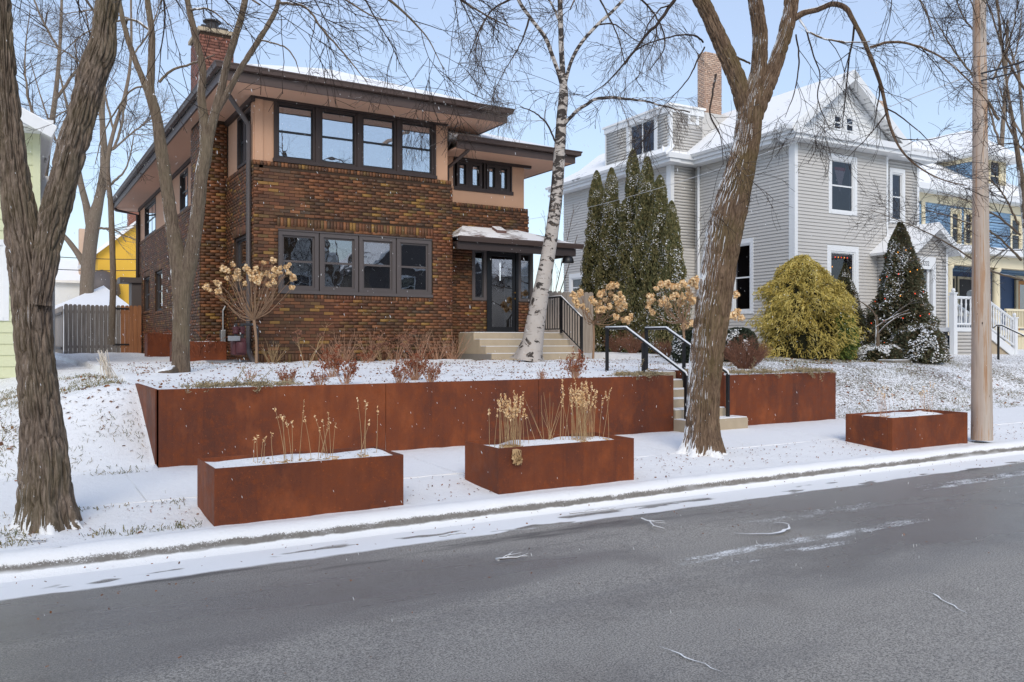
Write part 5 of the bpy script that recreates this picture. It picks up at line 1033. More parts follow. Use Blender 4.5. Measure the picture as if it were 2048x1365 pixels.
def tree(name, label, D, trunk, limbs, barkm, twigm='twig', amp=0.012, seed=1, nseg=72, flare=0.5, twigs=(), group=None, smooth=True, step=0.02, freq=26.0, lobes=6, cat='tree', own=('trunk', 'limb')):
    """trunk: list of paths (the first stands on the ground); limbs: list of (path, K settings) ; twigs: growth levels"""
    T0 = limb3(trunk[0], D); t = thing(name, label, cat, (T0[0, 0], T0[0, 1], T0[0, 2]), group)
    for j, pth in enumerate(trunk):
        V, Q = bark_tube(limb3(pth, D), nseg if j == 0 else max(20, int(nseg*0.7)), amp, seed*13+j, freq, flare if j == 0 else 0.0, lobes, step)
        big('trunk' if j == 0 else 'stem', V, Q, M[barkm], t, smooth)
    rows = []
    for j, (pth, opt) in enumerate(limbs):
        r3 = limb3(pth, D); rs = even(resample(r3, 0.05), 22); wv = np.random.default_rng(seed*7+j).normal(size=(22, 3))*0.25
        rs[1:-1, :3] += wv[1:-1]*rs[1:-1, 3:4]
        if opt.get('draw', True):
            V, Q = bark_tube(rs, 12, amp*0.4, seed*17+j, freq, 0, 0, 0.04); big('limb', V, Q, M[opt.get('mat', barkm)], t, True)
        if opt.get('n', 1): rows += [even(rs, 14)]*opt.get('n', 1)
    if rows and twigs:
        P = np.stack([r[:, :3] for r in rows]); R = np.stack([r[:, 3] for r in rows]); b = Batch()
        for li, kw in enumerate(twigs):
            kw = dict(kw); n_ = kw.pop('sides', 4); P, R = grow(P, R, seed=seed*31+li, **kw); b.tubes(P, R, n_)
        b.build('crown', M[twigm], t, False)
    return t
TW = lambda a=1.0, l=1.0, dr=0.03: [dict(M_=int(6*a), ln=(0.9*l, 2.2*l), ang=(0.4, 1.0), K2=8, droop=dr, wob=0.10, rf=0.5, rmax=0.02, sides=5), dict(M_=6, ln=(0.45*l, 1.1*l), ang=(0.4, 1.0), K2=6, droop=dr, wob=0.13, rf=0.55, rmax=0.008, sides=4), dict(M_=4, ln=(0.18*l, 0.5*l), ang=(0.4, 1.1), K2=5, droop=dr*0.5, wob=0.16, rf=0.6, rend=0.0019, sides=3)]
WS = 0.86
# --- 1: forked tree at the left edge
L1 = [([(0, 0, 50), (-20, -300, 44), (-80, -700, 30, 1)], dict(n=1, draw=False)), ([(245, -250, 44), (300, -600, 34, 1), (420, -900, 20, 2)], dict(n=1)),
      ([(232, -120, 20), (330, -190, 16, 0.3), (520, -170, 13, 0.8), (690, -60, 10, 1.2), (790, 10, 7, 1.4), (850, 70, 4, 1.5), (888, 140, 2, 1.5)], dict(n=2)),
      ([(300, -560, 22), (560, -420, 16, 1), (800, -190, 11, 1.6), (890, -30, 8, 1.9), (990, 40, 4, 2.2), (1040, 62, 2, 2.3)], dict(n=2)),
      ([(232, -100, 18), (330, -70, 12, -0.3), (430, -50, 8, -0.5), (520, 10, 5, -0.7)], dict(n=1)),
      ([(-10, -120, 22), (60, -160, 16, 1), (130, -60, 10, 2), (200, 40, 6, 2.5)], dict(n=1))]
tree('forked_tree', 'large furrowed tree at the left edge, forked low into two heavy stems', 6.55,
     [[(96, 1072, 128), (95, 1040, 134), (93, 1000, 130), (90, 950, 126), (87, 900, 118), (80, 820, 104), (72, 740, 97), (66, 660, 96), (63, 580, 102), (57, 520, 104), (46, 460, 96), (36, 400, 84), (28, 330, 74), (20, 250, 66), (13, 170, 58), (6, 80, 56), (0, 0, 55), (-10, -120, 52), (-24, -320, 46)],
      [(80, 610, 56, -0.05), (92, 520, 66, -0.05), (104, 450, 74), (122, 380, 76), (143, 300, 76), (168, 210, 74), (188, 140, 74), (204, 96, 72), (208, 60, 58), (216, 0, 56), (230, -120, 50), (246, -260, 44)]],
     L1, 'bark1', amp=0.022, seed=3, nseg=400, flare=0.85, twigs=TW(1.3, 0.75, 0.03), step=0.016, freq=46, lobes=7)
# --- 2: twin-stem tree on the lawn
tree('lawn_tree', 'grey twin stem tree standing on the snowy lawn left of the brick house', 12.9,
     [[(362, 757, 50), (362, 735, 47), (362, 700, 45), (362, 650, 44), (363, 600, 46), (362, 565, 50), (352, 500, 40), (341, 430, 34), (330, 350, 32), (321, 290, 30), (314, 240, 27), (304, 200, 27), (300, 185, 24), (303, 120, 19), (303, 60, 17), (295, 0, 15), (285, -120, 12)],
      [(366, 590, 40), (376, 540, 42), (388, 480, 37), (397, 410, 35), (403, 350, 32), (412, 300, 33), (408, 240, 24), (402, 190, 21), (405, 140, 19), (392, 80, 17), (375, 0, 15), (360, -110, 11)],
      [(412, 315, 24), (424, 250, 24), (440, 190, 22), (453, 130, 19), (472, 70, 18), (488, 10, 16), (505, -110, 12)],
      [(426, 235, 16), (450, 195, 16), (480, 140, 15), (515, 85, 14), (545, 35, 13), (556, 5, 12), (565, -60, 10)],
      [(304, 205, 22), (288, 165, 17), (268, 115, 15), (252, 65, 14), (240, 10, 12), (228, -80, 9)]],
     [([(556, 5, 8), (610, 15, 6, -0.3), (645, 60, 5, -0.5), (690, 110, 4, -0.6), (735, 165, 2, -0.8)], dict(n=1)), ([(560, -30, 8), (640, -30, 6, -0.5), (740, 30, 4, -0.8), (800, 45, 2, -1)], dict(n=1)),
      ([(520, 80, 5), (570, 95, 4, -0.2), (590, 120, 3, -0.3), (600, 150, 1.5, -0.4)], dict(n=0)), ([(318, 165, 8), (345, 140, 7), (385, 128, 6), (430, 110, 3)], dict(n=0)),
      ([(295, 175, 7), (262, 182, 5), (210, 260, 4, 0.4), (190, 330, 2, 0.5)], dict(n=1)), ([(300, 60, 8), (260, 40, 6, 0.4), (180, 60, 4, 0.8), (110, 120, 2, 1)], dict(n=1)), ([(495, -60, 9), (540, -120, 6), (640, -90, 4), (700, 0, 2)], dict(n=1)), ([(380, 20, 7), (420, 20, 5, -0.4), (470, 60, 2, -0.6)], dict(n=1)), ([(288, -80, 9), (330, -120, 6), (390, -60, 3)], dict(n=1))],
     'bark2', amp=0.010, seed=5, nseg=170, flare=0.12, twigs=TW(1.0, 0.62, 0.03), step=0.03, freq=52)
WS = 0.97
# --- 3: birch
tree('birch_tree', 'white birch leaning in front of the entry steps', 18.4,
     [[(1057, 722, 62), (1060, 705, 54), (1066, 680, 46), (1072, 640, 42), (1080, 595, 37), (1090, 545, 34), (1099, 495, 31), (1106, 450, 29), (1112, 400, 28), (1116, 350, 27), (1120, 290, 25), (1123, 240, 23), (1127, 190, 21), (1125, 140, 13), (1122, 80, 12), (1120, 0, 11), (1114, -180, 7)],
      [(1127, 185, 10), (1118, 150, 9), (1104, 110, 9), (1090, 75, 9), (1060, 35, 8), (1035, -5, 8), (1010, -90, 5)],
      [(1128, 180, 8), (1140, 130, 8), (1160, 90, 8), (1195, 50, 7), (1228, 20, 7), (1262, -20, 6), (1310, -90, 4)]],
     [([(1127, 252, 8), (1150, 225, 8, -0.2), (1180, 204, 7, -0.4), (1215, 196, 7, -0.6), (1270, 200, 5, -0.8), (1325, 212, 4, -1), (1380, 225, 3, -1.2)], dict(n=2)), ([(1112, 288, 4), (1095, 250, 4), (1070, 226, 3), (1040, 214, 2)], dict(n=1, mat='twig')),
      ([(1122, 60, 6), (1112, 25, 5), (1092, -10, 4)], dict(n=1)), ([(1035, -5, 6), (990, 15, 4, -0.3), (960, 60, 3, -0.5), (935, 120, 2, -0.6)], dict(n=2, mat='twig')), ([(1060, 35, 5), (1040, 90, 3, -0.2), (1010, 140, 2, -0.3), (985, 190, 1.5, -0.4)], dict(n=2, mat='twig')),
      ([(1260, -20, 5), (1310, 30, 4, 0.3), (1330, 90, 3, 0.5), (1300, 140, 2, 0.6)], dict(n=2, mat='twig')), ([(1120, 0, 6), (1170, -40, 5), (1230, 60, 3), (1250, 130, 2)], dict(n=1, mat='twig')), ([(1195, 50, 4), (1230, 50, 3), (1270, 80, 2), (1310, 95, 1.5)], dict(n=1, mat='twig'))],
     'birch', 'twig_pale', amp=0.004, seed=8, nseg=40, flare=0.35, twigs=[dict(M_=6, ln=(0.6, 1.6), ang=(0.5, 1.1), K2=8, droop=0.16, wob=0.08, rf=0.45, rmax=0.008, sides=4), dict(M_=6, ln=(0.35, 0.9), ang=(0.4, 0.9), K2=6, droop=0.16, wob=0.1, rf=0.6, rmax=0.005, rend=0.0028, sides=3), dict(M_=4, ln=(0.12, 0.35), ang=(0.4, 0.9), K2=4, droop=0.14, wob=0.1, rf=0.7, rend=0.0024, sides=3)], step=0.03, freq=20, lobes=5)
WS = 0.88
# --- 4: big tree by the garden stair
tree('street_tree', 'big brown tree trunk before the garden stair, splitting into three stems', 10.6,
     [[(1404, 912, 84), (1405, 890, 82), (1405, 860, 78), (1406, 820, 77), (1409, 760, 79), (1415, 700, 82), (1423, 640, 85), (1431, 580, 86), (1440, 520, 86), (1450, 460, 88), (1462, 410, 86), (1478, 350, 74), (1490, 300, 66), (1497, 250, 63), (1501, 210, 60), (1508, 180, 50), (1516, 150, 42), (1520, 100, 38), (1518, 50, 36), (1510, 0, 34), (1500, -120, 28)],
      [(1492, 225, 44), (1478, 170, 46), (1458, 120, 44), (1436, 72, 41), (1418, 30, 39), (1398, -10, 38), (1360, -90, 33), (1310, -220, 26)],
      [(1510, 235, 40), (1526, 190, 42), (1545, 145, 39), (1562, 95, 37), (1575, 50, 36), (1583, 0, 36), (1592, -100, 30), (1610, -240, 24)]],
     [([(1584, 40, 17), (1620, 22, 15, -0.1), (1660, 12, 14, -0.2), (1690, 12, 14, -0.3), (1708, 40, 13, -0.3), (1728, 80, 12, -0.3), (1745, 125, 11, -0.3), (1762, 175, 10, -0.3), (1775, 225, 9, -0.3), (1788, 275, 7, -0.4), (1825, 325, 5, -0.5), (1880, 358, 4, -0.6), (1935, 372, 2, -0.7)], dict(n=2)),
      ([(1740, 95, 8, -0.3), (1790, 85, 7, -0.4), (1840, 95, 6, -0.5), (1890, 120, 5, -0.7), (1940, 165, 4, -0.9), (1985, 215, 2, -1)], dict(n=2)), ([(1598, 35, 6), (1615, 62, 5, -0.3), (1650, 78, 5, -0.5), (1695, 85, 4, -0.7), (1740, 84, 3, -0.9)], dict(n=1)),
      ([(1612, 60, 5, -0.2), (1625, 105, 4, -0.3), (1640, 150, 3, -0.3), (1636, 200, 3, -0.3), (1660, 260, 1.5, -0.3)], dict(n=1, mat='twig')), ([(1592, 70, 4), (1598, 120, 4, -0.2), (1590, 180, 3, -0.3), (1570, 235, 1.5, -0.4)], dict(n=1, mat='twig')),
      ([(1372, -40, 12), (1325, 35, 8, -0.3), (1285, 80, 7, -0.5), (1255, 120, 5, -0.7), (1215, 165, 3, -0.8), (1170, 195, 2, -0.9)], dict(n=1, mat='twig')), ([(1406, 85, 5), (1390, 72, 5, -0.2), (1350, 72, 4, -0.3), (1280, 95, 3, -0.5), (1250, 130, 2, -0.6)], dict(n=1, mat='twig')),
      ([(1409, 95, 4), (1395, 120, 4, -0.2), (1375, 160, 3, -0.3), (1335, 205, 2, -0.4)], dict(n=1, mat='twig')), ([(1432, 150, 6), (1425, 190, 5, -0.4), (1420, 230, 4, -0.5), (1440, 270, 3, -0.5), (1447, 330, 1.5, -0.5)], dict(n=1, mat='twig')), ([(1455, 110, 7), (1480, 118, 6, 0.3), (1500, 128, 5, 0.4)], dict(n=0)),
      ([(1594, -120, 16), (1660, -170, 11, -0.6), (1760, -90, 8, -1), (1840, 0, 5, -1.3), (1870, 80, 3, -1.5)], dict(n=2)), ([(1600, -180, 14), (1700, -260, 10, 0.6), (1830, -150, 7, 1), (1930, -20, 4, 1.3), (1960, 60, 2, 1.4)], dict(n=2)), ([(1330, -160, 14), (1250, -160, 9, -0.6), (1180, -60, 6, -1), (1140, 20, 3, -1.2)], dict(n=1)), ([(1500, -110, 16), (1480, -300, 10), (1440, -420, 5)], dict(n=1))],
     'bark4', amp=0.019, seed=11, nseg=300, flare=0.72, twigs=TW(0.7, 0.72, 0.06), step=0.02, freq=50, lobes=6)
WS = 0.92
# --- trees behind
def backtree(name, label, D, base, forks, seed, tw, mat='bark_far', twm='twig_pale', group=None, n=1, l=1.0):
    tree(name, label, D, base, [(f, dict(n=n)) for f in forks], mat, twm, amp=0.012, seed=seed, nseg=24, flare=0.25, twigs=TW(tw, l*D/26.0*0.9, 0.02), step=0.12, freq=10, group=group)
backtree('backyard_tree', 'thick bare tree rising behind the grey wood fence', 40, [[(171, 700, 36), (172, 610, 34), (176, 540, 34), (182, 480, 33), (188, 440, 34), (198, 400, 24), (207, 350, 21), (208, 300, 17), (205, 230, 12), (210, 140, 8)], [(182, 460, 24), (172, 410, 18), (160, 360, 15), (152, 310, 12), (140, 240, 8), (120, 150, 5)], [(170, 530, 20), (150, 500, 15), (130, 475, 13), (105, 450, 10), (70, 420, 6)]],
         [[(205, 330, 9), (235, 280, 7), (250, 210, 5), (262, 120, 3)], [(160, 350, 8), (120, 300, 6), (90, 220, 4), (60, 120, 2)], [(208, 380, 7), (232, 360, 6), (255, 330, 4), (270, 260, 2)], [(188, 455, 7), (215, 458, 6), (238, 465, 4), (252, 485, 2)], [(205, 220, 8), (190, 120, 6), (170, 20, 3)], [(150, 300, 7), (160, 200, 5), (150, 80, 3)], [(100, 445, 6), (70, 350, 4), (50, 250, 2)]], 21, 1.5, n=1)
backtree('lot_line_tree', 'slender bare tree between the green and brick houses, partly behind the fork', 26, [[(222, 690, 16), (226, 560, 15), (222, 420, 14), (215, 330, 13), (228, 260, 11), (250, 190, 9), (262, 110, 7), (262, 0, 5)], [(218, 360, 9), (205, 300, 8), (200, 230, 6), (190, 140, 5), (195, 40, 3)]],
         [[(228, 260, 6), (200, 170, 5), (140, 110, 4), (70, 80, 2)], [(260, 120, 5), (300, 60, 4), (330, -20, 2)], [(200, 230, 5), (140, 220, 4), (90, 250, 2)], [(262, 40, 5), (200, 20, 4), (120, 30, 2)], [(225, 300, 5), (285, 250, 4), (330, 220, 2)]], 22, 1.8, n=2)
backtree('far_left_tree', 'bare tree crown filling the sky between the two left stems', 32, [[(60, 720, 30), (70, 560, 28), (80, 420, 24), (95, 300, 18), (110, 200, 13), (120, 90, 9), (125, -40, 6)]],
         [[(80, 400, 12), (120, 330, 9), (150, 250, 6), (180, 160, 3)], [(95, 290, 10), (60, 210, 7), (50, 120, 4), (60, 20, 2)], [(110, 200, 9), (160, 130, 7), (200, 60, 4), (230, -20, 2)], [(118, 100, 7), (80, 30, 5), (50, -60, 3)]], 23, 1.8, twm='twig', n=2)
backtree('right_edge_tree', 'bare snowy tree at the right edge behind the utility pole', 17, [[(2062, 700, 24), (2058, 560, 22), (2052, 450, 20), (2040, 340, 16), (2024, 240, 12), (2010, 150, 9), (2000, 60, 8), (1985, -60, 6)], [(2052, 470, 15), (2064, 380, 14), (2074, 280, 12), (2064, 160, 9), (2054, 20, 7)]],
         [[(2040, 470, 6), (1990, 430, 5, -1), (1930, 400, 3, -1.5), (1880, 385, 2, -2)], [(2042, 520, 7), (1990, 470, 5, -1), (1920, 440, 4, -1.5), (1850, 420, 2, -2)], [(2044, 560, 7), (1980, 540, 5, -1), (1900, 490, 4, -1.6), (1820, 450, 2.5, -2.2), (1740, 420, 1.5, -2.6)], [(2045, 500, 6), (2000, 500, 4, 0.5), (1960, 490, 2, 1)], [(1998, 240, 8), (1950, 160, 6), (1900, 90, 4), (1860, 20, 2)], [(2062, 200, 8), (2010, 110, 6), (1980, 20, 4), (1940, -60, 2)], [(1985, 160, 7), (2020, 80, 5), (2040, -20, 3)], [(2038, 450, 6), (2000, 380, 4), (1950, 340, 2)], [(2066, 330, 7), (2020, 260, 5), (1990, 180, 3)], [(1978, 90, 6), (1930, 40, 4), (1900, -40, 2)]], 24, 1.2, 'bark2', 'twig', n=2, l=1.1)
backtree('far_right_tree', 'tall bare tree far behind the blue house roofs', 55, [[(1990, 690, 16), (1995, 500, 15), (2003, 300, 12), (2010, 180, 9), (2015, 40, 6)], [(2080, 690, 16), (2075, 450, 14), (2050, 280, 10), (2035, 120, 6)]],
         [[(2003, 300, 7), (1975, 200, 5), (1960, 90, 3)], [(2010, 180, 6), (2035, 90, 4), (2045, 10, 2)], [(2050, 280, 6), (2010, 210, 4), (1985, 120, 2)], [(2040, 160, 5), (2010, 60, 3), (1990, -20, 2)]], 25, 1.6, n=2)
tree('sapling', 'thin multi-stem sapling between the birch and the evergreens', 24, [[(1100, 700, 3), (1100, 640, 3), (1103, 560, 2.5), (1112, 470, 2), (1122, 380, 1.5)], [(1101, 650, 2.5), (1115, 600, 2.5), (1135, 540, 2), (1155, 470, 1.5)], [(1100, 660, 2.5), (1092, 600, 2), (1085, 540, 1.5)]],
     [([(1100, 640, 2), (1112, 580, 2), (1130, 500, 1.5), (1148, 420, 1)], dict(n=2, mat='twig_pale')), ([(1103, 560, 2), (1095, 500, 1.5), (1090, 440, 1)], dict(n=1, mat='twig_pale'))], 'twig_pale', 'twig_pale', amp=0.002, seed=27, nseg=10, flare=0, twigs=[dict(M_=8, ln=(0.3, 0.8), ang=(0.3, 0.7), K2=5, droop=-0.05, wob=0.06, rf=0.6, rmax=0.006, rend=0.004, sides=3)], step=0.2)
# --- utility pole with its wires
pb_ = onZ(1963, 876, 0.2); t = thing('utility_pole', 'weathered brown wooden utility pole at the kerb on the right', 'pole', pb_)
Dp = float(np.dot(pb_-EYE, DV)); P0 = atD(1964, 880, Dp); P1 = atD(1956, -420, Dp); rr = 0.0
k_ = np.linspace(0, 1, 40)[:, None]; pts_ = P0*(1-k_)+P1*k_; wid = np.interp(np.linspace(880, -420, 40), [-420, 0, 350, 880], [20, 24, 29, 40])*0.5*Dp/FP
V, Q = bark_tube(np.column_stack([pts_, wid]), 40, 0.004, 77, 30, 0, 0, 0.05); big('shaft', V, Q, M['pole'], t, True)
zc = atD(1956, -330, Dp); MB().box(zc[0]-0.05, zc[0]+0.05, zc[1]-1.1, zc[1]+1.1, zc[2]-0.06, zc[2]+0.06).build('crossarm', M['pole'], t)
def wire(label, a, b, sag=0.25, r=0.012, mat='dark_grey'):
    a = np.array(a); b = np.array(b); s = np.linspace(0, 1, 24)[:, None]; p = a*(1-s)+b*s; p[:, 2] -= sag*4*(s*(1-s))[:, 0]; MBt = MB().tube(p, r, 5); o = MBt.build('overhead_wire', M[mat], None, True); tag(o, label, 'wire', 'overhead wires')
pw_ = atD(1952, 150, Dp); wire('upper snowy service wire running right from the utility pole', pw_, atD(2200, 62, 10.5), 0.05, 0.014); wire('lower snowy service wire running right from the utility pole', pw_+(0, 0, -0.1), atD(2200, 84, 10.5), 0.05, 0.012)
wire('thin service wire crossing the gable of the grey house', pw_+(0, 0, 0.03), atD(1050, 440, 30), 0.3, 0.006, 'white')
wire('thin wire crossing before the yellow house, upper', onY(60, 510, 45), onY(330, 518, 45), 0.1, 0.02); wire('thin wire crossing before the yellow house, lower', onY(60, 536, 45), onY(330, 539, 45), 0.1, 0.02)
# ------------------------------------------------------------------ evergreens and shrubs
def gz(x, y): return float(H(np.array([x]), np.array([y]))[0])
def rv(g, n): return norm(g.normal(size=(n, 3)))
def evergreen(name, label, base, Ht, R, n, mat, seed, prof, leaf=(0.016, 0.04), droop=0.0, snow=0.1, group=None, fuzz=0.22, cat='shrub', core=True, out=0.3, lean=(0, 0)):
    g = np.random.default_rng(seed); t = thing(name, label, cat, base, group); base = np.array(base, float)
    def sample(m, lo=0.72, hi=1.04):
        h = g.uniform(0, 1, m)**0.85; th_ = g.uniform(0, 2*math.pi, m)
        lump = 1+fuzz*(vnoise(np.stack([np.cos(th_)*2.2, np.sin(th_)*2.2, h*Ht*2.3], -1), seed)-0.5)*2+0.5*fuzz*(vnoise(np.stack([np.cos(th_)*7, np.sin(th_)*7, h*Ht*6], -1), seed+1)-0.5)*2.6
        r = R*prof(h)*lump*np.sqrt(g.uniform(lo**2, hi**2, m)); o = np.stack([np.cos(th_), np.sin(th_), th_*0], -1)
        p = base+o*r[:, None]+np.stack([lean[0]*h, lean[1]*h, h*Ht], -1); return p, o, h
    p, o, h = sample(n); b = Batch()
    v = norm(o*out+np.array([0, 0, 1.0-2*droop])+g.normal(size=(n, 3))*0.45)*g.uniform(0.6, 1.3, n)[:, None]*leaf[1]; u = norm(np.cross(v, rv(g, n)))*leaf[0]*g.uniform(0.6, 1.3, n)[:, None]
    b.leaves(p, u, v); tag(b.build('foliage', M[mat], t), kind='stuff')
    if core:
        zz = np.linspace(0.0, 0.97, 14); MB().lathe(base, [(max(0.01, R*float(prof(z))*0.66), z*Ht) for z in zz], 14).build('dark_core', M['arbor_core'], t, True)  # solid dark cone added inside, standing for shade between the leaves
    if snow:
        m = int(n*snow*2.2); p, o, h = sample(m, 0.97, 1.08); kk = vnoise(p*np.array([4.5, 4.5, 3.2]), seed+4)+0.25*(vnoise(p*14, seed+6)-0.5) > 0.54; p, o, h = p[kk], o[kk], h[kk]; m = len(p); b = Batch(); nn = norm(o*0.5+np.array([-0.25, 0, 1.0])+g.normal(size=(m, 3))*0.3); u = norm(np.cross(nn, rv(g, m))); v = np.cross(nn, u)
        b.leaves(p, u*leaf[0]*g.uniform(0.6, 1.5, m)[:, None], v*leaf[0]*g.uniform(0.6, 1.5, m)[:, None]); tag(b.build('snow_flecks', M['leaf_snow'], t), kind='stuff')
    MB().tube([base-(0, 0, 0.1), base+(0, 0, Ht*0.3)], R*0.09, 7).build('stem', M['bark2'], t, True); return t
colm = lambda h: np.minimum(1.0, 1.25*(1-np.asarray(h))**0.55)*(0.82+0.18*np.sin(np.clip(np.asarray(h)*1.6+0.25, 0, 1)*math.pi))
cone = lambda h: np.maximum(0.02, (1-np.asarray(h))**0.9)
dome = lambda h: np.maximum(0.03, (1-np.asarray(h)**1.7))**0.56*(0.86+0.14*np.sin(np.clip(np.asarray(h)*3+0.3, 0, 1)*math.pi/2))
egg = lambda h: np.sqrt(np.maximum(0.0, 1-np.abs((np.asarray(h)-0.35)/0.66)**2.3))*0.98+0.02
ov = ['far left', 'second', 'third and tallest', 'fourth', 'fifth', 'shortest, nearest']
AB = [(1193, 343, 15.0, 0.56, 'leftmost columnar evergreen beside the pale fence'), (1223, 337, 14.9, 0.50, 'second columnar evergreen from the pale fence'), (1266, 300, 14.8, 0.55, 'tallest columnar evergreen in the row by the grey house'),
      (1294, 315, 14.7, 0.55, 'columnar evergreen just right of the tallest one'), (1320, 352, 14.6, 0.55, 'columnar evergreen second from the right end of the row'), (1343, 404, 14.5, 0.44, 'shortest columnar evergreen at the right end of the row')]
for i, (px, py, X, R, lab) in enumerate(AB):
    top = onX(px, py, X); b0 = (top[0], top[1], gz(top[0], top[1])); evergreen('columnar_evergreen', lab, b0, top[2]-b0[2], R, 24000, 'arbor', 50+i, colm, (0.010, 0.032), snow=0.11, group='columnar evergreens in a row', cat='tree', fuzz=0.34)
def at_ground(px, D, py=None): p = atD(px, 690, D); return (p[0], p[1], gz(p[0], p[1]))
b0 = at_ground(1604, 21.5); top = atD(1604, 514, 21.5)[2]
t = evergreen('golden_cypress', 'round golden yellow thread cypress before the grey house', b0, top-b0[2], 1.28, 28000, 'gold', 61, dome, (0.007, 0.06), 0.75, 0.012, fuzz=0.42, out=0.6)
b = Batch(); g = np.random.default_rng(5); n = 5000; th_ = g.uniform(-1.9, -0.2, n)+0.35; h = g.uniform(0.0, 0.42, n); r = 1.28*dome(h)*g.uniform(0.85, 1.08, n); p = np.array(b0)+np.stack([np.cos(th_)*r, np.sin(th_)*r, h*(top-b0[2])], -1); v = norm(np.stack([np.cos(th_)*0.6, np.sin(th_)*0.6, -0.7+0*th_], -1)+g.normal(size=(n, 3))*0.4)*0.07; b.leaves(p, norm(np.cross(v, rv(g, n)))*0.01, v); b.build('green_fringe', M['green_thread'], t)
b0 = at_ground(1690, 22.6); evergreen('conical_spruce', 'small snowy cone shaped evergreen right of the golden cypress', b0, atD(1690, 528, 22.6)[2]-b0[2], 0.78, 24000, 'spruce', 63, cone, (0.011, 0.03), 0.5, 0.14, cat='tree', out=0.9)
b0 = at_ground(1800, 21.8); topz = atD(1797, 446, 21.8)[2]
evergreen('conical_spruce', 'tall cone shaped evergreen hung with red and amber lights by the porch', b0, topz-b0[2], 0.86, 42000, 'spruce', 64, lambda h: cone(h)**0.8, (0.011, 0.032), 0.5, 0.09, cat='tree', out=0.9, fuzz=0.3)
t = thing('string_lights', 'lit red and amber bulbs strung round the tall cone evergreen', 'lights', b0); g = np.random.default_rng(3); mbs = []
for mt in ('bulb_red', 'bulb_amber'):
    m = MB().lathe((0, 0, 0), [(0.002, -0.018), (0.012, -0.008), (0.012, 0.006), (0.003, 0.015)], 6); me = bpy.data.meshes.new('bulb'); me.from_pydata(np.vstack(m.v).tolist(), [], m.f); me.materials.append(M[mt]); mbs.append(me)
HT = topz-b0[2]; cord = []
for i in range(46):
    h = 0.12+0.72*i/45; th_ = math.pi*1.05+i*0.62; r = 0.86*cone(h)**0.8*1.07; p = (b0[0]+math.cos(th_)*r, b0[1]+math.sin(th_)*r, b0[2]+h*HT); cord.append(p); piece('bulb', mbs[0 if g.random() < 0.6 else 1], t, p)
MB().tube(cord, 0.004, 4).build('cord', M['arbor_core'], t)
b0 = at_ground(1838, 20.8); evergreen('low_shrub', 'low dark snow-dusted shrub at the foot of the lit evergreen', b0, 0.95, 0.62, 9000, 'spruce', 66, egg, (0.014, 0.035), 0.3, 0.2, out=0.8)
b0 = at_ground(1760, 20.9); evergreen('low_shrub', 'low snowy shrub between the small cone and the lit evergreen', (b0[0], b0[1], b0[2]), 0.45, 0.5, 3500, 'spruce', 67, egg, (0.014, 0.03), 0.3, 0.5, out=0.8)
b0 = at_ground(1478, 19.0); evergreen('low_shrub', 'dark green snow-dusted shrub just right of the big trunk', b0, 0.75, 0.42, 6000, 'holly', 68, egg, (0.014, 0.025), 0.0, 0.2, out=0.8)
b0 = at_ground(1388, 18.5); evergreen('low_shrub', 'dark green snow-dusted shrub just left of the big trunk', b0, 0.75, 0.42, 6000, 'holly', 69, egg, (0.014, 0.025), 0.0, 0.2, out=0.8)
tree('bare_shrub', 'small bare tree with snow-lined arching branches before the lit evergreen', 20.6, [[(1755, 700, 15), (1755, 680, 11), (1754, 650, 8), (1752, 630, 6)], [(1752, 655, 5), (1775, 640, 4, -0.2), (1800, 628, 3.5, -0.4), (1818, 620, 3, -0.5)], [(1756, 668, 5), (1775, 648, 4, -0.3), (1800, 632, 3.5, -0.5), (1822, 626, 2.5, -0.6)], [(1752, 635, 4), (1745, 622, 3.5), (1728, 608, 3), (1714, 600, 2)]],
     [([(1775, 640, 2), (1800, 620, 2, -0.3), (1830, 600, 1, -0.5)], dict(n=1, mat='bark2'))], 'bark2', 'twig_pale', amp=0.002, seed=33, nseg=12, flare=0.3, twigs=[dict(M_=10, ln=(0.2, 0.6), ang=(0.4, 1.0), K2=5, droop=0.0, wob=0.12, rf=0.6, rmax=0.006, rend=0.003, sides=3)], step=0.1, cat='shrub')
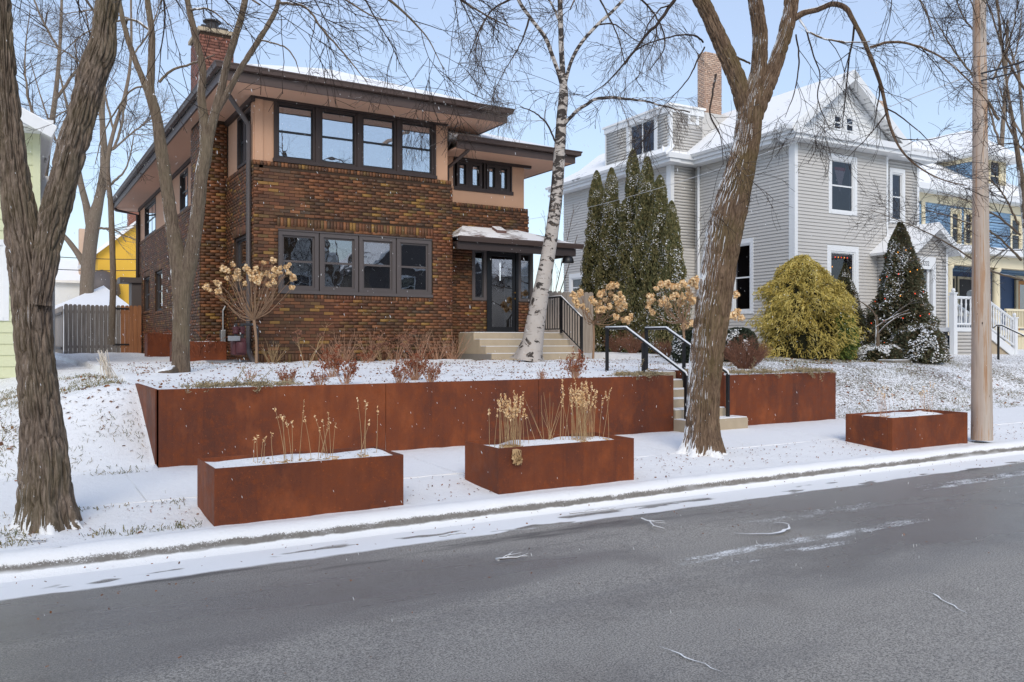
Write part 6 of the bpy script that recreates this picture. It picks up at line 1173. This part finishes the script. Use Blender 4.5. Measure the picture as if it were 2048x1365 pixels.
# ------------------------------------------------------------------ dry twiggy shrubs
def twiggy(name, label, base, Ht, R, n, mat, seed, group=None, thick=0.004, leaf=0, leafmat='red_stem', lv=2, spread=0.9, heads=None):
    g = np.random.default_rng(seed); t = thing(name, label, 'shrub' if n > 40 else 'plant', base, group); base = np.array(base)
    a = g.uniform(0, 2*math.pi, n); rr = np.sqrt(g.uniform(0, 1, n)); d = norm(np.stack([np.cos(a)*rr*spread, np.sin(a)*rr*spread, np.ones(n)*0.9], -1)); s = base+np.stack([np.cos(a)*rr*R*0.2, np.sin(a)*rr*R*0.2, a*0], -1)
    L = Ht*g.uniform(0.75, 1.1, n)*(1-0.25*rr); k_ = np.linspace(0, 1, 6); P = s[:, None]+d[:, None]*(L[:, None]*k_[None])[..., None]; P[:, 1:] += np.cumsum(g.normal(size=(n, 5, 3))*Ht*0.025, 1)
    Rr = np.broadcast_to(thick*(1.1-0.7*k_)[None], (n, 6)).copy(); b = Batch(); b.tubes(P, Rr, 4); PP, RR = P, Rr
    for j in range(lv): PP, RR = grow(PP, RR, 4, (Ht*0.15/(j+1), Ht*0.38/(j+1)), (0.3, 0.8), 4, -0.02, 0.12, 0.8, thick*0.35, 0.3, 1.0, thick, seed+j); b.tubes(PP, RR, 3)
    b.build('stems', M[mat], t)
    if leaf:
        m = leaf; i = g.integers(0, len(PP), m); c = PP[i, g.integers(1, PP.shape[1], m)]; v = norm(g.normal(size=(m, 3))+np.array([0, 0, -0.5]))*Ht*0.05; b = Batch(); b.leaves(c+v*0.5, norm(np.cross(v, rv(g, m)))*Ht*0.014, v); b.build('dry_leaves', M[leafmat], t)
    if heads:
        b = Batch(); m = heads[0]; i = g.integers(0, n, m); c = P[i, -1]; cc = np.repeat(c, 30, 0)+g.normal(size=(m*30, 3))*np.array([1, 1, 0.45])*heads[1]; v = rv(g, m*30)*heads[1]*0.35; b.leaves(cc, norm(np.cross(v, rv(g, m*30)))*heads[1]*0.3, v); tag(b.build('seed_heads', M[heads[2]], t), kind='stuff')
    return t
def bedpos(px, py): # spot on the raised lawn seen at this pixel
    p = onZ(px, py, 1.09); p = onY(px, py, max(p[1], 10.12)); return (p[0], p[1], gz(p[0], p[1])-0.01)
Bd = [('brown dry shrub at the foot of the columnar evergreens, left', 1265, 20.5, 0.55, 0.5, 90), ('brown dry shrub before the columnar evergreens, middle', 1330, 19.5, 0.42, 0.45, 80), ('small tan dry shrub near the pale fence end', 1232, 21.2, 0.50, 0.4, 70)]
for i, (lab, px, D, h_, r_, n_) in enumerate(Bd): twiggy('dry_shrub', lab, at_ground(px, D), h_, r_, n_, 'bush_dry', 80+i, 'dry brown shrubs', lv=2)
twiggy('dry_shrub', 'large rounded reddish dry shrub on the lawn right of the big trunk', at_ground(1490, 16.2), 0.62, 0.6, 170, 'bush_dry', 84, 'dry brown shrubs', lv=2)
FB = [(540, 20.0, 0, 0)]
rows = [(545, 722, 0.55, 40, 'tan_stem', 'tan twiggy plant at the foot of the wall by the downspout'), (612, 742, 0.85, 9, 'tan_stem', 'tall tan plant with pale seed heads before the lower left window'), (690, 722, 0.72, 44, 'brown_stem', 'brown twiggy plant against the wall below the second window'), (740, 722, 0.78, 44, 'brown_stem', 'brown twiggy plant against the wall below the third window'),
        (790, 724, 0.85, 34, 'brown_stem', 'brown plant with flat dry heads against the wall below the fourth window'), (838, 722, 0.9, 46, 'brown_stem', 'brown twiggy plant against the wall at the right of the windows'), (905, 722, 0.8, 46, 'brown_stem', 'brown twiggy plant at the corner by the entry steps'), (655, 722, 0.6, 36, 'brown_stem', 'brown twiggy plant against the wall below the first window'), (875, 722, 0.65, 36, 'brown_stem', 'brown twiggy plant against the wall right of the fourth window'), (765, 726, 0.5, 26, 'tan_stem', 'short tan plant with heads between the third and fourth windows')]
for i, (px, py, h_, n_, mt, lab) in enumerate(rows):
    b0 = bedpos(px, py) if py > 730 else tuple(onY(px, 715, BY0-0.35)[:2]) + (1.13,)
    twiggy('dry_perennial', lab, b0, h_, 0.3, int(n_*0.6), mt, 90+i, 'dry plants along the brick wall', thick=0.0042, lv=1, spread=0.75, heads=(int(n_*0.6), 0.04, 'bush_dry') if i in (1, 4, 9) else None)
rows = [(575, 762, 0.26, 34, 'low russet leafy plant at the wall edge, leftmost'), (665, 752, 0.48, 22, 'russet leafy plant on the lawn left of centre'), (690, 762, 0.34, 18, 'short dark russet plant just behind the steel wall'), (830, 757, 0.46, 44, 'dense russet leafy plant on the lawn in the middle'), (1150, 752, 0.42, 34, 'upright russet plant near the head of the garden stair'), (1085, 752, 0.16, 18, 'low tan tuft left of the upright russet plant'), (500, 757, 0.14, 14, 'low brown tuft near the lawn tree'), (925, 722, 0.5, 6, 'thin russet stalks before the concrete cheek'), (730, 735, 0.30, 12, 'small russet plant in the snowy bed under the windows'), (860, 760, 0.30, 26, 'short russet tuft just right of the dense russet plant'), (640, 765, 0.22, 20, 'low russet tuft left of the russet plants'), (800, 764, 0.28, 24, 'short russet tuft just left of the dense russet plant')]
for i, (px, py, h_, n_, lab) in enumerate(rows): twiggy('russet_plant', lab, bedpos(px, py), h_, 0.2, n_, 'brown_stem', 110+i, 'russet winter plants on the lawn', thick=0.004, lv=1, leaf=430 if h_ > 0.2 else 150, spread=0.6)
# trailing junipers over the wall edges
def trailing(label, x0, x1, y, z, seed, n=1500, over=0.12):
    g = np.random.default_rng(seed); t = thing('trailing_juniper', label, 'plant', ((x0+x1)/2, y, z), 'trailing plants over the wall edge'); k_ = 60; s = np.stack([g.uniform(x0, x1, k_), g.uniform(y, y+0.45, k_), np.full(k_, z+0.02)], -1)
    d = norm(np.stack([g.normal(size=k_)*0.7, -np.abs(g.normal(size=k_))*0.8, np.full(k_, 0.12)], -1)); P = [s]
    for j in range(5): d = norm(d+np.array([0, 0, -0.18])+g.normal(size=(k_, 3))*0.15); q_ = P[-1]+d*0.045; q_[:, 2] = np.where(q_[:, 1] > WY-0.02, np.maximum(q_[:, 2], z+0.01), np.maximum(q_[:, 2], z-over)); P.append(q_)
    P = np.stack(P, 1); b = Batch(); b.tubes(P, np.full(P.shape[:2], 0.004), 3); i = g.integers(0, k_, n); c = P[i, g.integers(0, 6, n)]+g.normal(size=(n, 3))*0.018; c[:, 2] = np.maximum(c[:, 2], np.where(c[:, 1] > WY-0.02, z+0.005, -9)); v = norm(g.normal(size=(n, 3)))*0.018; b.leaves(c, norm(np.cross(v, rv(g, n)))*0.004, v); b.build('trailing_stems', M['lichen'], t)
trailing('grey trailing plant spilling over the right wall beside the trunk', 10.1, 11.2, WY+0.05, 1.07, 1); trailing('grey trailing plant at the far end of the right wall', 11.55, 12.4, WY+0.05, 1.07, 2); trailing('grey tufts along the left end of the long steel wall', 1.75, 2.9, WY+0.05, 1.08, 3, over=0.05); trailing('tan tufts at the stair end of the long steel wall', 7.8, 8.6, WY+0.1, 1.08, 4, over=0.03); trailing('grey plant on the stair side wall behind the trunk', 9.75, 10.05, WY+0.3, 1.10, 5)
# ------------------------------------------------------------------ hydrangea standards with dried flower heads
fh = []
for v_ in range(4):
    g = np.random.default_rng(200+v_); n = 190; cen = rv(g, 6)*np.array([0.055, 0.055, 0.04]); d = rv(g, n); p = cen[g.integers(0, 6, n)]+d*0.042*g.uniform(0.6, 1.15, n)[:, None]; nn = norm(d+g.normal(size=(n, 3))*0.4); u = norm(np.cross(nn, rv(g, n)))*0.016*g.uniform(0.6, 1.3, n)[:, None]; w_ = np.cross(nn, u)
    b = Batch(); b.leaves(p, u, w_); o = b.build('flower_head', M['floret']); fh.append(o.data); bpy.data.objects.remove(o)
def hydrangea(label, D, base_px, fork, heads, seed, hs=1.0, group='tree hydrangeas with dried heads'):
    b0 = atD(*base_px, D); zb = gz(b0[0], b0[1]); b0[2] = zb; fk = atD(*fork, D); g = np.random.default_rng(seed); t = thing('tree_hydrangea', label, 'shrub', b0, group)
    V, Q = bark_tube(np.array([(*b0, 0.028), (*(b0*0.5+fk*0.5+(0.02, 0, 0)), 0.024), (*fk, 0.028)]), 12, 0.003, seed, 30, 0.2, 4, 0.04); big('trunk', V, Q, M['hyd_stem'], t, True)
    P = []; tips = []
    for hx, hy in heads:
        e = atD(hx, hy, D+g.uniform(-0.45, 0.45)); c1 = fk*0.62+e*0.38+np.array([0, 0, -0.12])+g.normal(size=3)*0.04; rowsx = np.array([fk, c1, fk*0.25+e*0.75+g.normal(size=3)*0.04, e]); k_ = np.linspace(0, 1, 8); cc = np.stack([np.interp(k_, [0, 0.38, 0.75, 1], rowsx[:, j]) for j in range(3)], -1); P.append(cc); tips.append(e)
    P = np.array(P); R = np.broadcast_to(np.linspace(0.010, 0.0035, 8)[None], P.shape[:2]).copy(); b = Batch(); b.tubes(P, R, 5); P2, R2 = grow(P, R, 3, (0.2, 0.55), (0.2, 0.6), 5, -0.08, 0.08, 0.6, 0.0025, 0.3, 0.95, 0.006, seed); b.tubes(P2, R2, 3); b.build('branches', M['hyd_stem'], t)
    for e in tips: s = g.uniform(0.75, 1.2)*hs; piece('flower_head', fh[int(g.integers(0, 4))], t, e, tuple(g.uniform(0, 6, 3)), (s, s, s))
R = random.Random(4)
hydrangea('tree hydrangea with tan heads before the corner of the brick house', 16.4, (513, 728), (508, 640), [(412, 573), (432, 562), (420, 578), (437, 583), (447, 538), (455, 542), (465, 530), (475, 545), (480, 558), (492, 537), (500, 545), (512, 540), (505, 556), (520, 552), (527, 527), (546, 521), (535, 548), (545, 553), (550, 540), (560, 548), (572, 535), (580, 532), (578, 545), (586, 556), (584, 575), (455, 557), (468, 556), (437, 568), (490, 568), (548, 565), (537, 570), (562, 538), (516, 562)], 1, 0.78)
hydrangea('tree hydrangea with tan heads beside the pale fence', 20.6, (1186, 704), (1187, 645), [(1147, 590), (1150, 600), (1158, 590), (1162, 585), (1155, 610), (1165, 612), (1182, 598), (1188, 605), (1195, 612), (1200, 590), (1208, 585), (1217, 575), (1224, 572), (1233, 571), (1222, 588), (1230, 596), (1240, 588), (1245, 600), (1236, 608), (1218, 612), (1206, 618), (1195, 622), (1240, 618), (1250, 612), (1256, 640), (1247, 638), (1262, 632), (1232, 634), (1175, 622), (1212, 600), (1201, 605)], 2, 1.0)
hydrangea('tree hydrangea with tan heads behind the big trunk', 17.2, (1368, 706), (1366, 645), [(1312, 575), (1322, 570), (1335, 568), (1345, 572), (1355, 574), (1368, 570), (1374, 580), (1385, 565), (1392, 560), (1408, 557), (1395, 572), (1300, 595), (1304, 604), (1330, 600), (1336, 610), (1322, 606), (1350, 595), (1360, 605), (1365, 595), (1378, 588), (1296, 612), (1302, 626), (1388, 602), (1472, 590), (1466, 632), (1475, 626), (1482, 636), (1455, 634), (1368, 650), (1385, 648)], 3, 1.0)
# ------------------------------------------------------------------ stalks in the planters
def stalks(label, c, spread, n, h_, seed, mat='tan_stem', lean=0.1, head=True, cat='grass'):
    g = np.random.default_rng(seed); c = np.array(c); t = thing('dry_grass_clump' if n > 12 else 'dry_stalks', label, cat, c, 'dry stalks in the planters'); s = c+np.stack([g.normal(size=n)*spread[0], g.normal(size=n)*spread[1], np.zeros(n)], -1)
    L = g.uniform(0.65, 1.05, n)*h_; k_ = np.linspace(0, 1, 6); d = norm(np.stack([g.normal(size=n)*lean, g.normal(size=n)*lean, np.ones(n)], -1)); bend = g.normal(size=(n, 3))*0.05*h_; P = s[:, None]+d[:, None]*(L[:, None]*k_[None])[..., None]+bend[:, None]*(k_**2)[None, :, None]
    b = Batch(); b.tubes(P, np.broadcast_to((0.0025-0.0013*k_)[None], (n, 6)), 4); b.build('stalks', M[mat], t)
    if head:
        m = 14 if n > 12 else 6; tp = P[:, 4:5]+(P[:, 5:6]-P[:, 4:5])*g.uniform(0.0, 1.1, (n, m, 1)); cc = (tp+g.normal(size=(n, m, 3))*0.006).reshape(-1, 3); v = norm(g.normal(size=(len(cc), 3))+np.array([0, 0, 1]))*0.009; b = Batch(); b.leaves(cc, norm(np.cross(v, rv(g, len(cc))))*0.004, v); tag(b.build('seed_heads', M['floret'], t), kind='stuff')
    m = 26; cc = np.repeat(s, 2, 0)[:m*4]+g.normal(size=(min(m*4, 2*n), 3))*np.array([0.04, 0.04, 0.0])+(0, 0, 0.012); v = norm(g.normal(size=(len(cc), 3))*np.array([1, 1, 0.25]))*0.03; b = Batch(); b.leaves(cc, norm(np.cross(v, rv(g, len(cc))))*0.006, v); tag(b.build('fallen_blades', M[mat], t), kind='stuff')
z1, z2, z3 = 0.565, 0.54, 0.545
for (px, py, n, h_, lab) in ((520, 905, 5, 0.32, 'few short dry stalks at the left of the nearest planter'), (565, 898, 6, 0.5, 'tall thin dry stalks in the nearest planter, left of centre'), (655, 890, 8, 0.4, 'bunch of dry stalks in the middle of the nearest planter'), (718, 884, 5, 0.55, 'tallest dry stalks at the right of the nearest planter')): p = onY(px, py, 7.26); stalks(lab, (p[0], p[1], z1-0.01), (0.07, 0.04), n, h_, px)
p = onY(1022, 885, 7.3); stalks('tall tan grass clump at the left of the second planter', (p[0], p[1], z2-0.01), (0.09, 0.05), 42, 0.55, 1, lean=0.07); p = onY(1095, 880, 7.32); stalks('loose fan of thin tan stems in the middle of the second planter', (p[0], p[1], z2-0.01), (0.05, 0.04), 13, 0.52, 2, lean=0.28, head=False); p = onY(1165, 872, 7.34); stalks('tallest dense tan grass clump at the right of the second planter', (p[0], p[1], z2-0.01), (0.10, 0.05), 60, 0.62, 3, lean=0.08)
p = onY(1768, 824, 7.45); stalks('faint thin stalks at the left of the planter by the pole', (p[0], p[1], z3-0.01), (0.08, 0.05), 12, 0.42, 4, 'brown_stem'); p = onY(1850, 822, 7.45); stalks('faint thin stalks at the right of the planter by the pole', (p[0], p[1], z3-0.01), (0.08, 0.05), 12, 0.45, 5, 'brown_stem')
p = onY(1031, 902, 6.965); g = np.random.default_rng(9); t = thing('wilted_leaf_bundle', 'wilted tan leaves hanging over the front of the second planter', 'plant', p); k_ = 16; P = [p+np.stack([g.normal(size=k_)*0.02, np.full(k_, 0.03), np.full(k_, 0.02)], -1), p+np.stack([g.normal(size=k_)*0.025, np.full(k_, -0.008), np.full(k_, 0.0)], -1)]
for j in range(4): P.append(P[-1]+np.stack([g.normal(size=k_)*0.008, -np.abs(g.normal(size=k_))*0.004, -g.uniform(0.02, 0.035, k_)], -1))
P = np.stack(P, 1); b = Batch(); b.tubes(P, np.full(P.shape[:2], 0.004), 4); c = P[g.integers(0, k_, 60), g.integers(3, 6, 60)]; v = norm(g.normal(size=(60, 3))+np.array([0, 0, -1]))*0.018; b.leaves(c+np.array([0, -0.006, 0]), norm(np.cross(v, rv(g, 60)))*0.010, v); b.build('wilted_leaves', M['tan_stem'], t)
# ------------------------------------------------------------------ things by the left wall
for (x0, x1, py0, py1, lab, D) in ((277, 345, 668, 718, 'rusty cube planter with dry vines beside the fence', 24.0), (331, 420, 684, 724, 'rusty cube planter partly behind the lawn tree', 17.6)):
    a = atD(x0+18, 715, D); bq = atD(x1, 715, D); zt = atD(x0, py0, D)[2]; L_ = 0.95 if x0 < 300 else 1.05; t = planter(a[0], a[1], L_, 0.6, 1.12, zt, lab, 'cube_planter', 'rusty cube planters by the house', fill=0.03)
    g = np.random.default_rng(x0); k_ = 70; s = np.stack([g.uniform(a[0], a[0]+L_, k_), g.uniform(a[1]-0.02, a[1]+0.5, k_), np.full(k_, zt)], -1); P = [s]; d = norm(g.normal(size=(k_, 3))+np.array([-0.2, -0.6, 0.5]))
    for j in range(6): d = norm(d+np.array([0, -0.02, -0.35])+g.normal(size=(k_, 3))*0.3); P.append(P[-1]+d*0.06)
    tv = thing('dry_vine', 'tangle of russet vines over the '+('cube planter beside the fence' if x0 < 300 else 'cube planter behind the lawn tree'), 'plant', (a[0], a[1], zt)); P = np.stack(P, 1); b = Batch(); b.tubes(P, np.full(P.shape[:2], 0.006), 3); b.build('vines', M['red_stem'], tv)
gp = onX(480, 690, BX0-0.35); t = thing('gas_meter', 'maroon gas meter with pipes at the corner of the brick house', 'meter', (gp[0], gp[1], 1.15)); x, y = gp[0], gp[1]
m = MB(); m.box(x-0.16, x+0.10, y-0.12, y+0.14, 1.32, 1.66); m.build('meter_case', M['maroon'], t, bevel=0.03); MB().lathe((x-0.02, y-0.2, 1.36), [(0.09, 0), (0.10, 0.02), (0.10, 0.2), (0.09, 0.22)], 14).build('diaphragm', M['maroon'], t, True); MB().box(x-0.26, x-0.04, y-0.2, y-0.1, 1.6, 1.70).build('index_box', M['metal_grey'], t, bevel=0.01)
for dx in (-0.08, 0.04): MB().tube([(x+dx, y, 1.66), (x+dx, y, 1.95)], 0.03, 8).build('pipe', M['dark_grey'], t); MB().lathe((x+dx, y, 1.74), [(0.06, 0), (0.06, 0.05), (0.04, 0.06), (0.07, 0.1), (0.07, 0.13), (0.03, 0.15)], 10).build('union', M['maroon'], t, True)
MB().tube([(x+0.04, y, 1.93), (x+0.3, y, 1.93), (x+0.34, y, 1.9), (x+0.34, y, 1.2)], 0.025, 8).build('riser', M['dark_grey'], t)
gp = onX(446, 680, BX0-0.1); t = thing('utility_riser', 'pale utility box and conduit on the side wall behind the gas meter', 'utility box', (gp[0], gp[1], 1.15)); MB().box(gp[0]-0.06, gp[0]+0.05, gp[1]-0.08, gp[1]+0.08, 1.45, 1.85).build('box', M['metal_grey'], t, bevel=0.02); MB().tube([(gp[0], gp[1], 1.15), (gp[0], gp[1], 1.46)], 0.02, 6).tube([(gp[0], gp[1], 1.84), (gp[0], gp[1], 2.3), (gp[0]+0.05, gp[1], 2.4)], 0.02, 6).build('conduit', M['metal_grey'], t)
gp = onX(440, 703, BX0-0.6); t = thing('window_well_cover', 'grey metal sheet lying on the snow beside the side wall', 'metal sheet', (gp[0], gp[1], 1.15)); MB().box(gp[0]-0.2, gp[0]+0.5, gp[1]-0.5, gp[1]+0.6, 1.16, 1.20).build('sheet', M['metal_grey'], t)
# stone edging and steps left of the lawn
R = random.Random(8)
for i in range(6):
    p = onZ(118+i*16, 752-i*2.0, 1.0); w_ = R.uniform(0.28, 0.42); o = MB().box(p[0]-w_/2, p[0]+w_/2, p[1]-0.2, p[1]+0.2, 0.5, 0.96+R.uniform(-0.03, 0.05)).build('edging_stone', M['stone'], None, bevel=0.04); o.rotation_euler = (0, 0, 0)
    tag(o, ['leftmost', 'second', 'third', 'fourth', 'fifth', 'rightmost'][i] + ' dark edging stone in the bank left of the lawn', 'stone', 'edging stones in the bank')
p = bedpos(318, 745); V, Q = bark_tube(np.array([(*(atD(350, 742, 12.9)), 0.10), (*(onZ(325, 748, 1.12)), 0.07), (*(onZ(300, 752, 1.06)), 0.02)]), 20, 0.01, 5, 30, 0, 0, 0.04); tag(big('tree_root', V, Q, M['bark2'], None, True), 'bare surface root left of the lawn tree', 'root')
p = onZ(228, 775, 0.95); g = np.random.default_rng(14); n = 34; s = p+np.stack([g.normal(size=n)*0.05, g.normal(size=n)*0.05, np.zeros(n)-0.02], -1); e = atD(205, 708, float(np.dot(p-EYE, DV)))+g.normal(size=(n, 3))*0.04; k_ = np.linspace(0, 1, 5); P = s[:, None]*(1-k_)[None, :, None]+e[:, None]*k_[None, :, None]; b = Batch(); b.tubes(P, np.full((n, 5), 0.005), 4); t = thing('pale_stick_bundle', 'bundle of pale leaning sticks on the bank left of the lawn', 'sticks', p); b.build('sticks', plain('pale_stick', lin(214, 204, 190), 0.8), t)
# ------------------------------------------------------------------ litter on the snow
def scatter(name, label, cat, n, region, f, seed, mat, keep=None):
    g = np.random.default_rng(seed); x = g.uniform(region[0], region[1], n); y = g.uniform(region[2], region[3], n)
    if keep is not None: k_ = keep(x, y, g); x, y = x[k_], y[k_]
    c = np.stack([x, y, H(x, y)], -1); b = Batch(); f(b, c, g); o = b.build(name, M[mat]); return tag(o, label, cat, kind='stuff')
def leafy(size):
    def f(b, c, g): n = len(c); nn = norm(np.array([0, 0, 1.0])+g.normal(size=(n, 3))*0.45); u = norm(np.cross(nn, rv(g, n))); v = np.cross(nn, u); s = g.uniform(0.5, 1.2, n)[:, None]*size; b.leaves(c+nn*0.006+(0, 0, 0.006), u*s, v*s*0.6)
    return f
def blades(h_):
    def f(b, c, g): n = len(c); d = norm(np.array([0, 0, 0.8])+g.normal(size=(n, 3))*0.6); L = g.uniform(0.4, 1.2, n)[:, None]*h_; u = norm(np.cross(d, rv(g, n)))*0.0028; b.leaves(c+d*L*0.5, u, d*L*0.5)
    return f
cl = lambda th_, sc=1.3: (lambda x, y, g: vnoise(np.stack([x*sc, y*sc, x*0], -1), 41) + g.uniform(-0.25, 0.25, len(x)) > th_)
free_ = lambda x, y: ~((x > SX0-0.05) & (x < SX1+0.05) & (y < 11.3)) & ~((x > BX0-0.1) & (x < BX1+0.1) & (y > BY0-0.1)) & ~((x > 9.2) & (x < 12) & (y > 16.4))
scatter('bank_leaves', 'brown fallen leaves scattered on the snowy bank of the grey house', 'leaves', 1500, (12.6, 20, 9.7, 15.5), leafy(0.028), 1, 'dry_leaf', cl(0.5)); scatter('bank_grass', 'grass tips poking through the snowy bank of the grey house', 'grass', 26000, (12.6, 21, 9.6, 15), blades(0.05), 2, 'grass', cl(0.52, 2.2))
scatter('side_bank_grass', 'grass tips poking through the snowy bank left of the steel wall', 'grass', 14000, (-2.5, 1.35, 9.5, 15), blades(0.05), 3, 'grass', cl(0.55, 2.0)); scatter('side_bank_leaves', 'fallen leaves on the bank left of the steel wall', 'leaves', 700, (-2.5, 1.35, 9.5, 14), leafy(0.025), 4, 'dry_leaf', cl(0.45))
scatter('lawn_litter', 'leaf bits and twigs scattered over the snowy lawn', 'leaves', 3200, (1.5, 12.4, 9.9, 17.4), leafy(0.016), 5, 'dry_leaf', lambda x, y, g: free_(x, y)); scatter('lawn_grass', 'grass tips along the front of the brick house lawn', 'grass', 6000, (1.5, 12.4, 9.9, 17.4), blades(0.04), 6, 'grass', lambda x, y, g: free_(x, y) & cl(0.62)(x, y, g))
scatter('verge_grass', 'dry grass tips along the snowy verge by the left tree', 'grass', 5000, (-1.5, 1.35, 6.95, 7.9), blades(0.035), 7, 'grass', cl(0.60, 3)); scatter('verge_litter', 'small leaf bits on the snowy verge between the planters', 'leaves', 1300, (-1.5, 16, 6.92, 7.98), leafy(0.010), 8, 'dry_leaf')
g = np.random.default_rng(12); n = 420; x = g.uniform(-1, 14, n); y = 6.6-np.abs(g.normal(size=n))*1.3; k_ = y > 1.5; c = np.stack([x, y, 0.018+0*x], -1)[k_]; b = Batch(); leafy(0.008)(b, c, g); tag(b.build('road_litter', M['dry_leaf']), 'leaf and bark bits scattered on the asphalt', 'leaves', kind='stuff')
for i, (p0, p1, r_, lab) in enumerate((((1283, 1037), (1330, 1058), 0.008, 'forked stick lying on the asphalt by the kerb snow'), ((1140, 1028), (1230, 1018), 0.006, 'thin twig lying on the gutter snow'), ((995, 1120), (1052, 1112), 0.010, 'pale stick lying on the asphalt in the middle'), ((22, 1076), (88, 1080), 0.012, 'short brown stick on the snow below the left tree'), ((880, 1072), (930, 1066), 0.005, 'small twig on the asphalt edge below the second planter'))):
    zz = 0.155 if p0[0] < 100 else 0.03; a = onZ(*p0, zz); e = onZ(*p1, zz); k_ = np.linspace(0, 1, 7)[:, None]; P = a*(1-k_)+e*k_+np.random.default_rng(i).normal(size=(7, 3))*np.array([0.015, 0.015, 0.0]); b = Batch(); b.tubes(P[None], np.linspace(r_, r_*0.4, 7)[None], 5); q_, r2 = grow(P[None], np.full((1, 7), r_), 4, (0.05, 0.22), (0.3, 0.7), 5, 0, 0.1, 0.5, 0.002, 0.2, 0.9, 0.006, i); q_[..., 2] = np.clip(q_[..., 2], zz-0.005, zz+0.02); b.tubes(q_, r2, 4); tag(b.build('fallen_stick', M['bark2']), lab, 'stick', 'sticks on the ground')
# falling snow: single flakes at rest in the air
g = np.random.default_rng(77); n = 7000; D_ = 3.0+16*g.uniform(0, 1, n)**0.7; px = g.uniform(-300, 2350, n); py = g.uniform(-300, 1300, n); c = np.stack([atD(a_, b_, d_) for a_, b_, d_ in zip(px, py, D_)]); c = c[c[:, 2] > 0.3]; n = len(c); v = norm(np.array([0.25, 0.0, -1.0])+g.normal(size=(n, 3))*0.12)*0.006*g.uniform(0.5, 1.5, n)[:, None]; b = Batch(); b.tubes(np.stack([c-v, c, c+v], 1), np.stack([np.full(n, 0.0006), np.full(n, 0.0016), np.full(n, 0.0006)], 1), 4); tag(b.build('falling_snow', M['leaf_snow']), 'falling snow flakes in the air', 'snow', kind='stuff')
# ------------------------------------------------------------------ the other side of the street, mirrored in the windows
def clone(root, loc, rz, sc, label):
    r = root.copy(); col.objects.link(r); r.location = loc; r.rotation_euler = (0, 0, rz); r.scale = (sc, sc, sc); r['label'] = label
    for ch in root.children: c = ch.copy(); col.objects.link(c); c.parent = r
    return r
ob = bpy.data.objects
clone(ob['street_tree'], (9.5, -4.2, 0.12), 2.2, 1.0, 'tree across the street mirrored in the second lower window of the brick house'); clone(ob['forked_tree'], (3.0, -5.0, 0.12), 1.1, 1.0, 'tree across the street mirrored in the left upper window of the brick house'); clone(ob['street_tree'], (17.5, -4.6, 0.12), 4.0, 1.05, 'tree across the street mirrored in the fourth upper window of the brick house'); clone(ob['forked_tree'], (27.0, -5.0, 0.12), 3.0, 1.05, 'tree across the street mirrored in the grey house windows')
for i, (x, mt, wd) in enumerate(((-3.0, 'dark_grey', 9.0), (9.0, 'siding', 9.5), (21.0, 'grey_trim', 9.0), (33.0, 'siding', 9.0), (45.0, 'dark_grey', 9.0))):
    t = thing('opposite_house', ['dark grey', 'pale grey', 'brown', 'light grey corner', 'second dark grey'][i] + ' house across the street, seen mirrored in the windows', 'house', (x, -18, 0.3), 'houses mirrored in the windows'); f = Frame((x+wd, -18.0, 0), (-1, 0, 0), (0, 1, 0))
    ops = [(1.0, 2.2, 1.8, 3.4), (3.0, 4.2, 1.8, 3.4), (6.4, 7.6, 1.8, 3.4), (1.6, 2.6, 4.7, 6.0), (5.8, 6.8, 4.7, 6.0)]; c = MB(); wall_boxes(c, f, 0, wd, 0.2, 6.6, ops, -0.2, 0); c.box(0, 0.2, -9, -0.2, 0.2, 6.6, f).box(wd-0.2, wd, -9, -0.2, 0.2, 6.6, f); c.build('wall', M[mt], t)
    for o in ops: trimwin(t, f, o, 0.1)
    MB().prism([f.w((-0.5, 0.5, 6.6)), f.w((wd+0.5, 0.5, 6.6)), f.w((wd/2, 0.5, 10.3))], (0, -10, 0)).build('roof', M['grey_roof'], t); MB().prism([f.w((0.0, 0.505, 6.7)), f.w((wd, 0.505, 6.7)), f.w((wd/2, 0.505, 10.0))], (0, 0.02, 0)).build('gable', M[mt], t)
